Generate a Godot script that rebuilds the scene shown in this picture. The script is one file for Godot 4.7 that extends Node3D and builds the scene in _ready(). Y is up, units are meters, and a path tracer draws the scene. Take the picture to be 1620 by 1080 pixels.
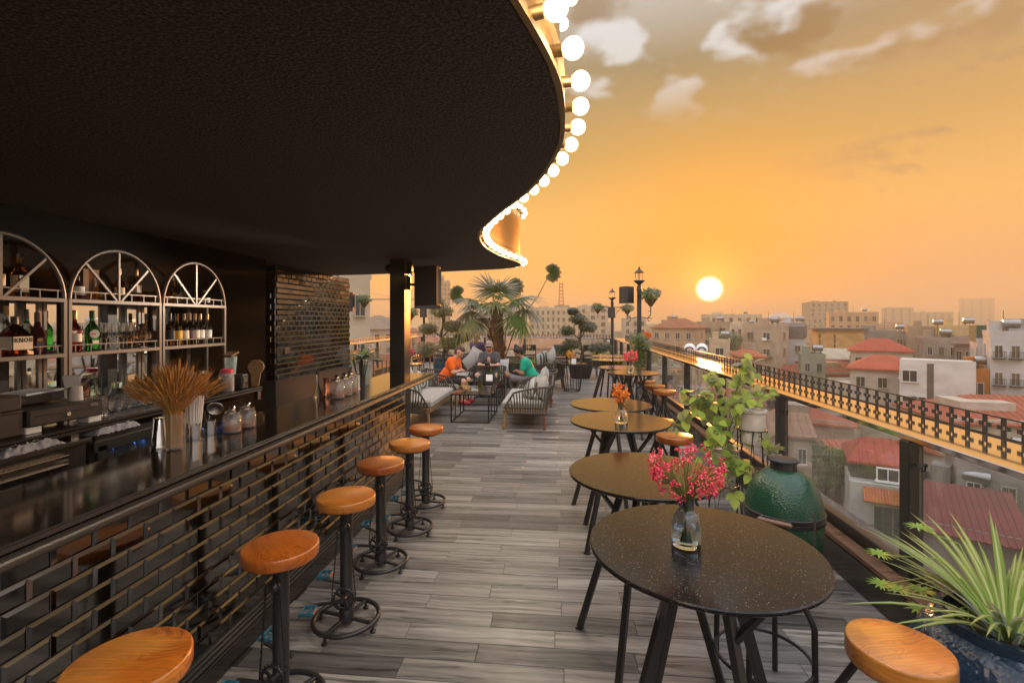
extends Node3D
# Rooftop bar at sunset. y is up, metres; the terrace runs away from the camera along -z, the bar stands on the left (-x), the railing on the right (+x).

var rng := RandomNumberGenerator.new()
var M := {}
var used := {}


class MB:
	var v := PackedVector3Array()
	var n := PackedVector3Array()
	var uv := PackedVector2Array()
	var col := PackedColorArray()
	var ix := PackedInt32Array()
	var tint := Color(1, 1, 1)
	var colored := false

	func vert(p: Vector3, nn: Vector3, t: Vector2) -> int:
		v.push_back(p)
		n.push_back(nn)
		uv.push_back(t)
		if colored:
			col.push_back(tint)
		return v.size() - 1

	func tri(a: int, b: int, c: int) -> void:
		var g := (v[c] - v[a]).cross(v[b] - v[a])
		if g.dot(n[a] + n[b] + n[c]) >= 0.0:
			ix.append_array(PackedInt32Array([a, b, c]))
		else:
			ix.append_array(PackedInt32Array([a, c, b]))

	func quad(a: Vector3, b: Vector3, c: Vector3, d: Vector3, nn: Vector3, s := 1.0) -> void:
		var w := a.distance_to(b) * s
		var h := a.distance_to(d) * s
		var i := vert(a, nn, Vector2(0, h))
		vert(b, nn, Vector2(w, h))
		vert(c, nn, Vector2(w, 0))
		vert(d, nn, Vector2(0, 0))
		tri(i, i + 1, i + 2)
		tri(i, i + 2, i + 3)

	func face(a: Vector3, b: Vector3, c: Vector3) -> void:
		var g := (c - a).cross(b - a).normalized()
		var i := vert(a, g, Vector2(0, 0))
		vert(b, g, Vector2(1, 0))
		vert(c, g, Vector2(0.5, 1))
		ix.append_array(PackedInt32Array([i, i + 1, i + 2]))

	func box(t: Transform3D, s: Vector3, bev := 0.0) -> void:
		var h := s * 0.5
		for ax in 3:
			var u := (ax + 1) % 3
			var w := (ax + 2) % 3
			for sg: float in [-1.0, 1.0]:
				var q: Array[Vector3] = []
				for k: Vector2 in [Vector2(-1, -1), Vector2(1, -1), Vector2(1, 1), Vector2(-1, 1)]:
					var p := Vector3.ZERO
					p[ax] = h[ax] * sg
					p[u] = (h[u] - bev) * k.x
					p[w] = (h[w] - bev) * k.y
					q.append(t * p)
				var nn := Vector3.ZERO
				nn[ax] = sg
				quad(q[0], q[1], q[2], q[3], (t.basis * nn).normalized())
			if bev > 0.0:
				for k: Vector2 in [Vector2(-1, -1), Vector2(1, -1), Vector2(1, 1), Vector2(-1, 1)]:
					var a := Vector3.ZERO
					var b := Vector3.ZERO
					a[ax] = h[ax] - bev
					a[u] = h[u] * k.x
					a[w] = (h[w] - bev) * k.y
					b[ax] = h[ax] - bev
					b[u] = (h[u] - bev) * k.x
					b[w] = h[w] * k.y
					var a2 := a
					var b2 := b
					a2[ax] = -a[ax]
					b2[ax] = -b[ax]
					var nn := Vector3.ZERO
					nn[u] = k.x
					nn[w] = k.y
					quad(t * a2, t * a, t * b, t * b2, (t.basis * nn).normalized())
		if bev > 0.0:
			for sx: float in [-1.0, 1.0]:
				for sy: float in [-1.0, 1.0]:
					for sz: float in [-1.0, 1.0]:
						var nn := (t.basis * Vector3(sx, sy, sz)).normalized()
						var i := vert(t * Vector3(sx * h.x, sy * (h.y - bev), sz * (h.z - bev)), nn, Vector2.ZERO)
						vert(t * Vector3(sx * (h.x - bev), sy * h.y, sz * (h.z - bev)), nn, Vector2(1, 0))
						vert(t * Vector3(sx * (h.x - bev), sy * (h.y - bev), sz * h.z), nn, Vector2(0, 1))
						tri(i, i + 1, i + 2)

	func cube(c: Vector3, s: Vector3, bev := 0.0) -> void:
		box(Transform3D(Basis(), c), s, bev)

	# a box between two points, w wide and h high across
	func bar(a: Vector3, b: Vector3, w: float, h: float, bev := 0.0, up := Vector3.UP) -> void:
		var z := (b - a).normalized()
		if absf(z.dot(up)) > 0.98:
			up = Vector3(1, 0, 0)
		var x := up.cross(z).normalized()
		var y := z.cross(x)
		box(Transform3D(Basis(x, y, z), (a + b) * 0.5), Vector3(w, h, a.distance_to(b)), bev)

	# profile of (radius, height) turned round the local y axis
	func lathe(t: Transform3D, prof: PackedVector2Array, seg := 16, sharp := 0.75) -> void:
		var m := prof.size()
		var ns := PackedVector2Array()
		for k in m - 1:
			var e := prof[k + 1] - prof[k]
			ns.push_back(Vector2(e.y, -e.x).normalized() if e.length() > 1e-7 else Vector2(1, 0))
		var run := 0.0
		for k in m - 1:
			var n0 := ns[k]
			var n1 := ns[k]
			if k > 0 and ns[k].dot(ns[k - 1]) > sharp:
				n0 = (ns[k] + ns[k - 1]).normalized()
			if k < m - 2 and ns[k].dot(ns[k + 1]) > sharp:
				n1 = (ns[k] + ns[k + 1]).normalized()
			var l := prof[k].distance_to(prof[k + 1])
			var i0 := v.size()
			for j in seg + 1:
				var a := TAU * j / seg
				var cs := cos(a)
				var sn := sin(a)
				vert(t * Vector3(prof[k].x * cs, prof[k].y, prof[k].x * sn), (t.basis * Vector3(n0.x * cs, n0.y, n0.x * sn)).normalized(), Vector2(float(j) / seg, run))
				vert(t * Vector3(prof[k + 1].x * cs, prof[k + 1].y, prof[k + 1].x * sn), (t.basis * Vector3(n1.x * cs, n1.y, n1.x * sn)).normalized(), Vector2(float(j) / seg, run + l))
			run += l
			for j in seg:
				var i := i0 + j * 2
				if prof[k].x > 1e-6:
					tri(i, i + 2, i + 3) if prof[k + 1].x > 1e-6 else tri(i, i + 2, i + 1)
				if prof[k + 1].x > 1e-6:
					tri(i, i + 3, i + 1)

	func ball(c: Vector3, r: Vector3, seg := 12, rings := 7) -> void:
		var pr := PackedVector2Array()
		for k in rings + 1:
			var a := -PI / 2 + PI * k / rings
			pr.push_back(Vector2(maxf(0.0, cos(a)), sin(a)))
		lathe(Transform3D(Basis.from_scale(r), c), pr, seg, -1.0)

	func tube(pts: PackedVector3Array, rad: Variant, seg := 8, shut := false, caps := true) -> void:
		var m := pts.size()
		var up := Vector3.UP
		var d0 := (pts[1] - pts[0]).normalized()
		if absf(d0.dot(up)) > 0.95:
			up = Vector3(1, 0, 0)
		var side := d0.cross(up).normalized()
		var i0 := v.size()
		var rings := m + 1 if shut else m
		var run := 0.0
		for kk in rings:
			var k := kk % m
			var d: Vector3
			if shut:
				d = (pts[(k + 1) % m] - pts[(k + m - 1) % m]).normalized()
			else:
				d = (pts[mini(k + 1, m - 1)] - pts[maxi(k - 1, 0)]).normalized()
			side = (side - d * side.dot(d)).normalized()
			var up2 := d.cross(side)
			var r: float = rad if rad is float else rad[k]
			if kk > 0:
				run += pts[k].distance_to(pts[(k + m - 1) % m])
			for j in seg + 1:
				var a := TAU * j / seg
				var nn := side * cos(a) + up2 * sin(a)
				vert(pts[k] + nn * r, nn, Vector2(float(j) / seg, run))
		for k in rings - 1:
			for j in seg:
				var a := i0 + k * (seg + 1) + j
				tri(a, a + 1, a + seg + 2)
				tri(a, a + seg + 2, a + seg + 1)
		if caps and not shut:
			for e in 2:
				var k: int = 0 if e == 0 else m - 1
				var nn := (pts[0] - pts[1]).normalized() if e == 0 else (pts[m - 1] - pts[m - 2]).normalized()
				var c := vert(pts[k], nn, Vector2.ZERO)
				var b := i0 + k * (seg + 1)
				var f := v.size()
				for j in seg + 1:
					vert(v[b + j], nn, Vector2.ZERO)
				for j in seg:
					tri(c, f + j, f + j + 1)

	func rod(a: Vector3, b: Vector3, r0: float, r1 := -1.0, seg := 8) -> void:
		tube(PackedVector3Array([a, b]), [r0, r0 if r1 < 0.0 else r1], seg)

	# closed 2D outline in the local xy plane, drawn along z from z0 to z1
	func prism(t: Transform3D, out: PackedVector2Array, z0: float, z1: float, caps := true) -> void:
		var m := out.size()
		var area := 0.0
		for k in m:
			area += out[k].cross(out[(k + 1) % m])
		var sg := 1.0 if area > 0.0 else -1.0
		for k in m:
			var a := out[k]
			var b := out[(k + 1) % m]
			var e := b - a
			if e.length() < 1e-6:
				continue
			var nn := (t.basis * Vector3(e.y * sg, -e.x * sg, 0)).normalized()
			quad(t * Vector3(a.x, a.y, z0), t * Vector3(b.x, b.y, z0), t * Vector3(b.x, b.y, z1), t * Vector3(a.x, a.y, z1), nn)
		if caps:
			var ids := Geometry2D.triangulate_polygon(out)
			for e in 2:
				var z := z0 if e == 0 else z1
				var nn := (t.basis * Vector3(0, 0, signf(z - (z0 + z1 - z)))).normalized()
				var i := v.size()
				for k in m:
					vert(t * Vector3(out[k].x, out[k].y, z), nn, out[k])
				for k in range(0, ids.size(), 3):
					tri(i + ids[k], i + ids[k + 1], i + ids[k + 2])

	# a leaf: two rows folded along the midrib, bent down by droop
	func leaf(base: Vector3, dir: Vector3, up: Vector3, l: float, w: float, droop := 0.2, steps := 2) -> void:
		var side := dir.cross(up)
		if side.length() < 1e-4:
			side = dir.cross(Vector3(1, 0, 0.3))
		side = side.normalized()
		up = side.cross(dir).normalized()
		var last := -1
		for k in steps + 1:
			var t := float(k) / steps
			var wd := w * 0.5 * sin(PI * pow(clampf(t * 0.94 + 0.06, 0, 1), 0.8))
			if k == steps:
				wd = 0.0
			var c := base + dir * l * t - up * (droop * l * t * t)
			var i := vert(c - side * wd + up * wd * 0.25, (up - side * 0.25).normalized(), Vector2(0, t))
			vert(c, up, Vector2(0.5, t))
			vert(c + side * wd + up * wd * 0.25, (up + side * 0.25).normalized(), Vector2(1, t))
			if last >= 0:
				tri(last, last + 1, i + 1)
				tri(last, i + 1, i)
				tri(last + 1, last + 2, i + 2)
				tri(last + 1, i + 2, i + 1)
			last = i

	func mesh() -> ArrayMesh:
		var a := []
		a.resize(Mesh.ARRAY_MAX)
		a[Mesh.ARRAY_VERTEX] = v
		a[Mesh.ARRAY_NORMAL] = n
		a[Mesh.ARRAY_TEX_UV] = uv
		if colored:
			a[Mesh.ARRAY_COLOR] = col
		a[Mesh.ARRAY_INDEX] = ix
		var m := ArrayMesh.new()
		m.add_surface_from_arrays(Mesh.PRIMITIVE_TRIANGLES, a)
		return m


# ---------- small helpers ----------
func P(x: float, y: float, d: float) -> Vector3:
	return Vector3(x, y, -d)

func T(o: Vector3, ry := 0.0) -> Transform3D:
	return Transform3D(Basis(Vector3.UP, ry), o)

func pv(a: Array) -> PackedVector2Array:
	var r := PackedVector2Array()
	for k in range(0, a.size(), 2):
		r.push_back(Vector2(a[k], a[k + 1]))
	return r

func numbered(called: String) -> String:
	var k: int = used.get(called, -1) + 1
	used[called] = k
	return called if k == 0 else "%s_%03d" % [called, k]

func thing(called: String, label: String, category: String, at := Vector3.ZERO, turn := 0.0, group := "") -> Node3D:
	var o := Node3D.new()
	o.name = numbered(called)
	add_child(o)
	o.position = at
	o.rotation.y = turn
	tag(o, label, category, group)
	return o

func tag(o: Node, label: String, category: String, group := "") -> void:
	if label:
		o.set_meta("label", label)
	if category:
		o.set_meta("category", category)
	if group:
		o.set_meta("group", group)

func put(m: Variant, called: String, mat: Material, parent: Node, xf := Transform3D()) -> MeshInstance3D:
	var o := MeshInstance3D.new()
	o.name = called
	o.mesh = m.mesh() if m is MB else m
	o.material_override = mat
	o.transform = xf
	parent.add_child(o, true)
	return o

func structure(m: Variant, called: String, mat: Material) -> MeshInstance3D:
	var o := put(m, called, mat, self)
	o.set_meta("kind", "structure")
	return o

func copy(src: Node3D, at: Vector3, turn: float, label := "", group := "") -> Node3D:
	var c: Node3D = src.duplicate()
	c.name = numbered(String(src.name).trim_suffix("_001"))
	add_child(c)
	c.position = at
	c.rotation.y = turn
	if label:
		c.set_meta("label", label)
	if group:
		c.set_meta("group", group)
	return c

# many alike pieces under one parent: the largest in view as parts, the rest joined into one part
func pieces(list: Array, called: String, parent: Node3D, cap := 298) -> void:
	var eye := P(0, 1.8, 0)
	list.sort_custom(func(a, b): return (a.xf.origin - eye).length_squared() < (b.xf.origin - eye).length_squared())
	var rest := {}
	for k in list.size():
		var e: Dictionary = list[k]
		if k < cap:
			put(e.mesh, called, e.mat, parent, e.xf)
		else:
			if not rest.has(e.mat):
				rest[e.mat] = SurfaceTool.new()
			rest[e.mat].append_from(e.mesh, 0, e.xf)
	if rest.is_empty():
		return
	var am := ArrayMesh.new()
	for mt in rest:
		rest[mt].commit(am)
		am.surface_set_material(am.get_surface_count() - 1, mt)
	var o := MeshInstance3D.new()
	o.name = called + "s"
	o.mesh = am
	o.set_meta("kind", "stuff")
	parent.add_child(o, true)


# ---------- materials ----------
func lin(r: float, g: float, b: float, a := 1.0) -> Color:
	var c := Color(r, g, b).linear_to_srgb()
	c.a = a
	return c

func mt(r: float, g: float, b: float, rough := 0.7, metal := 0.0, spec := 0.5) -> StandardMaterial3D:
	var m := StandardMaterial3D.new()
	m.albedo_color = lin(r, g, b)
	m.roughness = rough
	m.metallic = metal
	m.metallic_specular = spec
	return m

func glass(r: float, g: float, b: float, a := 0.1) -> StandardMaterial3D:
	var m := StandardMaterial3D.new()
	m.transparency = BaseMaterial3D.TRANSPARENCY_ALPHA
	m.albedo_color = lin(r, g, b, a)
	m.roughness = 0.02
	return m

# solid clear glass or coloured liquid
func solid(r: float, g: float, b: float, a := 0.0) -> StandardMaterial3D:
	var m := StandardMaterial3D.new()
	m.refraction_enabled = true
	m.refraction_scale = 0.05
	m.albedo_color = lin(r, g, b, a)
	m.roughness = 0.02
	return m

func noise(freq: float, kind := FastNoiseLite.TYPE_SIMPLEX_SMOOTH, oct := 4, sd := 1) -> FastNoiseLite:
	var f := FastNoiseLite.new()
	f.noise_type = kind
	f.frequency = freq
	f.fractal_octaves = oct
	f.seed = sd
	return f

func noise_tex(freq: float, c0: Color, c1: Color, size := 512, oct := 4, sd := 1, kind := FastNoiseLite.TYPE_SIMPLEX_SMOOTH) -> NoiseTexture2D:
	var t := NoiseTexture2D.new()
	t.width = size
	t.height = size
	t.seamless = true
	t.noise = noise(freq, kind, oct, sd)
	var g := Gradient.new()
	g.set_color(0, c0)
	g.set_color(1, c1)
	t.color_ramp = g
	return t

func grain(m: StandardMaterial3D, tex: Texture2D, s: float, world := true) -> StandardMaterial3D:
	m.albedo_texture = tex
	m.uv1_triplanar = true
	m.uv1_world_triplanar = world
	m.uv1_scale = Vector3.ONE * s
	return m

func relief(m: StandardMaterial3D, tex: Texture2D, cm: float) -> StandardMaterial3D:
	m.heightmap_enabled = true
	m.heightmap_texture = tex
	m.heightmap_scale = cm
	return m

func img_tex(w: int, h: int, f: Callable) -> ImageTexture:
	var im := Image.create(w, h, false, Image.FORMAT_RGB8)
	for y in h:
		for x in w:
			im.set_pixel(x, y, f.call(x, y))
	return ImageTexture.create_from_image(im)


# ---------- sky, sun, camera ----------
func srgb8(r: float, g: float, b: float) -> Vector3:
	var c := Color(r / 255.0, g / 255.0, b / 255.0).srgb_to_linear()
	return Vector3(c.r, c.g, c.b)

func make_sky() -> ImageTexture:
	var w := 1536
	var h := 768
	var im := Image.create(w, h, false, Image.FORMAT_RGBF)
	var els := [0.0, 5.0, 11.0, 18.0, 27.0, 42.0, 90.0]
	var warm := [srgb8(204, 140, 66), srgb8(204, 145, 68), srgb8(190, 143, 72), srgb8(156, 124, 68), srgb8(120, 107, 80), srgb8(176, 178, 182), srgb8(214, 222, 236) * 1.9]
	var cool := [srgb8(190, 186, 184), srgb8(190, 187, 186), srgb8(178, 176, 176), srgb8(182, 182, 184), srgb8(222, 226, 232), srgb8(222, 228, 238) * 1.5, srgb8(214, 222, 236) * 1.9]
	var orange := srgb8(220, 132, 16)
	var dusk := srgb8(170, 124, 88)
	var slate := srgb8(104, 90, 82)
	var pale := srgb8(180, 182, 184)
	var tan := srgb8(104, 80, 46)
	var sun := Vector3(sin(deg_to_rad(16.6)) * cos(deg_to_rad(3.4)), sin(deg_to_rad(3.4)), cos(deg_to_rad(16.6)) * cos(deg_to_rad(3.4)))
	var n1 := noise(1.0, FastNoiseLite.TYPE_SIMPLEX_SMOOTH, 6, 11)
	var n2 := noise(1.0, FastNoiseLite.TYPE_SIMPLEX_SMOOTH, 5, 23)
	for y in h / 2:
		var el := 90.0 - (y + 0.5) / h * 180.0
		var k := 0
		while el > els[k + 1]:
			k += 1
		var t: float = (el - els[k]) / (els[k + 1] - els[k])
		var wc: Vector3 = warm[k].lerp(warm[k + 1], t)
		var cc: Vector3 = cool[k].lerp(cool[k + 1], t)
		var ce := cos(deg_to_rad(el))
		var se := sin(deg_to_rad(el))
		for x in w:
			var az := (x + 0.5) / w * 360.0
			if az > 180.0:
				az -= 360.0
			var ra := deg_to_rad(az)
			var dir := Vector3(sin(ra) * ce, se, cos(ra) * ce)
			var away := absf(az - 16.6)
			away = minf(away, 360.0 - away)
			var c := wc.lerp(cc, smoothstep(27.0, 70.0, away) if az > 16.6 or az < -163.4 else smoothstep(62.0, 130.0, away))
			# clouds on a layer overhead, drawn out towards the horizon
			var u := dir.x / (se + 0.12)
			var q := dir.z / (se + 0.12)
			if el > 3.0:
				var cl := n1.get_noise_2d(u * 2.4 + 0.9, q * 2.4 + 0.55) + 0.35 * n1.get_noise_2d(u * 0.8 + 0.35, q * 0.8 + 0.2)
				var th := smoothstep(-0.02, 0.24, cl) * smoothstep(20.0, 27.0, el)
				if th > 0.0:
					var fine := n2.get_noise_2d(u * 3.2, q * 3.2)
					c = c.lerp(pale.lerp(tan, smoothstep(-0.12, 0.3, fine)), th * 0.62)
				# a bank of darker streaks low on the right of the sun
				var m := smoothstep(20.0, 40.0, az) * (1.0 - smoothstep(44.0, 66.0, az))
				if m > 0.0 and el < 26.0:
					var st := n2.get_noise_2d(az * 0.03 + 3.0 + 0.4 * n1.get_noise_2d(az * 0.2, el * 0.5), el * 0.16)
					c = c.lerp(slate, m * smoothstep(-0.02, 0.22, st) * smoothstep(26.0, 16.0, el) * smoothstep(10.0, 13.0, el) * 0.75)
			var mm := smoothstep(18.0, 36.0, az) * (1.0 - smoothstep(42.0, 58.0, az))
			if mm > 0.0:
				c = c.lerp(dusk, mm * (0.2 + 0.5 * (1.0 - smoothstep(3.0, 13.0, el))))
			var ang := rad_to_deg(dir.angle_to(sun))
			if ang < 45.0:
				c = c.lerp(orange, exp(-pow(ang / 12.0, 2.0)) * 0.85)
				c += srgb8(255, 186, 70) * (0.42 * exp(-pow(ang / 3.4, 2.0)))
				c = c.lerp(Vector3(9.0, 7.2, 4.6), smoothstep(1.45, 0.5, ang))
			im.set_pixel(x, y, Color(c.x, c.y, c.z))
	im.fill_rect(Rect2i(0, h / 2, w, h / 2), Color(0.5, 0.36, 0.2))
	return ImageTexture.create_from_image(im)

func air_and_camera() -> void:
	var cam := Camera3D.new()
	cam.name = "camera"
	cam.projection = Camera3D.PROJECTION_FRUSTUM
	cam.near = 0.05
	cam.far = 6000.0
	cam.size = 2.0 * 540.0 / 770.0 * 0.05
	cam.frustum_offset = Vector2(0, -33.0 / 770.0 * 0.05)
	add_child(cam)
	cam.position = P(0, 1.8, 0)
	cam.rotation.y = deg_to_rad(5.49)
	cam.current = true
	var e := Environment.new()
	e.background_mode = Environment.BG_SKY
	e.tonemap_mode = Environment.TONE_MAPPER_LINEAR
	e.tonemap_exposure = 2.05
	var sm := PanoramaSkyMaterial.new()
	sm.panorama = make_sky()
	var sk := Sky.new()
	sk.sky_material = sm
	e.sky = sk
	e.fog_enabled = true
	e.fog_density = 0.0013
	e.fog_light_color = lin(0.95, 0.68, 0.38)
	e.sdfgi_enabled = true
	e.ssao_enabled = true
	e.ssil_enabled = true
	var we := WorldEnvironment.new()
	we.environment = e
	add_child(we)
	var sun := DirectionalLight3D.new()
	sun.name = "sun"
	sun.light_color = Color(1.0, 0.62, 0.3)
	sun.light_energy = 1.1
	sun.light_angular_distance = 2.5
	sun.shadow_enabled = true
	add_child(sun)
	var s := P(sin(deg_to_rad(16.6)), tan(deg_to_rad(3.4)), cos(deg_to_rad(16.6)))
	sun.look_at_from_position(s * 50.0, Vector3.ZERO)


func make_materials() -> void:
	var fine := noise_tex(0.03, Color(0.55, 0.55, 0.55), Color(1, 1, 1), 512, 5, 3)
	var stain := noise_tex(0.008, Color(0.8, 0.785, 0.765), Color(1, 1, 1), 512, 6, 7)
	var pebble := noise_tex(0.06, Color(0.12, 0.12, 0.12), Color(1, 1, 1), 512, 3, 5)
	var dimple := noise_tex(0.05, Color(0, 0, 0), Color(1, 1, 1), 512, 1, 9, FastNoiseLite.TYPE_CELLULAR)
	# grey wood-look plank: long streaks, a few dark veins
	var a := noise(0.02, FastNoiseLite.TYPE_SIMPLEX_SMOOTH, 4, 31)
	var b := noise(0.02, FastNoiseLite.TYPE_SIMPLEX_SMOOTH, 3, 32)
	var planks := img_tex(512, 512, func(x: int, y: int) -> Color:
		var warp := b.get_noise_2d(x * 0.35, y * 0.9) * 8.0
		var s := a.get_noise_2d(x * 0.14, (y + warp) * 2.4)
		var f := a.get_noise_2d(x * 1.1 + 900.0, y * 11.0)
		var vein := smoothstep(0.14, 0.0, absf(b.get_noise_2d(x * 0.18 + 300.0, (y + warp) * 1.7)))
		var g := clampf(0.7 + 0.25 * s + 0.05 * f - 0.22 * vein * smoothstep(-0.05, 0.3, s * -1.0), 0.1, 1.0)
		return Color(g, g * 0.975, g * 0.95))
	# figured tropical wood for the stool seats
	var ring := noise(0.006, FastNoiseLite.TYPE_SIMPLEX_SMOOTH, 3, 41)
	var fib := noise(0.05, FastNoiseLite.TYPE_SIMPLEX_SMOOTH, 2, 42)
	var seats := img_tex(512, 512, func(x: int, y: int) -> Color:
		var w := ring.get_noise_2d(x * 0.5, y * 0.9)
		var t := y * 0.05 + w * 9.0
		var bands := smoothstep(-0.55, 0.1, ring.get_noise_2d(x * 0.25 + 120.0, y * 1.6 + w * 60.0))
		var r := lerpf(-0.6, sin(t * 6.0) * 0.6 + sin(t * 14.0 + 1.0) * 0.4, bands)
		var f := fib.get_noise_2d(x * 0.16, y * 2.6)
		var pale := smoothstep(0.1, 0.55, ring.get_noise_2d(x * 0.3 + 700.0, y * 0.5 + 90.0))
		var c := Color(0.5, 0.165, 0.022).lerp(Color(0.17, 0.042, 0.008), smoothstep(-0.6, 0.7, r) * 0.88)
		c = c.lerp(Color(0.68, 0.34, 0.07), pale * 0.7)
		c = c * (1.0 + 0.28 * f)
		return c.linear_to_srgb())
	# black granite with pale and golden flakes
	var sp := RandomNumberGenerator.new()
	sp.seed = 5
	var gi := Image.create(1024, 1024, false, Image.FORMAT_RGB8)
	gi.fill(lin(0.012, 0.0105, 0.0105))
	for k in 5200:
		var t := sp.randf()
		var c := lin(0.045, 0.034, 0.03) if t < 0.8 else (lin(0.17, 0.115, 0.07) if t < 0.95 else lin(0.3, 0.27, 0.24))
		var q := Vector2i(sp.randi_range(0, 1020), sp.randi_range(0, 1020))
		var s: int = 2 if t < 0.6 else (3 if t < 0.9 else 4)
		gi.fill_rect(Rect2i(q.x, q.y, s + sp.randi_range(0, 1), s), c)
	var granite := ImageTexture.create_from_image(gi)

	M.stain = stain
	M.fine = fine
	M.plank = []
	for t: Array in [[0.37, 0.36, 0.355], [0.47, 0.458, 0.448], [0.27, 0.263, 0.262], [0.42, 0.402, 0.39], [0.19, 0.187, 0.19], [0.56, 0.547, 0.535]]:
		var m := mt(t[0], t[1], t[2], 0.52)
		m.albedo_texture = planks
		m.roughness_texture = fine
		m.heightmap_enabled = true
		m.heightmap_texture = planks
		m.heightmap_scale = 0.12
		M.plank.append(m)
	M.grout = grain(mt(0.05, 0.046, 0.044, 0.9), fine, 3.0)
	M.slab = grain(mt(0.16, 0.15, 0.14, 0.9), fine, 1.0)
	M.ceiling = relief(grain(mt(0.16, 0.118, 0.095, 0.7), pebble, 9.0), pebble, 0.9)
	M.ceiling.uv1_scale = Vector3.ONE * 2.0
	M.gold = mt(0.34, 0.21, 0.085, 0.5, 1.0)
	M.gold.roughness_texture = fine
	M.brass = mt(0.3, 0.2, 0.09, 0.45, 1.0)
	M.tile = []
	for t: float in [0.010, 0.014, 0.008, 0.018]:
		M.tile.append(mt(0.1 + t * 4.0, 0.098 + t * 4.0, 0.097 + t * 4.0, 0.06 + t, 1.0))
	M.tile_grout = mt(0.03, 0.029, 0.028, 0.8)
	M.nosing = mt(0.035, 0.033, 0.032, 0.22)
	M.plinth = mt(0.02, 0.018, 0.018, 0.12)
	M.granite = grain(mt(1, 1, 1, 0.09), granite, 1.6)
	M.table_top = grain(mt(1, 1, 1, 0.13, 0.0, 0.4), granite, 1.9)
	M.black = mt(0.014, 0.014, 0.015, 0.42)
	M.black_wall = grain(mt(0.007, 0.0065, 0.0065, 0.7, 0.0, 0.18), fine, 2.0)
	M.iron = mt(0.018, 0.017, 0.018, 0.38)
	M.iron_warm = mt(0.045, 0.036, 0.032, 0.45)
	M.rack = mt(0.17, 0.155, 0.148, 0.42, 0.3)
	M.shelf = mt(0.08, 0.072, 0.068, 0.45)
	M.steel = grain(mt(0.5, 0.48, 0.47, 0.3, 1.0), fine, 6.0)
	M.chrome = mt(0.75, 0.74, 0.73, 0.1, 1.0)
	M.mirror = mt(0.84, 0.9, 0.93, 0.03, 1.0)
	M.seat = []
	for k in 4:
		var m := mt([0.9, 0.72, 0.86, 0.6][k], [0.76, 0.54, 0.66, 0.42][k], [0.62, 0.42, 0.5, 0.3][k], 0.3)
		m.albedo_texture = seats
		m.uv1_triplanar = true
		m.uv1_scale = Vector3(1.1, 0.9, 1.4)
		m.uv1_offset = Vector3([0.35, 0.5, 0.65, 0.42][k], 0.4, [0.6, 0.3, 0.42, 0.7][k])
		m.clearcoat_enabled = true
		m.clearcoat = 0.4
		m.clearcoat_roughness = 0.15
		M.seat.append(m)
	M.teak = grain(mt(0.6, 0.36, 0.17, 0.5), seats, 2.0, false)
	M.teak.albedo_texture = planks
	M.teak_red = grain(mt(0.34, 0.11, 0.05, 0.45), planks, 2.0, false)
	M.sill = grain(mt(0.3, 0.16, 0.1, 0.4), planks, 1.3)
	M.cloth = grain(mt(0.62, 0.56, 0.5, 0.95), fine, 14.0)
	M.white_cloth = grain(mt(0.78, 0.74, 0.69, 0.95), fine, 12.0)
	M.stripe = grain(mt(0.11, 0.17, 0.14, 0.95), fine, 12.0)
	M.towel = grain(mt(0.55, 0.54, 0.6, 0.95), fine, 14.0)
	M.rope = grain(mt(0.13, 0.115, 0.1, 0.85), fine, 20.0)
	M.leaf = mt(0.09, 0.15, 0.022, 0.5)
	M.leaf_lime = mt(0.23, 0.3, 0.035, 0.5)
	M.leaf_dark = mt(0.045, 0.07, 0.012, 0.55)
	M.leaf_dry = mt(0.15, 0.14, 0.025, 0.6)
	M.blade = mt(0.2, 0.32, 0.05, 0.45)
	M.blade_edge = mt(0.5, 0.52, 0.24, 0.5)
	for k in ["leaf", "leaf_lime", "leaf_dark", "leaf_dry", "blade", "blade_edge"]:
		M[k].backlight_enabled = true
		M[k].backlight = Color(0.65, 0.65, 0.65)
		M[k].metallic_specular = 0.25
	M.bark = relief(grain(mt(0.2, 0.13, 0.085, 0.9), fine, 4.0), pebble, 1.0)
	M.husk = grain(mt(0.6, 0.26, 0.1, 0.8), planks, 1.5, false)
	M.husk_dark = grain(mt(0.22, 0.11, 0.05, 0.85), planks, 1.5, false)
	M.soil = grain(mt(0.05, 0.035, 0.025, 0.95), fine, 6.0)
	M.pane = glass(0.6, 0.65, 0.65, 0.02)
	M.clear = glass(0.9, 0.92, 0.92, 0.04)
	M.glassy = solid(0.97, 0.98, 0.98)
	M.paper = mt(0.7, 0.62, 0.5, 0.8)
	M.white = mt(0.78, 0.76, 0.73, 0.6)
	M.cream = mt(0.62, 0.5, 0.34, 0.7)
	M.window = mt(0.03, 0.033, 0.036, 0.12)
	M.egg = relief(mt(0.012, 0.055, 0.03, 0.22), dimple, 0.35)
	M.egg.uv1_triplanar = true
	M.egg.uv1_scale = Vector3.ONE * 3.4
	M.navy = relief(mt(0.012, 0.03, 0.06, 0.16), dimple, 0.5)
	M.navy.uv1_triplanar = true
	M.navy.uv1_scale = Vector3.ONE * 2.4
	M.teal_pot = mt(0.02, 0.06, 0.085, 0.2)
	M.white_pot = grain(mt(0.72, 0.64, 0.56, 0.55), stain, 1.5)
	M.skin = mt(0.55, 0.3, 0.2, 0.55)
	M.skin.subsurf_scatter_enabled = true
	M.skin.subsurf_scatter_strength = 0.15
	M.skin_dark = mt(0.3, 0.155, 0.095, 0.55)
	M.pinks = [mt(0.75, 0.05, 0.13, 0.6), mt(0.62, 0.03, 0.1, 0.6), mt(0.85, 0.16, 0.18, 0.6)]
	M.orange_flower = mt(0.85, 0.2, 0.02, 0.6)
	M.stem = mt(0.12, 0.13, 0.03, 0.7)
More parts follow.
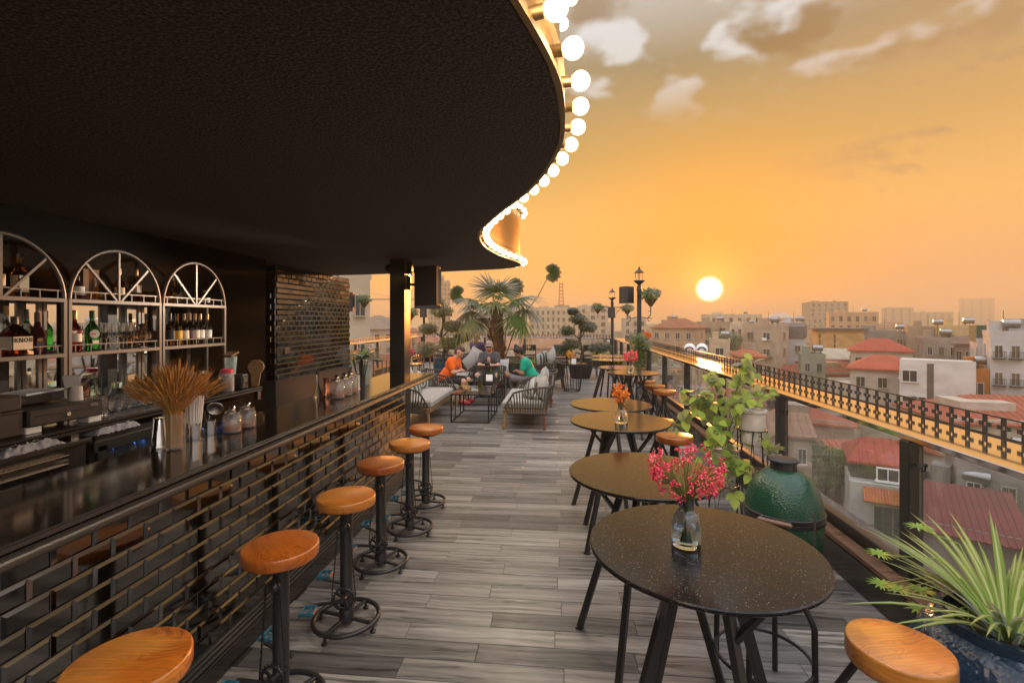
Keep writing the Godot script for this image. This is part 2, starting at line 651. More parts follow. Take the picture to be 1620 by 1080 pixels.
	M.shoe_red = mt(0.4, 0.03, 0.04, 0.7)
	M.bulb = StandardMaterial3D.new()
	M.bulb.albedo_color = Color(1, 0.97, 0.9)
	M.bulb.emission_enabled = true
	M.bulb.emission = Color(1.0, 0.9, 0.72)
	M.bulb.emission_energy_multiplier = 1.7


# ---------- terrace floor ----------
func build_floor() -> void:
	var s := MB.new()
	s.cube(P(-1.95, -0.2, 9.2), Vector3(9.4, 0.38, 27.0))
	structure(s, "terrace_slab", M.slab)
	var g := MB.new()
	g.quad(P(-6.3, -0.004, -3.9), P(2.0, -0.004, -3.9), P(2.0, -0.004, 21.6), P(-6.3, -0.004, 21.6), Vector3.UP)
	var base := structure(g, "terrace_floor", M.grout)
	# half-bond planks 0.85 x 0.15 with narrow joints
	var variants := []
	for k in 8:
		var b := MB.new()
		b.cube(Vector3.ZERO, Vector3(0.8475, 0.012, 0.1465), 0.0015)
		for i in b.v.size():
			b.uv[i] = Vector2(b.v[i].x * 0.5 + 0.25 + 0.5 * fmod(0.37 * k, 1.0), b.v[i].z * 0.8 + 0.1 + 0.8 * fmod(0.393 * k, 1.0) + b.v[i].y)
		variants.append(b.mesh())
	var list := []
	var row := 5
	while row * 0.15 < 21.2:
		var d := 0.15 * row + 0.06
		var x0 := -1.7 if d < 5.38 else -6.15
		var x1 := 1.985
		var j := -6.375 + (0.425 if row % 2 == 0 else 0.0) + 0.03 * sin(row * 1.7)
		while j < x1:
			var a := maxf(j, x0)
			var b := minf(j + 0.85, x1)
			if b - a > 0.04:
				var xf := Transform3D(Basis.from_scale(Vector3((b - a - 0.0025) / 0.8475, 1, 1 if rng.randf() < 0.5 else -1)), P((a + b) * 0.5, -0.006 + rng.randf_range(-0.0006, 0.0006), d))
				if xf.basis.z.z < 0.0:
					xf.basis = Basis(Vector3.UP, PI) * Basis.from_scale(Vector3((b - a - 0.0025) / 0.8475, 1, 1))
				var r := rng.randf()
				var mi: int = 0 if r < 0.26 else (1 if r < 0.5 else (2 if r < 0.66 else (3 if r < 0.84 else (4 if r < 0.9 else 5))))
				list.append({"mesh": variants[rng.randi() % 8], "mat": M.plank[mi], "xf": xf})
			j += 0.85
		row += 1
	# the ones in view first: those left of the bar end count as farther
	pieces(list, "plank", base)


# ---------- canopy with marquee bulbs ----------
func canopy_edge() -> PackedVector2Array:
	var cv := Curve2D.new()
	var pts := [[-1.1, -3.6], [-0.75, -2.6], [-0.78, -1.4], [-0.62, -0.3], [-0.33, 0.55], [-0.125, 1.2], [-0.02, 1.6], [0.005, 1.93], [-0.015, 2.3], [-0.18, 2.95], [-0.5, 3.72], [-0.745, 4.45], [-0.82, 5.25], [-0.74, 6.0], [-0.585, 6.62], [-0.555, 6.95], [-0.66, 7.28], [-0.95, 7.52], [-1.5, 7.69], [-2.43, 7.98], [-4.08, 8.3], [-5.2, 8.5]]
	for k in pts.size():
		var p := Vector2(pts[k][0], pts[k][1])
		var a := Vector2(pts[maxi(k - 1, 0)][0], pts[maxi(k - 1, 0)][1])
		var b := Vector2(pts[mini(k + 1, pts.size() - 1)][0], pts[mini(k + 1, pts.size() - 1)][1])
		var t := (b - a).normalized()
		cv.add_point(p, -t * p.distance_to(a) * 0.33, t * p.distance_to(b) * 0.33)
	cv.bake_interval = 0.06
	return cv.get_baked_points()

func build_canopy() -> void:
	var edge := canopy_edge()
	var root := thing("canopy", "dark wave-edged bar canopy with rough underside and gilded rim", "canopy", P(0, 2.6, 0))
	var poly := edge.duplicate()
	poly.append_array(PackedVector2Array([Vector2(-5.2, 6.0), Vector2(-5.2, -3.6)]))
	for part: Array in [["soffit", 0.0, Vector3.DOWN, M.ceiling], ["roof", 0.8, Vector3.UP, M.black]]:
		var b := MB.new()
		var ids := Geometry2D.triangulate_polygon(poly)
		for p in poly:
			b.vert(Vector3(p.x, part[1], -p.y), part[2], p)
		for k in range(0, ids.size(), 3):
			b.tri(ids[k], ids[k + 1], ids[k + 2])
		put(b, part[0], part[3], root)
	var fascia := MB.new()
	var rims: Array[MB] = [MB.new(), MB.new(), MB.new()]
	var run := 0.0
	var marks := []
	var nextm := 0.1
	for k in edge.size() - 1:
		var a := edge[k]
		var c := edge[k + 1]
		var t := (c - a).normalized()
		var nn := Vector3(t.y, 0, t.x)
		if nn.x < 0.0 and a.y < 7.0:
			nn = -nn
		if a.y > 7.0 and nn.z > 0.0:
			nn = -nn
		var pa := Vector3(a.x, 0, -a.y)
		var pc := Vector3(c.x, 0, -c.y)
		fascia.quad(pa + Vector3(0, 0.02, 0), pc + Vector3(0, 0.02, 0), pc + Vector3(0, 0.78, 0), pa + Vector3(0, 0.78, 0), nn)
		for e: Array in [[0, 0.012, 0.024, 0.012], [1, 0.125, 0.01, 0.012], [2, 0.79, 0.024, 0.012]]:
			rims[e[0]].bar(pa + Vector3(0, e[1], 0) + nn * 0.008, pc + Vector3(0, e[1], 0) + nn * 0.008 + (pc - pa) * 0.02, e[3] * 2.0, e[2])
		var l := a.distance_to(c)
		while nextm < run + l:
			var f := (nextm - run) / l
			marks.append([pa.lerp(pc, f), nn])
			nextm += 0.2
		run += l
	put(fascia, "fascia", M.gold, root)
	for e in 3:
		put(rims[e], "rim", M.brass, root)
	# bulbs: one globe on a brass socket, copied round the edge on two levels
	var sock := MB.new()
	sock.lathe(Transform3D(Basis(Vector3(0, 0, 1), -PI / 2), Vector3.ZERO), pv([0.0, 0.0, 0.02, 0.0, 0.02, 0.044, 0.015, 0.048, 0.0, 0.048]), 14)
	var glob := MB.new()
	glob.ball(Vector3(0.076, 0, 0), Vector3.ONE * 0.034, 16, 10)
	var sm := sock.mesh()
	var gm := glob.mesh()
	var n := 0
	for lv in 2:
		for k in marks.size():
			var p: Vector3 = marks[k][0]
			var nn: Vector3 = marks[k][1]
			if p.z > 0.9 or p.x < -4.2 or (lv == 1 and -p.z > 1.0 and -p.z < 6.3 and nn.z > -0.2 and k % 2 == 1 and false):
				continue
			var lab := "white globe bulb in a brass socket along the lower canopy rim" if lv == 0 else "white globe bulb in a brass socket along the upper canopy rim"
			var o := thing("marquee_bulb", lab, "bulb", Vector3(p.x, 2.64 if lv == 0 else 3.34, p.z) + nn * 0.004, atan2(-nn.z, nn.x), "bulbs along the lower canopy rim" if lv == 0 else "bulbs along the upper canopy rim")
			put(sm, "socket", M.brass, o)
			put(gm, "globe_bulb", M.bulb, o)
			if lv == 0 and k % 2 == 0:
				var li := OmniLight3D.new()
				li.name = "bulb_light"
				li.light_color = Color(1.0, 0.92, 0.8)
				li.light_energy = 0.15
				li.light_size = 0.034
				li.omni_range = 12.0
				li.omni_attenuation = 2.0
				li.shadow_enabled = true
				o.add_child(li)
				li.position = Vector3(0.076, 0, 0)
			n += 1


# ---------- railing ----------
func glass_rail(root: Node3D, a: Vector3, b: Vector3, inward: Vector3, posts: Array, ledge: float) -> void:
	# a and b: ends of the glass line on the floor; inward points to the terrace
	var dir := (b - a).normalized()
	var l := a.distance_to(b)
	var kerb := MB.new()
	kerb.bar(a + inward * 0.06 + Vector3(0, 0.1, 0), b + inward * 0.06 + Vector3(0, 0.1, 0), 0.19, 0.2, 0.004)
	put(kerb, "kerb_core", M.plinth, root)
	var sill := MB.new()
	sill.bar(a + inward * 0.1 + Vector3(0, 0.226, 0), b + inward * 0.1 + Vector3(0, 0.226, 0), 0.1, 0.045, 0.008)
	put(sill, "timber_sill", M.sill, root)
	var ch := MB.new()
	ch.bar(a + Vector3(0, 0.26, 0), b + Vector3(0, 0.26, 0), 0.07, 0.12, 0.006)
	put(ch, "glass_channel", M.iron, root)
	var last := 0.0
	for k in posts.size() + 1:
		var e: float = posts[k] if k < posts.size() else l
		if e - last > 0.3:
			var p := MB.new()
			p.bar(a + dir * (last + 0.045) + Vector3(0, 0.68, 0), a + dir * (e - 0.045) + Vector3(0, 0.68, 0), 0.012, 0.74)
			put(p, "glass_pane", M.pane, root)
		last = e
	for e: float in posts:
		var p := MB.new()
		p.cube(Vector3.ZERO, Vector3(0.085, 0.86, 0.085), 0.005)
		var o := put(p, "post", M.iron, root, Transform3D(Basis(dir.cross(Vector3.UP), Vector3.UP, dir), a + dir * e + Vector3(0, 0.65, 0) + inward * 0.02))
		var hk := MB.new()
		hk.tube(PackedVector3Array([Vector3(0, 0.3, 0), Vector3(0, 0.29, 0.03), Vector3(0, 0.27, 0.05), Vector3(0, 0.28, 0.07), Vector3(0, 0.31, 0.075)]), 0.006, 6)
		hk.ball(Vector3(0, 0.315, 0.075), Vector3.ONE * 0.012, 8, 5)
		put(hk, "coat_hook", M.iron, o, Transform3D(Basis(Vector3.UP, PI), Vector3(0, 0, -0.04)) if e > 0 else Transform3D())
	var top := MB.new()
	top.bar(a + Vector3(0, 1.1025, 0) - inward * (ledge * 0.5 - 0.06), b + Vector3(0, 1.1025, 0) - inward * (ledge * 0.5 - 0.06), ledge, 0.035, 0.004)
	put(top, "ledge", M.ledge, root)

func fence_panel() -> ArrayMesh:
	# cast-iron panel 0.125 square: frame, four little squares round a pierced centre
	var b := MB.new()
	var w := 0.125
	b.cube(Vector3(0, 0.116, 0), Vector3(w, 0.008, 0.012))
	b.cube(Vector3(0, 0.004, 0), Vector3(w, 0.008, 0.012))
	b.cube(Vector3(0, 0.0285, 0), Vector3(0.026, 0.041, 0.01))
	b.cube(Vector3(0, 0.0915, 0), Vector3(0.026, 0.041, 0.01))
	for sx: float in [-1.0, 1.0]:
		b.cube(Vector3(sx * 0.0262, 0.06, 0), Vector3(0.026, 0.026, 0.01))
	return b.mesh()

func build_railing() -> void:
	M.ledge = mt(0.7, 0.66, 0.66, 0.07, 1.0)
	var runs := [
		["right", P(2.13, 0, -2.0), P(2.13, 0, 19.2), Vector3(-1, 0, 0), "long glass railing with black posts and ironwork crest on the right", 0.5],
		["back", P(2.13, 0, 19.2), P(-6.0, 0, 21.0), Vector3(-0.216, 0, 0.976), "far end glass railing with black posts behind the palm", 0.3],
		["left", P(-6.0, 0, 21.0), P(-6.0, 0, 9.0), Vector3(1, 0, 0), "glass railing with black posts beyond the bar on the left", 0.3]]
	var panel := fence_panel()
	for r: Array in runs:
		var root := thing("glass_railing", r[4], "railing", Vector3.ZERO)
		var l: float = r[1].distance_to(r[2])
		var posts := []
		var e := 1.72 if r[0] == "right" else 0.1
		while e < l - 0.3:
			posts.append(e)
			e += 1.71 if r[0] == "right" else 1.75
		glass_rail(root, r[1], r[2], r[3], posts, r[5])
		var dir: Vector3 = (r[2] - r[1]).normalized()
		var off: Vector3 = -r[3] * (r[5] - 0.075)
		var list := []
		var m := int(l / 0.125)
		for k in m:
			var at: Vector3 = r[1] + dir * (k + 0.5) * 0.125 + off + Vector3(0, 1.121, 0)
			if r[0] != "right" or -at.z > 1.2:
				list.append({"mesh": panel, "mat": M.iron, "xf": Transform3D(Basis(dir, Vector3.UP, dir.cross(Vector3.UP)), at)})
		pieces(list, "crest_panel", root, 130 if r[0] == "right" else 0)


# ---------- bar ----------
func bevel_tile(w: float, h: float, bev: float, t: float) -> ArrayMesh:
	# lies in the local xy plane, proud along +z
	var b := MB.new()
	var o := [Vector3(-w / 2, -h / 2, 0), Vector3(w / 2, -h / 2, 0), Vector3(w / 2, h / 2, 0), Vector3(-w / 2, h / 2, 0)]
	var i := [Vector3(-w / 2 + bev, -h / 2 + bev, t), Vector3(w / 2 - bev, -h / 2 + bev, t), Vector3(w / 2 - bev, h / 2 - bev, t), Vector3(-w / 2 + bev, h / 2 - bev, t)]
	b.quad(i[0], i[1], i[2], i[3], Vector3(0, 0, 1))
	for k in 4:
		var l := (k + 1) % 4
		var mid: Vector3 = (o[k] + o[l]) * 0.5
		b.quad(o[k] - Vector3(0, 0, 0.004), o[l] - Vector3(0, 0, 0.004), o[l], o[k], mid.normalized())
		b.quad(o[k], o[l], i[l], i[k], (mid.normalized() * t + Vector3(0, 0, bev)).normalized())
	return b.mesh()

func tile_wall(root: Node3D, at: Vector3, turn: float, len: float, y0: float, rows: int, phase: float, cap := 298) -> void:
	# tiles on a wall whose face is the local xy plane, x to the right from at
	var tl := bevel_tile(0.147, 0.0748, 0.011, 0.0065)
	var list := []
	var bs := Basis(Vector3.UP, turn)
	for r in rows:
		var x := phase - 0.3 + (0.075 if r % 2 == 1 else 0.0)
		while x < len:
			var a := maxf(x, 0.0)
			var c := minf(x + 0.15, len)
			if c - a > 0.03:
				var wob := Basis.from_euler(Vector3(rng.randfn(0, 0.004), rng.randfn(0, 0.005), 0))
				list.append({"mesh": tl, "mat": M.tile[rng.randi() % 4], "xf": Transform3D(bs * wob * Basis.from_scale(Vector3((c - a - 0.003) / 0.147, 1, 1)), at + bs * Vector3((a + c) * 0.5, y0 + 0.0775 * (r + 0.5), 0))})
			x += 0.15
	pieces(list, "tile", root, cap)

func build_bar() -> void:
	var root := thing("bar_counter", "long black tiled bar counter with polished granite top and rounded nosing", "bar counter", P(-1.715, 0, 2.5))
	var inv := -root.position
	var core := MB.new()
	core.cube(P(-1.86, 0.52, 2.3) + inv, Vector3(0.28, 1.02, 6.06))
	core.cube(P(-2.05, 0.95, 2.3) + inv, Vector3(0.3, 0.12, 6.06))
	put(core, "core", M.tile_grout, root)
	var sk := MB.new()
	sk.cube(P(-1.708, 0.056, 2.32) + inv, Vector3(0.03, 0.112, 6.06), 0.003)
	put(sk, "skirting", M.plinth, root)
	for e: Array in [[0.128, 0.014, 0.03], [0.152, 0.012, 0.024], [0.175, 0.015, 0.02]]:
		var m := MB.new()
		m.cube(P(-1.722 + e[2] * 0.5, e[0], 2.32) + inv, Vector3(e[2], 0.02, 6.06), 0.006)
		put(m, "moulding", M.nosing, root)
	# face of the bar looks to +x: local x runs away from the camera
	tile_wall(root, P(-1.7195, 0, 1.0) + inv, PI / 2, 4.33, 0.188, 11, 0.046)
	var top := MB.new()
	top.cube(P(-2.06, 1.055, 3.0) + inv, Vector3(0.62, 0.04, 7.2), 0.003)
	put(top, "worktop", M.granite, root)
	var nose := MB.new()
	var out := PackedVector2Array()
	for k in 9:
		var a := -PI / 2 + PI * k / 8
		out.push_back(Vector2(0.022 * cos(a), 0.022 * sin(a)))
	out.append_array(pv([-0.012, 0.022, -0.012, -0.022]))
	nose.prism(T(P(-1.71, 1.043, 3.0) + inv), out, -3.6, 3.6)
	put(nose, "nosing", M.nosing, root)
	for e: Array in [[-1.733, 0.02], [-1.757, 0.008]]:
		var st := MB.new()
		st.cube(P(e[0], 1.076, 3.0) + inv, Vector3(e[1], 0.016, 7.2), 0.004)
		put(st, "edge_strip", M.nosing, root)
	# square column that rises through the far end of the bar
	var c := thing("column", "square black steel column rising from the far end of the bar", "column", P(-2.12, 0, 6.36))
	var cb := MB.new()
	cb.cube(Vector3(0, 1.3, 0), Vector3(0.2, 2.6, 0.26), 0.006)
	put(cb, "shaft", M.iron, c)
	var br := MB.new()
	br.cube(Vector3(0.14, 2.5, 0.02), Vector3(0.07, 0.16, 0.08), 0.01)
	br.rod(Vector3(0.1, 2.28, 0.02), Vector3(0.22, 2.28, 0.02), 0.018)
	br.cube(Vector3(0.13, 2.31, 0.02), Vector3(0.05, 0.2, 0.06), 0.008)
	br.ball(Vector3(-0.15, 2.5, 0.02), Vector3(0.055, 0.06, 0.055), 10, 7)
	put(br, "bracket", M.iron, c)
	var lm := MB.new()
	lm.lathe(Transform3D(Basis(Vector3(1, 0, 0), -1.2), Vector3(0.17, 2.41, 0.115)), pv([0.0, 0.0, 0.026, 0.0, 0.026, 0.07, 0.0, 0.07]), 12)
	var sl := put(lm, "spot_lamp", M.iron, c)
	lm = MB.new()
	lm.ball(Vector3(0.17, 2.395, 0.13), Vector3.ONE * 0.016, 10, 6)
	put(lm, "lamp_bulb", M.bulb, sl)
	var li := SpotLight3D.new()
	li.name = "spot_light"
	li.light_color = Color(1.0, 0.93, 0.82)
	li.light_energy = 4.0
	li.light_size = 0.03
	li.spot_angle = 27.0
	li.spot_angle_attenuation = 0.8
	li.spot_range = 9.0
	li.spot_attenuation = 2.0
	li.shadow_enabled = true
	c.add_child(li)
	li.position = Vector3(0.17, 2.395, 0.15)
	li.look_at_from_position(P(-1.95, 2.395, 6.2), P(-3.4, 1.4, 3.4))
	loudspeaker("black wedge loudspeaker hung beside the bar column", P(-1.68, 2.22, 6.1), 0.5, 0.42, 0.32, 0.3, -0.1)
	# tiled side wall beyond the bar and the dark recess before it
	var w := thing("tiled_wall", "glossy dark brick-tiled wall catching orange sunset beyond the bar", "wall", P(-3.97, 0, 7.7))
	inv = -w.position
	var wb := MB.new()
	wb.cube(P(-4.3, 1.3, 7.73) + inv, Vector3(0.64, 2.6, 2.42))
	put(wb, "core", M.tile_grout, w)
	tile_wall(w, P(-3.975, 0, 6.53) + inv, PI / 2, 2.42, 0.95, 21, 0.0)
	tile_wall(w, P(-4.62, 0, 6.515) + inv, 0.0, 0.64, 0.95, 21, 0.05, 0)
	var sw := MB.new()
	sw.cube(P(-3.962, 1.36, 6.78) + inv, Vector3(0.012, 0.085, 0.12), 0.003)
	put(sw, "switch_plate", M.steel, w)
	var bw := thing("back_wall", "matt black wall behind the arched bottle racks", "wall", P(-3.85, 0, 1.5))
	inv = -bw.position
	var b := MB.new()
	b.cube(P(-3.85, 1.3, 1.2) + inv, Vector3(0.1, 2.6, 9.6))
	b.cube(P(-4.9, 1.3, 6.1) + inv, Vector3(0.1, 2.6, 5.0))
	b.cube(P(-2.6, 1.3, -3.55) + inv, Vector3(2.6, 2.6, 0.1))
	put(b, "panel", M.black_wall, bw)
	for e: float in [2.05, 2.48, 2.95, 3.38, 3.77, 4.2, 4.62]:
		var mm := MB.new()
		mm.cube(P(-3.78, 1.54, e) + inv, Vector3(0.05, 0.84, 0.05 if int(e * 100) % 2 == 0 else 0.09), 0.003)
		put(mm, "mullion", M.black, bw)
	for e: Array in [[1.6, 2.03], [2.08, 2.44], [2.52, 2.9], [3.0, 3.34], [3.42, 3.73], [3.81, 4.16], [4.24, 4.42]]:
		var mm := MB.new()
		mm.cube(P(-3.79, 1.54, (e[0] + e[1]) * 0.5) + inv, Vector3(0.012, 0.78, e[1] - e[0]))
		put(mm, "mirror_pane", M.mirror, bw)

func loudspeaker(label: String, at: Vector3, h: float, w: float, dp: float, turn: float, tilt: float) -> void:
	var o := thing("loudspeaker", label, "loudspeaker", at, turn, "loudspeakers on brackets")
	o.rotation.x = tilt
	var b := MB.new()
	# plan outline: wide grille side to +x, narrower at the back
	var out := pv([-dp * 0.5, -w * 0.28, dp * 0.34, -w * 0.5, dp * 0.5, -w * 0.3, dp * 0.54, 0.0, dp * 0.5, w * 0.3, dp * 0.34, w * 0.5, -dp * 0.5, w * 0.28])
	b.prism(Transform3D(Basis(Vector3(1, 0, 0), Vector3(0, 0, -1), Vector3(0, 1, 0)), Vector3.ZERO), out, -h / 2, h / 2)
	put(b, "cabinet", M.black, o)
	var g := MB.new()
	g.cube(Vector3(dp * 0.5, 0, 0), Vector3(dp * 0.1, h * 0.9, w * 0.56), 0.01)
	put(g, "grille", M.iron_warm, o)
	var lg := MB.new()
	lg.cube(Vector3(dp * 0.555, 0.0, 0), Vector3(0.004, 0.018, 0.018), 0.002)
	put(lg, "badge", M.steel, o)


func arched_rack(d0: float, d1: float, label: String) -> void:
	var mid := (d0 + d1) * 0.5
	var w := d1 - d0 - 0.006
	var o := thing("arched_rack", label, "bottle rack", P(-3.5, 1.14, mid), 0.0, "arched iron bottle racks behind the bar")
	var s := 0.026
	for e: float in [-1.0, 1.0]:
		var b := MB.new()
		b.cube(Vector3(0, 0.405, e * (w / 2 - s / 2)), Vector3(s, 0.81, s), 0.002)
		put(b, "upright", M.rack, o)
		var b2 := MB.new()
		b2.cube(Vector3(-0.2, 0.405, e * (w / 2 - s / 2)), Vector3(s, 0.81, s), 0.002)
		put(b2, "upright", M.rack, o)
	var arch := MB.new()
	var pts := PackedVector3Array()
	for k in 25:
		var a := PI * k / 24
		pts.push_back(Vector3(0, 0.8 + (w / 2 - s / 2) * sin(a) * 1.04, (w / 2 - s / 2) * cos(a)))
	arch.tube(pts, 0.0145, 6)
	put(arch, "arch", M.rack, o)
	for a: float in [PI * 0.25, PI * 0.5, PI * 0.75]:
		var b := MB.new()
		b.bar(Vector3(0, 0.81, cos(a) * 0.02), Vector3(0, 0.8 + (w / 2 - s) * sin(a) * 1.04, (w / 2 - s) * cos(a)), 0.016, 0.016, 0.0)
		put(b, "spoke", M.rack, o)
	for y: float in [0.415, 0.803]:
		var b := MB.new()
		b.cube(Vector3(-0.1, y, 0), Vector3(0.226, 0.022, w - s * 2.0), 0.002)
		put(b, "shelf", M.shelf, o)
		var f := MB.new()
		f.cube(Vector3(0.004, y, 0), Vector3(0.02, 0.028, w), 0.002)
		put(f, "shelf_edge", M.rack, o)
		var g := MB.new()
		g.cube(Vector3(0, y + 0.068, 0), Vector3(0.008, 0.008, w - s))
		for k in 7:
			g.cube(Vector3(0, y + 0.04, -w / 2 + w * (k + 0.5) / 7), Vector3(0.007, 0.056, 0.007))
		put(g, "guard_rail", M.rack, o)

func lathe_mesh(prof: Array, seg := 18) -> ArrayMesh:
	var b := MB.new()
	b.lathe(Transform3D(), pv(prof), seg)
	return b.mesh()

func lettering(txt: String, size: float, mat: Material, parent: Node3D, at: Vector3, turn: float) -> void:
	var t := TextMesh.new()
	t.text = txt
	var f := SystemFont.new()
	f.font_names = PackedStringArray(["Droid Sans"])
	f.font_weight = 700
	t.font = f
	t.font_size = 32
	t.pixel_size = size / 32.0
	t.depth = 0.0012
	var o := MeshInstance3D.new()
	o.name = "lettering"
	o.mesh = t
	o.material_override = mat
	o.transform = T(at, turn)
	parent.add_child(o, true)

# a bottle: body of liquid, neck cap, paper label wrapped round the front
func bottle(label: String, at: Vector3, h: float, r: float, liquid: Material, cap: Material, paper: Material = null, ly0 := 0.25, ly1 := 0.5, square := false, neck := 0.32, group := "bottles on the arched racks") -> Node3D:
	var o := thing("liquor_bottle", label, "bottle", at, 0.0, group)
	var hb := h * 0.62
	var body := MB.new()
	var pr := [0.0, 0.0, r * 0.92, 0.0, r, r * 0.1, r, hb - r * 0.6, r * 0.86, hb - r * 0.2, r * neck * 1.25, hb + r * 0.5, r * neck, hb + r * 1.0, r * neck, h * 0.9, 0.0, h * 0.9]
	body.lathe(Transform3D(Basis(Vector3.UP, PI / 4 if square else 0.0), Vector3.ZERO), pv(pr), 4 if square else 20, 0.75)
	put(body, "glass", liquid, o)
	var c := MB.new()
	c.lathe(Transform3D(), pv([0.0, h * 0.8, r * neck * 1.16, h * 0.8, r * neck * 1.16, h * 0.985, r * neck * 1.05, h, 0.0, h]), 14)
	put(c, "cap", cap, o)
	if paper:
		var l := MB.new()
		if square:
			l.cube(Vector3(r * 0.712, h * (ly0 + ly1) * 0.5, 0), Vector3(0.002, h * (ly1 - ly0), r * 1.25))
			l.cube(Vector3(0, h * (ly0 + ly1) * 0.5, r * 0.712), Vector3(r * 1.25, h * (ly1 - ly0), 0.002))
		else:
			var i0 := l.v.size()
			for k in 15:
				var a := -1.5 + 3.0 * k / 14
				var nn := Vector3(cos(a), 0, sin(a)).rotated(Vector3.UP, -0.5)
				l.vert(nn * (r + 0.0012) + Vector3(0, h * ly0, 0), nn, Vector2(k / 14.0, 1))
				l.vert(nn * (r + 0.0012) + Vector3(0, h * ly1, 0), nn, Vector2(k / 14.0, 0))
			for k in 14:
				var i := i0 + k * 2
				l.tri(i, i + 2, i + 3)
				l.tri(i, i + 3, i + 1)
		put(l, "paper_label", paper, o)
	return o

func build_backbar() -> void:
	arched_rack(2.325, 3.152, "arched black iron bottle rack holding the square bourbon bottle")
	arched_rack(3.155, 3.98, "arched black iron bottle rack holding the red and green bottles")
	arched_rack(3.985, 4.815, "arched black iron bottle rack nearest the dark recess")
	# counter below the racks
	var bc := thing("back_counter", "dark back counter carrying glasses and cash drawer below the racks", "counter", P(-3.35, 0, 2.2))
	var inv := -bc.position
	var b := MB.new()
	b.cube(P(-3.37, 1.12, 2.0) + inv, Vector3(0.76, 0.04, 5.3), 0.005)
	put(b, "worktop", M.granite, bc)
	for y: float in [1.105, 1.13]:
		var e := MB.new()
		e.cube(P(-2.985, y, 2.0) + inv, Vector3(0.02, 0.016, 5.3), 0.005)
		put(e, "edge_strip", M.nosing, bc)
	b = MB.new()
	b.cube(P(-3.45, 0.52, 2.0) + inv, Vector3(0.6, 1.02, 5.2))
	put(b, "carcass", M.black_wall, bc)
	b = MB.new()
	b.cube(P(-3.0, 1.085, 2.74) + inv, Vector3(0.04, 0.05, 0.05), 0.003)
	b.cube(P(-3.0, 1.06, 4.6) + inv, Vector3(0.04, 0.1, 0.05), 0.003)
	put(b, "leg", M.steel, bc)
	# steel drawer unit
	var st := thing("steel_cabinet", "stainless steel under-counter drawer cabinet below the folded towels", "cabinet", P(-3.0, 0, 2.1))
	inv = -st.position
	b = MB.new()
	b.cube(P(-3.22, 0.53, 2.12) + inv, Vector3(0.5, 1.06, 1.36), 0.004)
	put(b, "body", M.steel, st)
	b = MB.new()
	b.cube(P(-2.96, 1.05, 2.12) + inv, Vector3(0.05, 0.03, 1.38), 0.006)
	put(b, "top_rail", M.steel, st)
	b = MB.new()
	b.cube(P(-2.965, 0.8, 2.1) + inv, Vector3(0.02, 0.32, 1.16), 0.006)
	put(b, "drawer_front", M.steel, st)
	b = MB.new()
	b.cube(P(-2.945, 0.93, 2.1) + inv, Vector3(0.03, 0.018, 1.14), 0.006)
	b.cube(P(-2.945, 0.985, 2.1) + inv, Vector3(0.03, 0.01, 1.14), 0.004)
	put(b, "handle", M.chrome, st)
	b = MB.new()
	for i in 18:
		for j in 4:
			b.cube(P(-2.954, 0.72 + j * 0.04, 1.62 + i * 0.055 + (0.02 if j % 2 == 1 else 0.0)) + inv, Vector3(0.004, 0.006, 0.024))
	put(b, "vent_slots", M.black, st)
	# glass-door fridge with a cool inner light
	var fr := thing("bottle_fridge", "small black under-counter fridge with blue-lit glass door", "fridge", P(-3.0, 0, 3.2))
	inv = -fr.position
	b = MB.new()
	b.cube(P(-3.3, 0.53, 3.25) + inv, Vector3(0.04, 1.04, 0.84))
	for e: float in [2.85, 3.65]:
		b.cube(P(-3.13, 0.53, e) + inv, Vector3(0.3, 1.04, 0.04))
	b.cube(P(-3.13, 1.03, 3.25) + inv, Vector3(0.3, 0.05, 0.8))
	put(b, "cabinet", M.black, fr)
	b = MB.new()
	b.cube(P(-2.972, 0.985, 3.25) + inv, Vector3(0.03, 0.07, 0.82), 0.004)
	b.cube(P(-2.972, 0.6, 2.9) + inv, Vector3(0.03, 0.78, 0.07), 0.004)
	b.cube(P(-2.972, 0.6, 3.6) + inv, Vector3(0.03, 0.78, 0.07), 0.004)
	put(b, "door_frame", M.black, fr)
	b = MB.new()
	b.cube(P(-2.97, 0.58, 3.25) + inv, Vector3(0.006, 0.74, 0.63))
	put(b, "door_glass", M.pane, fr)
	b = MB.new()
	b.cube(P(-3.13, 0.78, 3.25) + inv, Vector3(0.28, 0.012, 0.76))
	for k in 12:
		b.cube(P(-3.0, 0.788, 2.93 + k * 0.055) + inv, Vector3(0.02, 0.02, 0.012))
	put(b, "wire_shelf", M.steel, fr)
	M.blue_lamp = mt(0.1, 0.2, 0.5, 0.5)
	M.blue_lamp.emission_enabled = true
	M.blue_lamp.emission = Color(0.25, 0.5, 1.0)
	M.blue_lamp.emission_energy_multiplier = 1.0
	b = MB.new()
	b.cube(P(-3.25, 0.85, 3.575) + inv, Vector3(0.02, 0.28, 0.02))
	put(b, "lamp_tube", M.blue_lamp, fr)
	var li := OmniLight3D.new()
	li.name = "fridge_light"
	li.light_color = Color(0.3, 0.55, 1.0)
	li.light_energy = 0.05
	li.light_size = 0.05
	li.shadow_enabled = true
	li.position = P(-3.12, 0.95, 3.4) + inv
	fr.add_child(li)
	for k in 4:
		bottle("dark bottle lying behind the blue-lit fridge glass", P(-3.1 - 0.05 * (k % 2), 0.79, 3.0 + k * 0.13), 0.17, 0.036, M.window, M.steel, null, 0, 0, false, 0.4, "bottles in the fridge")
	# towels
	var tn := noise(9.0, FastNoiseLite.TYPE_SIMPLEX_SMOOTH, 3, 77)
	var k := 0
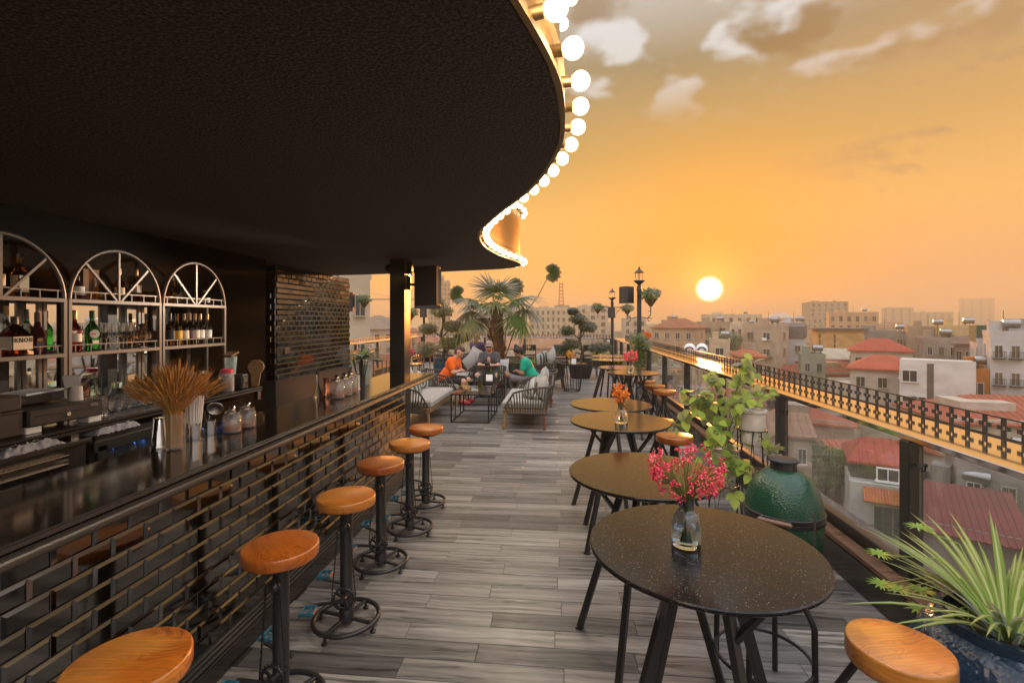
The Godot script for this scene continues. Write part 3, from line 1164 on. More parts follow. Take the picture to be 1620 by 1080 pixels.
	for e: Array in [[2.05, 0.32, 0.16], [2.48, 0.34, 0.15], [3.02, 0.34, 0.14]]:
		var t := MB.new()
		var nx := 22
		var nz := 26
		var i0 := t.v.size()
		for ia in nx + 1:
			for ib in nz + 1:
				var fx := float(ia) / nx - 0.5
				var fz := float(ib) / nz - 0.5
				var rr := maxf(absf(fx), absf(fz)) * 2.0
				var hh := 0.055 * (1.0 - pow(rr, 4.0)) * (0.65 + 0.7 * absf(tn.get_noise_2d(fx * 0.5 + k * 3.0, fz * 0.55))) + 0.012 * tn.get_noise_2d(fx * 2.0, fz * 2.0 + k)
				t.vert(Vector3(fx * e[2] * (1.0 + 0.15 * tn.get_noise_1d(fz * 0.6 + k)), hh, fz * e[1]), Vector3.UP, Vector2(fx, fz))
		for ia in nx:
			for ib in nz:
				var i := i0 + ia * (nz + 1) + ib
				t.tri(i, i + 1, i + nz + 2)
				t.tri(i, i + nz + 2, i + nz + 1)
		var stl := SurfaceTool.new()
		stl.create_from(t.mesh(), 0)
		stl.generate_normals()
		var to := put(stl.commit(), "bar_towel" if k == 0 else "bar_towel_%03d" % k, M.towel, self, T(P(-3.02, 1.066 if k < 2 else 1.06, e[0])))
		tag(to, ["crumpled pale grey towel at the frame edge on the steel cabinet", "crumpled pale grey towel under the cash drawer on the steel cabinet", "crumpled lilac grey towel above the blue-lit fridge"][k], "towel", "bar towels")
		k += 1
	# ---- bottles ----
	var amber := solid(0.62, 0.24, 0.04)
	var brown := solid(0.3, 0.1, 0.03)
	var green := solid(0.06, 0.45, 0.05)
	var red := solid(0.62, 0.01, 0.03)
	var dark := solid(0.1, 0.02, 0.04, 0.55)
	var gold := solid(0.85, 0.5, 0.08)
	var rum := solid(0.93, 0.97, 0.94)
	var capk := mt(0.05, 0.045, 0.045, 0.4)
	var capg := mt(0.45, 0.3, 0.13, 0.35, 0.6)
	var cork := mt(0.4, 0.24, 0.13, 0.7)
	var u := 1.956
	var x := -3.585
	bottle("amber whisky bottle with pale label at the frame edge on the top shelf", P(x, u, 2.79), 0.31, 0.036, amber, cork, M.paper, 0.22, 0.46)
	bottle("clear square whisky bottle with cream label on the leftmost top shelf", P(x, u, 2.92), 0.29, 0.046, amber, rum, M.paper, 0.12, 0.5, true)
	bottle("black bottle with arched silver label on the top shelf", P(x, u, 3.31), 0.18, 0.042, dark, capk, M.white, 0.2, 0.55)
	var bx := MB.new()
	bx.cube(Vector3(0, 0.12, 0), Vector3(0.11, 0.24, 0.13), 0.002)
	tag(put(bx, "gift_carton", mt(0.16, 0.09, 0.055, 0.7), self, T(P(-3.64, u, 3.42))), "brown gift carton standing behind the round decanter", "carton")
	var dec := thing("decanter", "squat golden decanter in front of the brown carton", "decanter", P(x, u, 3.5))
	put(lathe_mesh([0.0, 0.0, 0.05, 0.0, 0.062, 0.03, 0.058, 0.07, 0.03, 0.1, 0.016, 0.12, 0.022, 0.13, 0.0, 0.13]), "glass", gold, dec)
	put(lathe_mesh([0.0, 0.128, 0.018, 0.128, 0.024, 0.15, 0.012, 0.165, 0.0, 0.165]), "stopper", M.glassy, dec)
	bottle("brown whisky bottle with slanted cream label under the middle arch", P(x, u, 3.66), 0.27, 0.034, brown, capg, M.paper, 0.2, 0.42)
	bottle("copper-coloured whisky bottle with cream label beside the right spoke", P(x, u, 3.82), 0.28, 0.038, amber, capg, M.paper, 0.3, 0.52, true)
	var d2 := thing("decanter", "tall crystal decanter with glass ball stopper on the right top shelf", "decanter", P(x, u, 4.26))
	put(lathe_mesh([0.0, 0.0, 0.07, 0.0, 0.075, 0.05, 0.07, 0.11, 0.03, 0.14, 0.018, 0.16, 0.018, 0.2, 0.0, 0.2]), "glass", gold, d2)
	put(lathe_mesh([0.0, 0.2, 0.014, 0.2, 0.03, 0.225, 0.03, 0.245, 0.014, 0.265, 0.0, 0.267]), "stopper", M.glassy, d2)
	for e: Array in [[4.1, 0.07], [4.17, 0.062], [4.36, 0.05], [4.43, 0.055]]:
		var g := thing("crystal_jug", "small cut crystal jug crowded on the right top shelf", "jug", P(x - 0.02, u, e[0]), 0.0, "crystal jugs on the right top shelf")
		put(lathe_mesh([0.0, 0.0, e[1] * 0.6, 0.0, e[1] * 0.75, 0.04, e[1] * 0.7, 0.1, e[1] * 0.4, 0.13, e[1] * 0.5, 0.15, 0.0, 0.15], 10), "glass", gold if e[0] < 4.3 else M.glassy, g)
	bottle("short dark flask with white label on the right top shelf", P(x, u, 4.62), 0.15, 0.05, brown, cork, M.white, 0.2, 0.5)
	# middle shelf
	var m := 1.568
	var o := bottle("square bourbon bottle with big printed tan label", P(-3.55, m, 2.86), 0.26, 0.088, solid(0.5, 0.05, 0.02), capk, null, 0.1, 0.5, true, 0.2)
	var lb := MB.new()
	lb.cube(Vector3(0.0635, 0.085, 0), Vector3(0.002, 0.085, 0.116))
	lb.cube(Vector3(0, 0.085, 0.0635), Vector3(0.116, 0.085, 0.002))
	put(lb, "paper_label", M.paper, o)
	lettering("KNOB", 0.04, M.black, o, Vector3(0.066, 0.105, 0), PI / 2)
	bottle("tall bottle with red and white neck band behind the bourbon", P(-3.66, m, 2.9), 0.33, 0.036, rum, cork, M.white, 0.5, 0.6)
	bottle("bright green gin bottle behind the dark cognac", P(-3.63, m, 3.0), 0.31, 0.04, green, capk, M.paper, 0.2, 0.4)
	var cg := thing("liquor_bottle", "dark pear-shaped cognac bottle with gold emblem", "bottle", P(x, m, 3.03), 0.0, "bottles on the arched racks")
	put(lathe_mesh([0.0, 0.0, 0.045, 0.0, 0.048, 0.02, 0.048, 0.09, 0.036, 0.15, 0.018, 0.2, 0.014, 0.24, 0.0, 0.24]), "glass", dark, cg)
	put(lathe_mesh([0.0, 0.225, 0.017, 0.225, 0.017, 0.29, 0.0, 0.29]), "cap", capk, cg)
	put(lathe_mesh([0.0, 0.0, 0.014, 0.0, 0.012, 0.003, 0.0, 0.003]), "emblem", M.gold, cg, Transform3D(Basis(Vector3(0, 0, 1), -PI / 2).rotated(Vector3.UP, -0.5), Vector3(0.044, 0.1, 0.022)))
	var rb := MB.new()
	rb.cube(Vector3(0.042, 0.035, 0.02), Vector3(0.004, 0.025, 0.04), 0.001)
	put(rb, "paper_label", mt(0.4, 0.02, 0.02), cg, T(Vector3.ZERO, 0.3))
	var cp := bottle("red bitter aperitif bottle with white lettering", P(x, m, 3.29), 0.31, 0.04, red, capg, M.white, 0.24, 0.44)
	lettering("CAMPARI", 0.022, M.white, cp, Vector3(0.036, 0.148, 0.022), PI / 2 + 0.0)
	var vm := bottle("green vermouth bottle with round white emblem", P(x, m, 3.425), 0.31, 0.045, green, mt(0.02, 0.1, 0.03), null)
	put(lathe_mesh([0.0, 0.0, 0.032, 0.0, 0.03, 0.003, 0.0, 0.003]), "emblem", M.white, vm, Transform3D(Basis(Vector3(0, 0, 1), -PI / 2).rotated(Vector3.UP, -0.35), Vector3(0.041, 0.13, 0.018)))
	var eb := MB.new()
	eb.cube(Vector3(0.044, 0.13, 0.018), Vector3(0.004, 0.012, 0.05))
	put(eb, "emblem_bar", mt(0.5, 0.02, 0.03), vm)
	var l2 := MB.new()
	l2.cube(Vector3(0.044, 0.065, 0.012), Vector3(0.003, 0.03, 0.05))
	put(l2, "paper_label", M.paper, vm)
	var rums := [[4.18, brown, capk, "dark rum bottle at the left end of the rum row", M.black], [4.265, gold, gold, "yellow rum bottle second in the rum row", mt(0.75, 0.4, 0.04)], [4.35, amber, cork, "amber rum bottle with cream label in the rum row", M.paper], [4.42, brown, cork, "dark violet rum bottle in the middle of the rum row", mt(0.1, 0.04, 0.07)], [4.49, rum, cork, "clear rum bottle half hidden beside the violet one", M.paper], [4.56, rum, capg, "clear white rum bottle second from the right of the row", M.white], [4.66, rum, capg, "clear white rum bottle at the right end of the row", M.white]]
	for e: Array in rums:
		bottle(e[3], P(x, m, e[0]), 0.3, 0.041, e[1], e[2], e[4], 0.2, 0.46)
	var gd := thing("globe_decanter", "round glass globe decanter on a small stand", "decanter", P(x, m, 3.88))
	put(lathe_mesh([0.0, 0.03, 0.03, 0.035, 0.062, 0.075, 0.066, 0.1, 0.055, 0.135, 0.025, 0.155, 0.02, 0.18, 0.0, 0.18]), "glass", solid(0.7, 0.45, 0.3), gd)
	put(lathe_mesh([0.0, 0.0, 0.05, 0.0, 0.05, 0.01, 0.02, 0.03, 0.0, 0.03]), "stand", M.chrome, gd)
	put(lathe_mesh([0.0, 0.178, 0.022, 0.178, 0.026, 0.2, 0.0, 0.21]), "stopper", M.black, gd)
	# stemware
	var wg := lathe_mesh([0.0, 0.0, 0.034, 0.0, 0.034, 0.002, 0.004, 0.006, 0.0035, 0.085, 0.012, 0.092, 0.034, 0.12, 0.037, 0.15, 0.03, 0.215, 0.0287, 0.215, 0.0355, 0.15, 0.0325, 0.121, 0.011, 0.094, 0.0, 0.093], 20)
	var first: Node3D = null
	for e: Array in [[-3.62, 2.83], [-3.6, 2.96], [-3.57, 3.53], [-3.64, 3.55], [-3.57, 3.6], [-3.64, 3.63], [-3.57, 3.68], [-3.64, 3.71], [-3.57, 3.755], [-3.64, 3.79]]:
		if first == null:
			first = thing("wine_glass", "empty stemmed wine glass beside the square bourbon bottle", "wine glass", P(e[0], m, e[1]), 0.0, "wine glasses on the racks")
			put(wg, "glass", M.glassy, first)
		else:
			copy(first, P(e[0], m, e[1]), 0.0, "empty stemmed wine glass beside the square bourbon bottle" if e[1] < 3.0 else "empty stemmed wine glass in the cluster beside the green vermouth bottle", "wine glasses beside the bourbon" if e[1] < 3.0 else "wine glasses beside the vermouth")
	first.set_meta("group", "wine glasses beside the bourbon")
	# tumblers and highballs on the counter
	var tum := lathe_mesh([0.0, 0.0, 0.033, 0.0, 0.036, 0.008, 0.038, 0.09, 0.0365, 0.09, 0.034, 0.014, 0.0, 0.014], 14)
	var high := lathe_mesh([0.0, 0.0, 0.029, 0.0, 0.03, 0.006, 0.034, 0.15, 0.0325, 0.15, 0.028, 0.012, 0.0, 0.012], 14)
	var tf: Node3D = null
	var hf: Node3D = null
	for r in 3:
		for c in 9:
			var pos := P(-3.27 - r * 0.085 + 0.01 * sin(c * 3.1), 1.1405, 3.3 + c * 0.083 + r * 0.03)
			if r < 2 and c > 7:
				continue
			if r < 2:
				var lab := "clear ribbed tumbler in the front row on the back counter" if r == 0 else "clear ribbed tumbler in the second row on the back counter"
				if tf == null:
					tf = thing("tumbler", lab, "tumbler", pos)
					put(tum, "glass", M.glassy, tf)
				else:
					copy(tf, pos, 0.0, lab)
				get_child(get_child_count() - 1).set_meta("group", "tumblers in the front row" if r == 0 else "tumblers in the second row")
			else:
				if hf == null:
					hf = thing("highball_glass", "tall clear highball glass behind the tumblers", "highball glass", pos, 0.0, "highball glasses behind the tumblers")
					put(high, "glass", M.glassy, hf)
				else:
					copy(hf, pos, 0.0)
	# two big mugs with handles
	for k2 in 2:
		var mg := thing("glass_mug", ["thick dimpled glass mug nearest the cash drawer", "thick dimpled glass mug second from the cash drawer"][k2], "mug", P(-3.2, 1.1405, 2.99 + k2 * 0.12), 0.4, "glass mugs by the cash drawer")
		put(lathe_mesh([0.0, 0.0, 0.05, 0.0, 0.053, 0.02, 0.05, 0.03, 0.052, 0.1, 0.044, 0.13, 0.04, 0.14, 0.038, 0.14, 0.047, 0.1, 0.046, 0.016, 0.0, 0.016], 12), "glass", M.glassy, mg)
		var hd := MB.new()
		hd.tube(PackedVector3Array([Vector3(0, 0.03, 0.05), Vector3(0, 0.035, 0.08), Vector3(0, 0.07, 0.09), Vector3(0, 0.105, 0.08), Vector3(0, 0.11, 0.05)]), 0.007, 7)
		put(hd, "handle", M.glassy, mg)
	# bottles, jars and carafes standing further along
	for e: Array in [[-3.5, 3.55, 0.06, 0.17, solid(0.5, 0.8, 0.75), "pale teal glass carafe behind the highball glasses"], [-3.52, 3.72, 0.055, 0.16, solid(0.6, 0.85, 0.8), "smaller pale teal glass carafe near the middle mirror"]]:
		var j := thing("carafe", e[5], "carafe", P(e[0], 1.1405, e[1]))
		put(lathe_mesh([0.0, 0.0, e[2], 0.0, e[2] * 0.98, e[3] * 0.5, e[2] * 0.5, e[3] * 0.75, e[2] * 0.6, e[3], 0.0, e[3]]), "glass", e[4], j)
	var jt := [solid(0.75, 0.3, 0.3), solid(0.5, 0.75, 0.5), rum, solid(0.8, 0.45, 0.25), rum, solid(0.8, 0.4, 0.45)]
	for k3 in 6:
		var j := thing("storage_jar", "lidded glass storage jar behind the dried wheat, number %s from the left" % ["one", "two", "three", "four", "five", "six"][k3], "jar", P(-3.42 + 0.05 * (k3 % 2), 1.1405, 3.9 + k3 * 0.085), 0.0, "storage jars behind the wheat")
		put(lathe_mesh([0.0, 0.0, 0.034, 0.0, 0.036, 0.01, 0.036, 0.14, 0.028, 0.16, 0.0, 0.16]), "glass", jt[k3], j)
		put(lathe_mesh([0.0, 0.158, 0.03, 0.158, 0.03, 0.185, 0.0, 0.187]), "lid", M.chrome, j)
	# jar with pink lid, blender, grinder, board
	var pj := thing("spice_jar", "plastic jar of brown spice with bright pink lid", "jar", P(-3.1, 1.1405, 4.28))
	put(lathe_mesh([0.0, 0.0, 0.062, 0.0, 0.066, 0.012, 0.066, 0.15, 0.05, 0.175, 0.0, 0.175]), "body", glass(0.8, 0.75, 0.75, 0.25), pj)
	put(lathe_mesh([0.0, 0.004, 0.06, 0.004, 0.06, 0.115, 0.0, 0.12]), "spice", grain(mt(0.2, 0.1, 0.07, 0.95), M.fine, 30.0), pj)
	put(lathe_mesh([0.0, 0.17, 0.055, 0.17, 0.055, 0.2, 0.05, 0.204, 0.0, 0.204]), "lid", mt(0.65, 0.03, 0.09, 0.45), pj)
	var bl := thing("blender", "bar blender with clear jug and tilted lid", "blender", P(-3.3, 1.1405, 4.62))
	put(lathe_mesh([0.0, 0.0, 0.075, 0.0, 0.06, 0.1, 0.0, 0.1], 4), "base", M.black, bl, T(Vector3.ZERO, PI / 4))
	put(lathe_mesh([0.045, 0.1, 0.062, 0.3, 0.058, 0.3, 0.042, 0.102], 8), "jug", glass(0.6, 0.75, 0.75, 0.22), bl)
	b = MB.new()
	b.box(Transform3D(Basis(Vector3(1, 0, 0), 0.3), Vector3(0, 0.32, 0)), Vector3(0.1, 0.02, 0.13), 0.004)
	put(b, "lid", M.sill, bl)
	var gr := thing("coffee_grinder", "small black coffee grinder beside the pink-lidded jar", "grinder", P(-3.08, 1.1405, 4.45))
	b = MB.new()
	b.cube(Vector3(0, 0.07, 0), Vector3(0.11, 0.14, 0.1), 0.012)
	put(b, "body", M.black, gr)
	b = MB.new()
	b.cube(Vector3(0.057, 0.09, 0), Vector3(0.006, 0.05, 0.06), 0.002)
	put(b, "front_plate", M.steel, gr)
	var bd := thing("serving_board", "round-topped wooden serving board leaning at the counter end", "board", P(-3.02, 1.145, 4.6), 0.3)
	b = MB.new()
	var out := PackedVector2Array([Vector2(-0.03, -0.1), Vector2(0.03, -0.1)])
	for kk in 17:
		var a := -0.9 + (PI + 1.8) * kk / 16
		out.push_back(Vector2(0.075 * cos(a), 0.09 + 0.075 * sin(a)))
	b.prism(Transform3D(Basis(Vector3(1, 0, 0), -0.12), Vector3(0, 0.1, 0)), out, -0.008, 0.008)
	put(b, "board", M.teak, bd)
	# cash drawer, printer, boxes
	var cd := thing("cash_drawer", "black metal cash drawer with chrome lock", "cash drawer", P(-3.2, 1.1405, 2.75), -0.12)
	b = MB.new()
	b.cube(Vector3(0, 0.09, 0), Vector3(0.36, 0.1, 0.42), 0.004)
	put(b, "case", M.black, cd)
	b = MB.new()
	b.cube(Vector3(0.182, 0.09, 0), Vector3(0.008, 0.088, 0.4), 0.003)
	put(b, "front", M.iron_warm, cd)
	b = MB.new()
	b.cube(Vector3(0.1875, 0.1, -0.1), Vector3(0.003, 0.006, 0.14))
	b.cube(Vector3(0.1875, 0.1, 0.1), Vector3(0.003, 0.006, 0.14))
	put(b, "slot", M.black, cd)
	put(lathe_mesh([0.0, 0.0, 0.014, 0.0, 0.012, 0.006, 0.0, 0.006]), "lock", M.chrome, cd, Transform3D(Basis(Vector3(0, 0, 1), -PI / 2), Vector3(0.186, 0.085, 0)))
	b = MB.new()
	b.cube(Vector3(0.1875, 0.118, -0.15), Vector3(0.003, 0.018, 0.05))
	put(b, "sticker", M.steel, cd)
	b = MB.new()
	for sx: float in [-1.0, 1.0]:
		b.cube(Vector3(0.12, 0.02, sx * 0.17), Vector3(0.1, 0.04, 0.08), 0.004)
	put(b, "foot", M.white, cd)
	var pn := thing("receipt_printer", "dark grey receipt printer at the left edge", "printer", P(-3.16, 1.1405, 2.42), -0.1)
	b = MB.new()
	b.cube(Vector3(0, 0.07, 0), Vector3(0.2, 0.14, 0.2), 0.012)
	put(b, "body", M.iron_warm, pn)
	b = MB.new()
	b.cube(Vector3(0.0, 0.19, 0), Vector3(0.19, 0.09, 0.19), 0.012)
	put(b, "cover", M.iron_warm, pn)
	b = MB.new()
	b.cube(Vector3(0.098, 0.143, 0), Vector3(0.008, 0.008, 0.19), 0.002)
	put(b, "trim", M.chrome, pn)
	var tr := thing("paper_tray", "black open tray with papers on the cash drawer", "tray", P(-3.3, 1.29, 2.72))
	b = MB.new()
	b.cube(Vector3(0, 0.03, 0), Vector3(0.2, 0.06, 0.26), 0.004)
	put(b, "tray", M.black, tr)
	b = MB.new()
	b.box(Transform3D(Basis(Vector3.UP, 0.2), Vector3(0.02, 0.066, 0)), Vector3(0.2, 0.012, 0.28), 0.001)
	put(b, "papers", mt(0.45, 0.47, 0.52, 0.6), tr)
	var cup := thing("card_holder", "white ribbed cup holding a dark card on the cash drawer", "holder", P(-3.13, 1.282, 2.88))
	put(lathe_mesh([0.0, 0.0, 0.038, 0.0, 0.036, 0.03, 0.034, 0.09, 0.0, 0.09]), "cup", mt(0.6, 0.52, 0.5, 0.7), cup)
	b = MB.new()
	b.box(Transform3D(Basis(Vector3(0, 0, 1), 0.25), Vector3(-0.02, 0.12, 0.01)), Vector3(0.006, 0.09, 0.11), 0.002)
	put(b, "card", M.black, cup)


# ---------- stools and tables ----------
func arc(c: Vector3, r: float, a0: float, a1: float, n: int, ax := Vector3(1, 0, 0), ay := Vector3(0, 0, 1)) -> PackedVector3Array:
	var o := PackedVector3Array()
	for k in n + 1:
		var a := a0 + (a1 - a0) * k / n
		o.push_back(c + ax * (r * cos(a)) + ay * (r * sin(a)))
	return o

func seat_mesh(r: float, t: float) -> ArrayMesh:
	# a disc of solid wood, its rim a little uneven and softly rounded
	var b := MB.new()
	var pr := [0.0, 0.0, r * 0.93, 0.0, r * 0.985, t * 0.1, r, t * 0.3, r, t * 0.86, r * 0.985, t * 0.97, r * 0.95, t, 0.0, t]
	b.lathe(Transform3D(), pv(pr), 40, 0.6)
	for k in b.v.size():
		var p := b.v[k]
		var a := atan2(p.z, p.x)
		b.v[k] = Vector3(p.x * (1.0 + 0.012 * sin(a * 2.0 + 1.0) + 0.008 * sin(a * 5.0)), p.y, p.z * (1.0 + 0.01 * sin(a * 3.0)))
	return b.mesh()

func bike_stool(label: String, at: Vector3, turn: float, crank: float, wood: int) -> void:
	var o := thing("bicycle_stool", label, "bar stool", at, turn, "bicycle-crank stools along the bar")
	var s := put(seat_mesh(0.166, 0.058), "seat", M.seat[wood % 4], o, Transform3D(Basis(Vector3.UP, wood * 1.3), Vector3(0, 0.712, 0)))
	var b := MB.new()
	b.lathe(Transform3D(), pv([0.0, 0.695, 0.12, 0.695, 0.125, 0.712, 0.0, 0.712]), 24)
	put(b, "seat_plate", M.iron, s, Transform3D(Basis(), Vector3(0, -0.712, 0)))
	b = MB.new()
	b.lathe(Transform3D(), pv([0.0, 0.03, 0.042, 0.03, 0.042, 0.1, 0.036, 0.11, 0.036, 0.695, 0.0, 0.695]), 20)
	put(b, "pedestal", M.iron, o)
	b = MB.new()
	b.tube(arc(Vector3(0, 0.05, 0), 0.185, 0, TAU * 31 / 32, 31), 0.0135, 10, true)
	put(b, "base_ring", M.iron, o)
	for k in 2:
		b = MB.new()
		var d := Vector3(cos(k * PI / 2 + 0.4), 0, sin(k * PI / 2 + 0.4)) * 0.18
		b.bar(Vector3(0, 0.05, 0) - d, Vector3(0, 0.05 + 0.001 * k, 0) + d, 0.022, 0.016, 0.003)
		put(b, "cross_bar", M.iron, o)
	for k in 4:
		b = MB.new()
		var a := k * PI / 2 + 0.4
		b.lathe(T(Vector3(cos(a) * 0.185, 0, sin(a) * 0.185)), pv([0.0, 0.0, 0.017, 0.0, 0.018, 0.008, 0.008, 0.014, 0.006, 0.04, 0.0, 0.04]), 12)
		put(b, "foot", M.black, o)
	# bicycle drive: chainring and crank at knee level, sprocket above, chain between
	var g := Node3D.new()
	g.name = "bicycle_drive"
	g.position = Vector3(0, 0, 0.055)
	o.add_child(g)
	b = MB.new()
	var out := PackedVector2Array()
	for k in 44:
		var a := TAU * k / 44
		var r := 0.066 if k % 2 == 0 else 0.06
		out.push_back(Vector2(cos(a), sin(a)) * r)
	b.tube(arc(Vector3(0, 0.19, 0), 0.056, 0, TAU * 23 / 24, 23, Vector3(1, 0, 0), Vector3(0, 1, 0)), 0.006, 6, true)
	for k in 22:
		var a := TAU * k / 22
		b.box(Transform3D(Basis(Vector3(0, 0, 1), a), Vector3(cos(a) * 0.065, 0.19 + sin(a) * 0.065, 0)), Vector3(0.008, 0.007, 0.004))
	for k in 5:
		var a := TAU * k / 5
		b.bar(Vector3(0, 0.19, 0), Vector3(cos(a) * 0.055, 0.19 + sin(a) * 0.055, 0), 0.014, 0.006, 0.0, Vector3(0, 0, 1))
	b.lathe(Transform3D(Basis(Vector3(1, 0, 0), PI / 2), Vector3(0, 0.19, -0.1)), pv([0.0, 0.0, 0.019, 0.0, 0.019, 0.125, 0.0, 0.125]), 14)
	put(b, "chainring", M.iron, g)
	b = MB.new()
	b.lathe(Transform3D(Basis(Vector3(1, 0, 0), PI / 2), Vector3(0, 0.595, -0.02)), pv([0.0, 0.0, 0.031, 0.0, 0.031, 0.012, 0.02, 0.02, 0.014, 0.03, 0.0, 0.03]), 18)
	put(b, "sprocket", M.iron, g)
	b = MB.new()
	var path: Array[Vector3] = []
	path.append_array(Array(arc(Vector3(0, 0.19, 0), 0.068, PI, TAU, 14, Vector3(1, 0, 0), Vector3(0, 1, 0))))
	for k in 26:
		path.append(Vector3(0.068, 0.19, 0).lerp(Vector3(0.035, 0.595, 0), (k + 1) / 27.0))
	path.append_array(Array(arc(Vector3(0, 0.595, 0), 0.035, 0, PI, 8, Vector3(1, 0, 0), Vector3(0, 1, 0))))
	for k in 26:
		path.append(Vector3(-0.035, 0.595, 0).lerp(Vector3(-0.068, 0.19, 0), (k + 1) / 27.0))
	for k in path.size():
		var q: Vector3 = path[(k + 1) % path.size()]
		b.bar(path[k], path[k].lerp(q, 0.8), 0.007 if k % 2 == 0 else 0.004, 0.008, 0.0, Vector3(0, 0, 1))
	put(b, "chain", M.black, g)
	for side in 2:
		var z := 0.028 if side == 0 else -0.145
		var a := crank + (0.0 if side == 0 else 0.35)
		var tip := Vector3(-cos(a) * 0.165, 0.19 + sin(a) * 0.165, z)
		b = MB.new()
		b.bar(Vector3(0, 0.19, z), tip, 0.014, 0.022, 0.004, Vector3(0, 0, 1))
		var cr := put(b, "crank_arm", M.iron, g)
		b = MB.new()
		var pz := tip + Vector3(-0.01, 0, 0.055 if side == 0 else -0.055)
		for sx: float in [-1.0, 1.0]:
			b.cube(pz + Vector3(sx * 0.032, 0, 0), Vector3(0.014, 0.022, 0.088), 0.004)
			b.cube(pz + Vector3(0, 0, sx * 0.038), Vector3(0.066, 0.02, 0.014), 0.004)
		b.rod(tip, pz + Vector3(0, 0, 0.04 if side == 0 else -0.04), 0.007)
		var pd := put(b, "pedal", M.pedal, cr)
		for sx: float in [-1.0, 1.0]:
			b = MB.new()
			b.cube(pz + Vector3(sx * 0.0395, 0, 0), Vector3(0.003, 0.012, 0.05), 0.001)
			put(b, "reflector", M.reflector, pd)

func high_table(label: String, at: Vector3, turn: float, r := 0.405, h := 0.98) -> void:
	var o := thing("bar_table", label, "bar table", at, turn, "round black bar tables in a row")
	var b := MB.new()
	b.lathe(Transform3D(), pv([0.0, h - 0.018, r - 0.006, h - 0.018, r, h - 0.013, r, h - 0.004, r - 0.004, h, 0.0, h]), 72)
	put(b, "table_top", M.table_top, o)
	b = MB.new()
	b.lathe(Transform3D(), pv([0.0, h - 0.03, 0.17, h - 0.03, 0.17, h - 0.0185, 0.0, h - 0.0185]), 24)
	put(b, "hub_plate", M.iron, o)
	for k in 4:
		var a := k * PI / 2
		var u := Vector3(cos(a), 0, sin(a))
		b = MB.new()
		b.bar(u * 0.1 + Vector3(0, h - 0.03, 0), u * 0.385 + Vector3(0, 0.012, 0), 0.036, 0.03, 0.003, u.cross(Vector3.UP))
		var lg := put(b, "leg", M.iron, o)
		b = MB.new()
		b.bar(u * 0.17 + Vector3(0, h - 0.24, 0), u.rotated(Vector3.UP, 0.6) * 0.3 + Vector3(0, h - 0.022, 0), 0.026, 0.02, 0.002)
		put(b, "brace", M.iron, o)
		b = MB.new()
		b.cube(u * 0.386 + Vector3(0, 0.006, 0), Vector3(0.04, 0.012, 0.04), 0.002)
		put(b, "foot", M.black, lg)

func ring_stool(label: String, at: Vector3, turn: float, wood: int) -> void:
	# thick round seat on four bent tube legs held by a ring
	var o := thing("ring_stool", label, "stool", at, turn, "wooden stools with tube legs")
	put(seat_mesh(0.15, 0.075), "seat", M.seat[wood % 4], o, Transform3D(Basis(Vector3.UP, wood * 0.8), Vector3(0, 0.645, 0)))
	var b := MB.new()
	for k in 4:
		b = MB.new()
		var a := k * PI / 2 + PI / 4
		var u := Vector3(cos(a), 0, sin(a))
		b.tube(PackedVector3Array([u * 0.06 + Vector3(0, 0.64, 0), u * 0.11 + Vector3(0, 0.62, 0), u * 0.2 + Vector3(0, 0.44, 0), u * 0.215 + Vector3(0, 0.4, 0), u * 0.22 + Vector3(0, 0.0, 0)]), 0.0135, 10)
		put(b, "leg", M.iron, o)
	b = MB.new()
	b.tube(arc(Vector3(0, 0.19, 0), 0.212, 0, TAU * 39 / 40, 39), 0.009, 8, true)
	put(b, "foot_ring", M.iron, o)

func spider_stool(label: String, at: Vector3, turn: float, wood: int) -> void:
	# thick seat on a short pillar with four splayed legs and inner struts
	var o := thing("spider_stool", label, "stool", at, turn, "wooden stools with splayed legs")
	put(seat_mesh(0.165, 0.062), "seat", M.seat[wood % 4], o, Transform3D(Basis(Vector3.UP, wood * 0.9), Vector3(0, 0.678, 0)))
	var b := MB.new()
	b.lathe(Transform3D(), pv([0.0, 0.42, 0.042, 0.42, 0.042, 0.66, 0.1, 0.665, 0.1, 0.678, 0.0, 0.678]), 18)
	put(b, "pillar", M.iron, o)
	for k in 4:
		var a := k * PI / 2 + 0.5
		var u := Vector3(cos(a), 0, sin(a))
		b = MB.new()
		b.tube(PackedVector3Array([u * 0.03 + Vector3(0, 0.52, 0), u * 0.06 + Vector3(0, 0.44, 0), u * 0.25 + Vector3(0, 0.0, 0)]), 0.013, 8)
		put(b, "leg", M.iron, o)
		b = MB.new()
		b.tube(PackedVector3Array([u * 0.045 + Vector3(0, 0.42, 0), u * 0.07 + Vector3(0, 0.3, 0), u * 0.12 + Vector3(0, 0.2, 0), u * 0.17 + Vector3(0, 0.19, 0)]), 0.008, 6)
		put(b, "strut", M.iron, o)

func drum_table(label: String, at: Vector3, r: float, h: float) -> void:
	var o := thing("drum_table", label, "table", at, 0.3)
	var b := MB.new()
	b.lathe(Transform3D(), pv([0.0, h - 0.03, r - 0.005, h - 0.03, r, h - 0.025, r, h - 0.005, r - 0.005, h, 0.0, h]), 40)
	put(b, "table_top", M.table_top, o)
	for k in 5:
		var a := TAU * k / 5
		for e: float in [-0.13, 0.13]:
			b = MB.new()
			b.bar(Vector3(cos(a + e) * r * 0.8, h - 0.03, sin(a + e) * r * 0.8), Vector3(cos(a + e) * r * 0.55, 0.012, sin(a + e) * r * 0.55), 0.02, 0.014)
			put(b, "leg", M.iron, o)
	b = MB.new()
	b.tube(arc(Vector3(0, 0.012, 0), r * 0.55, 0, TAU * 23 / 24, 23), 0.011, 6, true)
	put(b, "base_ring", M.iron, o)

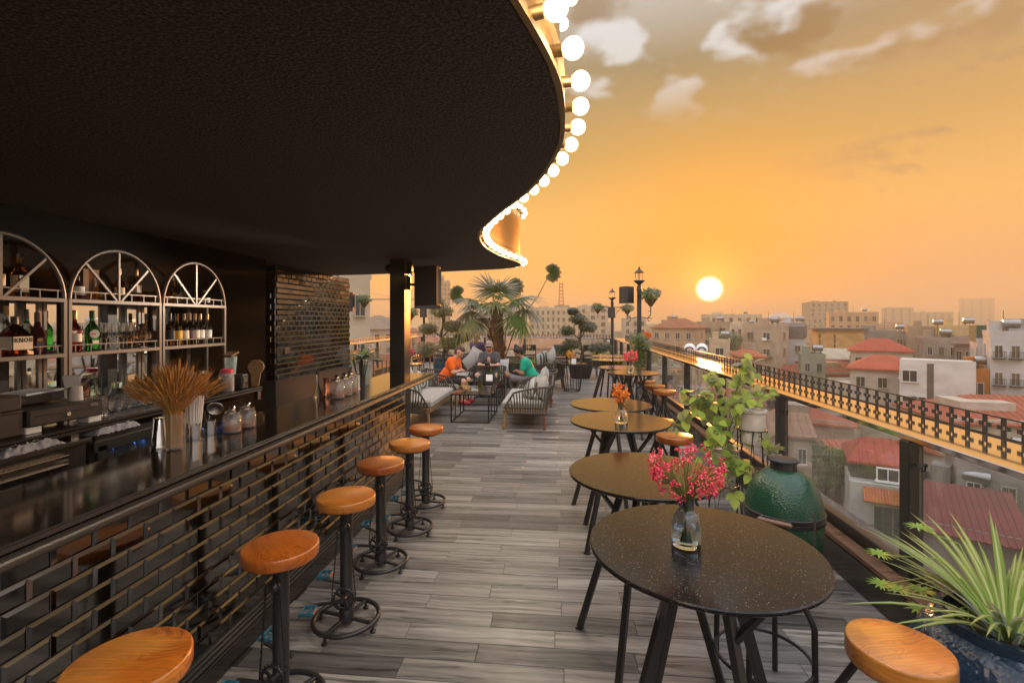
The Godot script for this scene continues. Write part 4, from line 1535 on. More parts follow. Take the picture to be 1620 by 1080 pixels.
func build_stools_tables() -> void:
	M.pedal = mt(0.02, 0.12, 0.17, 0.4)
	M.reflector = mt(0.8, 0.2, 0.03, 0.3)
	var rows := [[-1.3, 1.36, 0.1, 0.05, 0, "bicycle-crank stool nearest the camera, cut by the bottom edge"], [-1.275, 2.13, -0.1, -0.05, 2, "bicycle-crank stool second from the camera with pale streak on its seat"], [-1.25, 2.77, 0.15, -0.12, 0, "bicycle-crank stool third from the camera, teal pedal in front of it"], [-1.295, 3.45, 0.0, 0.0, 3, "bicycle-crank stool third from the far end of the bar"], [-1.262, 4.04, 0.05, -0.1, 0, "bicycle-crank stool second from the far end of the bar"], [-1.288, 4.63, 0.2, -0.05, 2, "bicycle-crank stool at the far end of the bar"]]
	for e: Array in rows:
		bike_stool(e[5], P(e[0], 0, e[1]), e[2], e[3], e[4])
	high_table("round black speckled bar table nearest the camera with the blue vase", P(0.52, 0, 1.83), 0.35)
	high_table("round black bar table second from the camera behind the pink flowers", P(0.462, 0, 2.69), -0.5)
	high_table("round black bar table third from the camera with the orange flowers", P(0.5, 0, 4.06), 0.75)
	high_table("round black bar table fourth from the camera, empty", P(0.515, 0, 4.92), 0.3, 0.4, 0.97)
	high_table("round black bar table with coral flowers in the far row", P(1.175, 0, 7.85), 0.2)
	high_table("round black bar table just behind the coral flowers", P(1.1, 0, 8.68), 0.6)
	high_table("round black bar table with glasses near the corner lamp", P(1.09, 0, 10.4), 0.1)
	high_table("round black bar table farthest along the right railing", P(1.14, 0, 11.4), 0.4)
	ring_stool("thick orange wooden stool at the bottom right corner by the blue pot", P(1.13, 0, 1.74), 0.2, 0)
	ring_stool("wooden stool with ring legs tucked behind the nearest table", P(0.98, 0, 2.45), 0.15, 1)
	spider_stool("wooden pillar stool between the leafy vine and the second table", P(1.067, 0, 4.63), 0.2, 3)
	spider_stool("pale wooden stool half hidden behind the third table", P(1.06, 0, 5.33), 0.5, 2)
	spider_stool("wooden pillar stool nearest in the row of three by the railing", P(1.602, 0, 7.6), 0.1, 3)
	spider_stool("wooden pillar stool in the middle of the row of three by the railing", P(1.572, 0, 8.19), 0.7, 1)
	spider_stool("wooden pillar stool farthest in the row of three by the railing", P(1.522, 0, 8.78), 0.4, 3)
	spider_stool("wooden stool beside the ivy-covered lamp post", P(1.7, 0, 10.9), 0.4, 1)
	drum_table("round black table on slanted rod legs behind the right sofa", P(0.34, 0, 12.55), 0.37, 0.71)
	drum_table("low round black table seen past the column on the left", P(-4.2, 0, 13.2), 0.45, 0.6)


# ---------- lounge ----------
func cushion(w: float, h: float, t: float, band: Material, base: Material, parent: Node3D, called: String, xf: Transform3D) -> void:
	# a puffed pillow, optionally with sewn-on bands
	var b := MB.new()
	var nx := 12
	var ny := 12
	for sd in 2:
		var i0 := b.v.size()
		for i in nx + 1:
			for j in ny + 1:
				var u := float(i) / nx * 2.0 - 1.0
				var q := float(j) / ny * 2.0 - 1.0
				var puff := pow((1.0 - pow(absf(u), 3.0)) * (1.0 - pow(absf(q), 3.0)), 0.55)
				var pinch := 1.0 - 0.07 * (1.0 - absf(q)) * absf(u) - 0.07 * (1.0 - absf(u)) * absf(q)
				b.vert(Vector3(u * w * 0.5 * pinch, q * h * 0.5 * pinch, (t * 0.5 * puff) * (1.0 if sd == 0 else -1.0)), Vector3(u * 0.5, q * 0.5, 1.0 if sd == 0 else -1.0).normalized(), Vector2(u, q))
		for i in nx:
			for j in ny:
				var k := i0 + i * (ny + 1) + j
				b.tri(k, k + 1, k + ny + 2)
				b.tri(k, k + ny + 2, k + ny + 1)
	var o := put(b, called, base, parent, xf)
	if band:
		for e: float in [-0.55, 0.0, 0.55]:
			var s := MB.new()
			for sd in 2:
				var i0 := s.v.size()
				for i in 2:
					for j in ny + 1:
						var u := e + (i - 0.5) * 0.3
						var q := float(j) / ny * 2.0 - 1.0
						var puff := pow((1.0 - pow(absf(u), 3.0)) * (1.0 - pow(absf(q), 3.0)), 0.55)
						s.vert(Vector3(u * w * 0.5, q * h * 0.5 * 0.95, (t * 0.5 * puff + 0.003) * (1.0 if sd == 0 else -1.0)), Vector3(u * 0.5, q * 0.5, 1.0 if sd == 0 else -1.0).normalized(), Vector2(u, q))
				for j in ny:
					var k := i0 + j
					s.tri(k, k + 1, k + ny + 2)
					s.tri(k, k + ny + 2, k + ny + 1)
			put(s, "stripe", band, o)

func rope_seat(called: String, label: String, category: String, at: Vector3, turn: float, w: float, group: String, dark_leg := false) -> Node3D:
	# lounge seat facing local -x: teak legs and frame, thick cushion, rope-woven arms and back
	var o := thing(called, label, category, at, turn, group)
	var dp := 0.72
	for sx: float in [-1.0, 1.0]:
		for sz: float in [-1.0, 1.0]:
			var b := MB.new()
			b.bar(Vector3(sx * (dp / 2 - 0.05), 0.3, sz * (w / 2 - 0.06)), Vector3(sx * (dp / 2 - 0.02), 0.0, sz * (w / 2 - 0.03)), 0.05, 0.045, 0.006)
			put(b, "leg", M.teak if sx < 0 else M.teak_red, o)
	var b := MB.new()
	b.cube(Vector3(0, 0.29, 0), Vector3(dp, 0.07, w - 0.06), 0.008)
	put(b, "seat_frame", M.teak, o)
	b = MB.new()
	b.cube(Vector3(-0.03, 0.39, 0), Vector3(dp - 0.02, 0.125, w - 0.1), 0.03)
	put(b, "seat_cushion", M.cloth, o)
	# top rail: from the front of one arm round the back to the other
	var rail := PackedVector3Array()
	var foot := PackedVector3Array()
	var n := 40 + int(w * 16)
	for k in n + 1:
		var t := float(k) / n
		var s := t * (2.0 * dp + w) - dp
		var p: Vector3
		var q: Vector3
		if s < 0.0:
			var f := -s / dp
			p = Vector3(dp * 0.5 + 0.06 - f * (dp + 0.02), 0.7 - 0.15 * f * f, -w / 2)
			q = Vector3(dp * 0.5 - f * (dp - 0.1), 0.27, -w / 2 + 0.02)
			if f > 0.8:
				p.y -= (f - 0.8) * 0.9
		elif s > w:
			var f := (s - w) / dp
			p = Vector3(dp * 0.5 + 0.06 - f * (dp + 0.02), 0.7 - 0.15 * f * f, w / 2)
			q = Vector3(dp * 0.5 - f * (dp - 0.1), 0.27, w / 2 - 0.02)
			if f > 0.8:
				p.y -= (f - 0.8) * 0.9
		else:
			p = Vector3(dp * 0.5 + 0.1, 0.72, s - w / 2)
			q = Vector3(dp * 0.5, 0.27, (s - w / 2) * 0.98)
			var ed := minf(s, w - s)
			if ed < 0.1:
				p.x -= (0.1 - ed) * 0.4
		rail.push_back(p)
		foot.push_back(q)
	b = MB.new()
	b.tube(rail, 0.017, 8)
	put(b, "top_rail", M.rope, o)
	b = MB.new()
	b.tube(foot, 0.028, 8)
	put(b, "woven_band", M.rope, o)
	for k in range(0, n + 1):
		b = MB.new()
		b.rod(rail[k], foot[k], 0.0115, 0.0115, 6)
		put(b, "rope", M.rope, o)
	return o

func pillow(label: String, at: Vector3, w: float, turn: Vector3, striped: bool, group := "loose pillows on the lounge seats") -> void:
	var o := thing("pillow", label, "pillow", at, 0.0, group)
	cushion(w, w * 0.86, w * 0.38, M.stripe if striped else null, M.white_cloth, o, "cover", Transform3D(Basis.from_euler(turn), Vector3.ZERO))

func coffee_table(label: String, c: Vector3, w: float, l: float, h: float) -> void:
	var o := thing("coffee_table", label, "coffee table", c, 0.0, "black framed coffee tables")
	var b := MB.new()
	b.cube(Vector3(0, h - 0.012, 0), Vector3(w, 0.024, l), 0.003)
	put(b, "table_top", M.table_gloss, o)
	for sx: float in [-1.0, 1.0]:
		for sz: float in [-1.0, 1.0]:
			b = MB.new()
			b.cube(Vector3(sx * (w / 2 - 0.012), (h - 0.024) / 2, sz * (l / 2 - 0.012)), Vector3(0.024, h - 0.026, 0.024), 0.002)
			put(b, "leg", M.iron, o)
		b = MB.new()
		b.cube(Vector3(sx * (w / 2 - 0.012), 0.012, 0), Vector3(0.022, 0.02, l - 0.05), 0.002)
		put(b, "floor_rail", M.iron, o)
		b = MB.new()
		b.cube(Vector3(0, 0.012, sx * (l / 2 - 0.012)), Vector3(w - 0.05, 0.02, 0.022), 0.002)
		put(b, "floor_rail", M.iron, o)
	for e: float in [-0.2, 0.2]:
		for sx: float in [-1.0, 1.0]:
			b = MB.new()
			b.cube(Vector3(sx * (w / 2 - 0.012), h / 2, e * l), Vector3(0.016, h - 0.05, 0.016))
			put(b, "upright", M.iron, o)

func bar_chair(label: String, at: Vector3, turn: float, group: String) -> void:
	# faces local +z
	var o := thing("bar_chair", label, "bar chair", at, turn, group)
	for sx: float in [-1.0, 1.0]:
		var b := MB.new()
		b.bar(Vector3(sx * 0.19, 0.66, 0.17), Vector3(sx * 0.22, 0, 0.2), 0.028, 0.028)
		put(b, "leg", M.iron, o)
		b = MB.new()
		b.bar(Vector3(sx * 0.2, 1.02, -0.22), Vector3(sx * 0.22, 0, -0.2), 0.028, 0.028)
		put(b, "leg", M.iron, o)
	var b := MB.new()
	b.cube(Vector3(0, 0.68, 0), Vector3(0.42, 0.05, 0.4), 0.01)
	put(b, "seat", M.black, o)
	b = MB.new()
	b.cube(Vector3(0, 0.93, -0.215), Vector3(0.44, 0.19, 0.03), 0.006)
	var bk := put(b, "backrest", M.black, o)
	b = MB.new()
	b.cube(Vector3(0, 0.95, -0.199), Vector3(0.1, 0.05, 0.004), 0.001)
	b.cube(Vector3(0, 0.95, -0.232), Vector3(0.1, 0.05, 0.004), 0.001)
	put(b, "badge", M.cream, bk)
	b = MB.new()
	b.cube(Vector3(0, 0.25, 0.19), Vector3(0.4, 0.02, 0.02))
	b.cube(Vector3(0, 0.3, -0.2), Vector3(0.4, 0.02, 0.02))
	put(b, "stretcher", M.iron, o)

func build_lounge() -> void:
	M.table_gloss = mt(0.02, 0.018, 0.017, 0.08)
	rope_seat("rope_sofa", "rope-armed sofa on the right with its woven side to the camera", "sofa", P(-0.57, 0, 8.85), 0.0, 1.7, "rope sofas of the lounge")
	rope_seat("rope_sofa", "rope-armed sofa on the left behind the end of the bar", "sofa", P(-2.5, 0, 8.85), PI, 1.8, "rope sofas of the lounge")
	pillow("plump white pillow at the near end of the right sofa back", P(-0.28, 0.66, 8.35), 0.46, Vector3(-0.1, -PI / 2 + 0.2, 0.1), false)
	pillow("grey and white striped pillow at the near end of the right sofa", P(-0.5, 0.6, 8.45), 0.42, Vector3(-0.3, -PI / 2 + 0.3, 0.5), true)
	pillow("beige pillow standing highest behind the right sofa back", P(-0.27, 0.74, 9.1), 0.44, Vector3(-0.15, -PI / 2, 0.2), false)
	pillow("striped pillow at the far end of the right sofa", P(-0.4, 0.6, 9.3), 0.4, Vector3(-0.25, -PI / 2, 0.2), true)
	pillow("striped pillow at the near end of the left sofa", P(-2.7, 0.57, 8.35), 0.38, Vector3(-0.35, PI / 2, 0.3), true)
	pillow("second striped pillow on the left sofa", P(-2.66, 0.58, 8.8), 0.36, Vector3(-0.35, PI / 2 - 0.3, 0.1), true)
	pillow("white pillow at the near end of the left sofa back", P(-2.88, 0.62, 8.25), 0.4, Vector3(-0.2, PI / 2, 0.1), false)
	pillow("big beige pillow leaning at the far end of the left sofa", P(-2.95, 0.75, 9.35), 0.48, Vector3(-0.3, PI / 2 + 0.4, 0.3), false)
	pillow("striped pillow at the far end of the left sofa", P(-2.7, 0.62, 9.5), 0.38, Vector3(-0.3, PI / 2 - 0.2, -0.3), true)
	coffee_table("black glass-topped coffee table nearest the camera between the sofas", P(-1.555, 0, 9.0), 0.69, 1.14, 0.51)
	coffee_table("black glass-topped coffee table in front of the man in grey", P(-1.59, 0, 10.78), 0.68, 1.1, 0.51)
	rope_seat("rope_armchair", "rope armchair under the man in orange", "armchair", P(-2.52, 0, 10.45), PI + 0.1, 0.72, "rope armchairs")
	rope_seat("rope_armchair", "rope armchair under the man in grey", "armchair", P(-1.68, 0, 11.95), PI / 2 * 3.0, 0.74, "rope armchairs")
	rope_seat("rope_armchair", "rope armchair under the man in green", "armchair", P(-0.5, 0, 10.45), 0.0, 0.72, "rope armchairs")
	rope_seat("rope_armchair", "empty rope armchair behind the man in orange", "armchair", P(-2.35, 0, 12.4), 0.9, 0.72, "rope armchairs")
	rope_seat("rope_armchair", "empty rope armchair behind the man in green, right of the palm", "armchair", P(-0.35, 0, 13.0), -0.4, 0.8, "rope armchairs")
	pillow("white pillow on the armchair behind the man in orange", P(-2.3, 0.75, 12.5), 0.44, Vector3(0.2, 0.9, 0.6), false)
	pillow("cream pillow heaped behind the man in orange", P(-2.15, 0.9, 12.6), 0.4, Vector3(0.1, 0.4, -0.5), false)
	pillow("white pillow on the armchair right of the palm", P(-0.2, 0.85, 13.0), 0.44, Vector3(0.1, 1.2, 0.5), false)
	pillow("striped pillow on the armchair right of the palm", P(-0.45, 0.8, 12.95), 0.4, Vector3(0.1, 0.9, 0.2), true)
	pillow("white back pillow beside the man in grey", P(-1.45, 0.66, 12.1), 0.42, Vector3(-0.2, 0.0, 0.0), false)
	var n := 0
	for e: Array in [[-0.95, 15.9, "first"], [0.05, 15.9, "second"], [1.0, 15.9, "third"], [-2.0, 16.2, "fourth"]]:
		bar_chair(["black bar chair behind the man in green's head", "black bar chair in the middle of the far railing", "black bar chair nearest the bonsai at the far railing", "black bar chair half hidden by the palm trunk"][n], P(e[0], 0, e[1]), PI, "black bar chairs at the far railing")
		n += 1
	n = 0
	for e: Array in [[-4.9, 9.6, 1.4], [-5.1, 11.3, 1.7], [-5.1, 12.2, 1.5], [-5.1, 13.4, 1.6], [-5.0, 16.5, 1.6], [-4.8, 17.4, 1.5]]:
		bar_chair(["black bar chair just right of the tiled wall", "black bar chair below the left railing, left of the pair", "black bar chair below the left railing, right of the pair", "black bar chair just left of the column", "black bar chair right of the column by the left railing", "farther black bar chair right of the column"][n], P(e[0], 0, e[1]), e[2], "black bar chairs at the left railing")
		n += 1


# ---------- people ----------
# tapered capsules joined smoothly, meshed as surface nets
func blob(b: MB, bones: Array, cell: float, k: float) -> void:
	var lo := Vector3.ONE * 1e6
	var hi := -lo
	for e: Array in bones:
		for q in 2:
			lo = lo.min(e[q] - Vector3.ONE * (e[2 + q] + cell * 3.0))
			hi = hi.max(e[q] + Vector3.ONE * (e[2 + q] + cell * 3.0))
	var nx := int((hi.x - lo.x) / cell) + 2
	var ny := int((hi.y - lo.y) / cell) + 2
	var nz := int((hi.z - lo.z) / cell) + 2
	var f := PackedFloat32Array()
	f.resize(nx * ny * nz)
	f.fill(9.0)
	for e: Array in bones:
		var a: Vector3 = e[0]
		var ba: Vector3 = e[1] - a
		var l2 := maxf(ba.length_squared(), 1e-8)
		var ra: float = e[2]
		var rb: float = e[3]
		var pad := maxf(ra, rb) + k + cell * 2.0
		var b0: Vector3 = (a.min(e[1]) - Vector3.ONE * pad - lo) / cell
		var b1: Vector3 = (a.max(e[1]) + Vector3.ONE * pad - lo) / cell
		for iz in range(maxi(0, int(b0.z)), mini(nz, int(b1.z) + 1)):
			for iy in range(maxi(0, int(b0.y)), mini(ny, int(b1.y) + 1)):
				for ix in range(maxi(0, int(b0.x)), mini(nx, int(b1.x) + 1)):
					var p := lo + Vector3(ix, iy, iz) * cell - a
					var t := clampf(p.dot(ba) / l2, 0.0, 1.0)
					var d := (p - ba * t).length() - ra + (ra - rb) * t
					var i := (iz * ny + iy) * nx + ix
					var o := f[i]
					if o > 5.0:
						f[i] = d
					else:
						var h := clampf(0.5 + 0.5 * (o - d) / k, 0.0, 1.0)
						f[i] = o + (d - o) * h - k * h * (1.0 - h)
	var id := {}
	var off := [0, 1, nx, nx + 1, nx * ny, nx * ny + 1, nx * ny + nx, nx * ny + nx + 1]
	var cor := [Vector3(0, 0, 0), Vector3(1, 0, 0), Vector3(0, 1, 0), Vector3(1, 1, 0), Vector3(0, 0, 1), Vector3(1, 0, 1), Vector3(0, 1, 1), Vector3(1, 1, 1)]
	var edges := [[0, 1], [0, 2], [0, 4], [1, 3], [1, 5], [2, 3], [2, 6], [3, 7], [4, 5], [4, 6], [5, 7], [6, 7]]
	for iz in nz - 1:
		for iy in ny - 1:
			for ix in nx - 1:
				var i := (iz * ny + iy) * nx + ix
				var s := f[i] < 0.0
				if (f[i + off[1]] < 0.0) == s and (f[i + off[2]] < 0.0) == s and (f[i + off[3]] < 0.0) == s and (f[i + off[4]] < 0.0) == s and (f[i + off[5]] < 0.0) == s and (f[i + off[6]] < 0.0) == s and (f[i + off[7]] < 0.0) == s:
					continue
				var c := Vector3.ZERO
				var n := 0
				for e: Array in edges:
					var u := f[i + off[e[0]]]
					var w := f[i + off[e[1]]]
					if (u < 0.0) != (w < 0.0):
						c += cor[e[0]].lerp(cor[e[1]], u / (u - w))
						n += 1
				var g := Vector3.ZERO
				for q in 8:
					g += (cor[q] - Vector3.ONE * 0.5) * f[i + off[q]]
				id[i] = b.vert(lo + (Vector3(ix, iy, iz) + c / n) * cell, g.normalized(), Vector2.ZERO)
	var st := [1, nx, nx * ny]
	for i: int in id.keys():
		var iz := i / (nx * ny)
		var iy := (i / nx) % ny
		var ix := i % nx
		var s := f[i] < 0.0
		for ax in 3:
			var u := (ax + 1) % 3
			var w := (ax + 2) % 3
			if (f[i + st[ax]] < 0.0) == s:
				continue
			if [ix, iy, iz][u] == 0 or [ix, iy, iz][w] == 0:
				continue
			var q: Array = [id.get(i, -1), id.get(i - st[u], -1), id.get(i - st[u] - st[w], -1), id.get(i - st[w], -1)]
			if q.has(-1):
				continue
			b.tri(q[0], q[1], q[2])
			b.tri(q[0], q[2], q[3])

func hand(b: MB, wrist: Vector3, dir: Vector3, palm: Vector3, side: float) -> void:
	# palm and five curled fingers
	var across := dir.cross(palm).normalized() * side
	blob(b, [[wrist, wrist + dir * 0.03, 0.026, 0.028], [wrist + dir * 0.04 + across * 0.02, wrist + dir * 0.085 + across * 0.025, 0.016, 0.015], [wrist + dir * 0.04 - across * 0.02, wrist + dir * 0.08 - across * 0.026, 0.016, 0.015], [wrist + dir * 0.04, wrist + dir * 0.085, 0.016, 0.016]], 0.008, 0.02)
	for k in 4:
		var r := wrist + dir * (0.085 - 0.003 * absf(k - 1.3)) + across * (0.03 - 0.0195 * k)
		var l: float = [0.033, 0.038, 0.036, 0.028][k]
		var m := r + dir * l * 0.75 + palm * l * 0.55
		b.tube(PackedVector3Array([r - dir * 0.01, r, m, m + palm * l * 0.75 + dir * l * 0.1]), [0.009, 0.009, 0.008, 0.0065], 6)
	var t0 := wrist + dir * 0.03 + across * 0.025
	b.tube(PackedVector3Array([t0, t0 + (across + palm * 0.6 + dir * 0.6).normalized() * 0.035, t0 + (across * 0.5 + palm + dir).normalized() * 0.06]), [0.012, 0.0105, 0.008], 6)

func person(label: String, at: Vector3, turn: float, lean: float, nod: float, skin: Material, shirt: Material, trousers: Material, hair_mat: Material, opt := {}) -> Node3D:
	# seated, facing local +z
	var o := thing("person", label, "person", at, turn)
	var sy := 0.53
	var up := Vector3(0, cos(lean), sin(lean))
	var pel := Vector3(0, sy, 0)
	var belly := pel + up * 0.16
	var chest := pel + up * 0.36 + Vector3(0, 0, 0.01)
	var nb := pel + up * 0.52
	var hd := nb + Vector3(0, cos(nod), sin(nod)) * 0.15
	var fwd := Vector3(0, -sin(nod * 0.8), cos(nod * 0.8))
	var hup := Vector3(0, cos(nod * 0.8), sin(nod * 0.8))
	var hr := Vector3(1, 0, 0)
	var skinb := []
	var shirtb := [[pel + Vector3(-0.07, 0.02, 0), pel + Vector3(0.07, 0.02, 0), 0.15, 0.15], [belly + Vector3(-0.05, 0, 0.02), belly + Vector3(0.05, 0, 0.02), 0.145, 0.145], [chest + Vector3(-0.09, 0, 0), chest + Vector3(0.09, 0, 0), 0.125, 0.125], [chest + up * 0.07 + Vector3(-0.15, 0.02, 0), chest + up * 0.07 + Vector3(0.15, 0.02, 0), 0.078, 0.078]]
	var pantb := [[pel + Vector3(-0.08, -0.02, 0.0), pel + Vector3(0.08, -0.02, 0.0), 0.135, 0.135]]
	var body := MB.new()
	var hands: Array = opt.get("hands", [Vector3(-0.06, 0.72, 0.36), Vector3(0.06, 0.72, 0.36)])
	for s in 2:
		var sx := -1.0 if s == 0 else 1.0
		var sh := chest + up * 0.08 + Vector3(sx * 0.185, 0.0, 0)
		var wr: Vector3 = hands[s]
		var mid := (sh + wr) * 0.5
		var el := mid + Vector3(sx * 0.09, -0.13, -0.02)
		skinb.append([sh, el, 0.056, 0.045])
		skinb.append([el, wr, 0.044, 0.029])
		shirtb.append([sh, sh.lerp(el, opt.get("sleeve", 0.6)), 0.074, 0.067])
		var dir := ((Vector3(0, 0.78, 0.42) - wr) * 0.3 + (wr - el).normalized()).normalized()
		hand(body, wr, dir, Vector3(-sx * 0.6, -0.5, 0.3).normalized(), -sx)
		var hip := pel + Vector3(sx * 0.1, -0.02, 0.04)
		var kn := Vector3(sx * opt.get("spread", 0.15), 0.5, 0.46)
		var an := Vector3(sx * 0.13, 0.09, 0.43)
		if opt.get("cross", false) and s == 1:
			kn = Vector3(0.26, 0.58, 0.42)
			an = Vector3(-0.14, 0.6, 0.5)
		skinb.append([hip, kn, 0.085, 0.06])
		skinb.append([kn, an, 0.058, 0.038])
		if opt.get("long", false):
			pantb.append([hip, kn, 0.098, 0.075])
			pantb.append([kn, an, 0.072, 0.052])
		else:
			pantb.append([hip, hip.lerp(kn, 0.82), 0.1, 0.088])
		var toe := an + Vector3(sx * 0.02, -0.04, 0.16)
		if opt.get("cross", false) and s == 1:
			toe = an + Vector3(-0.1, 0.06, 0.1)
		skinb.append([an, an + (toe - an) * 0.5, 0.036, 0.036])
		var shoe := MB.new()
		blob(shoe, [[an + Vector3(0, -0.03, -0.04), an.lerp(toe, 0.5) + Vector3(0, -0.02, 0), 0.044, 0.046], [an.lerp(toe, 0.5) + Vector3(0, -0.02, 0), toe, 0.046, 0.036]], 0.016, 0.03)
		put(shoe, "shoe", opt.get("shoe", M.black), o)
	skinb.append([pel, belly, 0.12, 0.12])
	skinb.append([belly, chest, 0.12, 0.13])
	skinb.append([chest + Vector3(-0.13, 0.02, 0), chest + Vector3(0.13, 0.02, 0), 0.08, 0.08])
	skinb.append([chest + up * 0.08, hd - hup * 0.05, 0.062, 0.052])
	blob(body, skinb, 0.018, 0.03)
	# head: skull, jaw, cheeks, nose, brow, ears
	var hb := [[hd + hup * 0.03 - fwd * 0.015, hd + hup * 0.025 + fwd * 0.015, 0.088, 0.082], [hd - hup * 0.045 + fwd * 0.02, hd - hup * 0.085 + fwd * 0.055, 0.062, 0.034], [hd - hup * 0.01 + fwd * 0.082, hd - hup * 0.032 + fwd * 0.1, 0.011, 0.015], [hd - hup * 0.058 + fwd * 0.078 - hr * 0.018, hd - hup * 0.058 + fwd * 0.078 + hr * 0.018, 0.011, 0.011], [hd + hup * 0.022 + fwd * 0.078 - hr * 0.035, hd + hup * 0.022 + fwd * 0.078 + hr * 0.035, 0.014, 0.014]]
	for sx: float in [-1.0, 1.0]:
		hb.append([hd - hup * 0.02 + hr * sx * 0.084 - fwd * 0.01, hd + hup * 0.015 + hr * sx * 0.09 - fwd * 0.02, 0.012, 0.014])
		hb.append([hd - hup * 0.03 + hr * sx * 0.04 + fwd * 0.05, hd - hup * 0.04 + hr * sx * 0.035 + fwd * 0.055, 0.03, 0.026])
	blob(body, hb, 0.009, 0.018)
	put(body, "body", skin, o)
	var eyes := MB.new()
	for sx: float in [-1.0, 1.0]:
		eyes.ball(hd + hup * 0.002 + hr * sx * 0.033 + fwd * 0.081, Vector3(0.011, 0.007, 0.008), 8, 5)
	put(eyes, "eyes", M.black, o)
	var m := MB.new()
	blob(m, shirtb, 0.018, 0.05)
	put(m, "shirt", shirt, o)
	m = MB.new()
	blob(m, pantb, 0.018, 0.04)
	put(m, "trousers" if opt.get("long", false) else "shorts", trousers, o)
	var hair := []
	if opt.has("cap"):
		var c := MB.new()
		blob(c, [[hd + hup * 0.06 - fwd * 0.012, hd + hup * 0.055 + fwd * 0.012, 0.088, 0.086]], 0.01, 0.02)
		for q in c.v.size():
			var rel := c.v[q] - hd
			var hh := rel.dot(hup)
			if hh < 0.035:
				c.v[q] += hup * (0.035 - hh)
		c.box(Transform3D(Basis(hr, hup, -fwd), hd + hup * 0.042 + fwd * 0.12), Vector3(0.13, 0.01, 0.09), 0.004)
		put(c, "cap", opt.cap, o)
		var gl := MB.new()
		for sx: float in [-1.0, 1.0]:
			gl.box(Transform3D(Basis(hr, hup, -fwd), hd + hup * 0.004 + hr * sx * 0.036 + fwd * 0.094), Vector3(0.056, 0.036, 0.012), 0.006)
			gl.bar(hd + hup * 0.01 + hr * sx * 0.064 + fwd * 0.09, hd + hup * 0.008 + hr * sx * 0.092, 0.005, 0.006)
		gl.bar(hd + hup * 0.012 - hr * 0.03 + fwd * 0.096, hd + hup * 0.012 + hr * 0.03 + fwd * 0.096, 0.006, 0.008)
		put(gl, "sunglasses", M.black, o)
		hair = [[hd - hup * 0.07 + fwd * 0.06 - hr * 0.02, hd - hup * 0.07 + fwd * 0.06 + hr * 0.02, 0.042, 0.042], [hd - hup * 0.1 + fwd * 0.055, hd - hup * 0.11 + fwd * 0.06, 0.032, 0.024]]
	else:
		hair = [[hd + hup * 0.05 - fwd * 0.03, hd + hup * 0.07 + fwd * 0.015, 0.085, 0.074], [hd - fwd * 0.045, hd - hup * 0.03 - fwd * 0.04, 0.08, 0.064]]
		if opt.has("bun"):
			hair.append([hd + hup * 0.15 - fwd * 0.02, hd + hup * 0.165 - fwd * 0.02, 0.04, 0.036])
			hair.append([hd + hup * 0.05 - fwd * 0.02 - hr * 0.05, hd + hup * 0.05 - fwd * 0.02 + hr * 0.05, 0.075, 0.075])
		if opt.has("long_hair"):
			hair.append([hd - fwd * 0.06, hd - hup * 0.16 - fwd * 0.07, 0.075, 0.07])
	m = MB.new()
	blob(m, hair, 0.01, 0.03)
	put(m, "beard" if opt.has("cap") else "hair", hair_mat, o)
	if opt.has("beard"):
		m = MB.new()
		blob(m, [[hd - hup * 0.075 + fwd * 0.045, hd - hup * 0.1 + fwd * 0.055, 0.046, 0.03]], 0.01, 0.02)
		put(m, "beard", hair_mat, o)
	return o

func handheld(label: String, category: String, called: String, person_at: Vector3, turn: float, local: Vector3, size: Vector3, tilt: float) -> void:
	var b := MB.new()
	b.cube(Vector3.ZERO, size, minf(size.x, size.y) * 0.2)
	var o := thing(called, label, category, person_at + Basis(Vector3.UP, turn) * local, turn)
	put(b, "body", M.black, o, Transform3D(Basis(Vector3(1, 0, 0), tilt), Vector3.ZERO))
	b = MB.new()
	if category == "camera":
		b.lathe(Transform3D(Basis(Vector3(1, 0, 0), -PI / 2), Vector3(0, 0, 0.02)), pv([0.0, -0.07, 0.032, -0.07, 0.034, 0.0, 0.0, 0.0]), 14)
		put(b, "lens", M.iron, o)
	else:
		b.cube(Vector3(0, 0, -size.z * 0.52), Vector3(size.x * 0.9, size.y * 0.92, 0.001))
		put(b, "screen", M.window, o, Transform3D(Basis(Vector3(1, 0, 0), tilt), Vector3.ZERO))

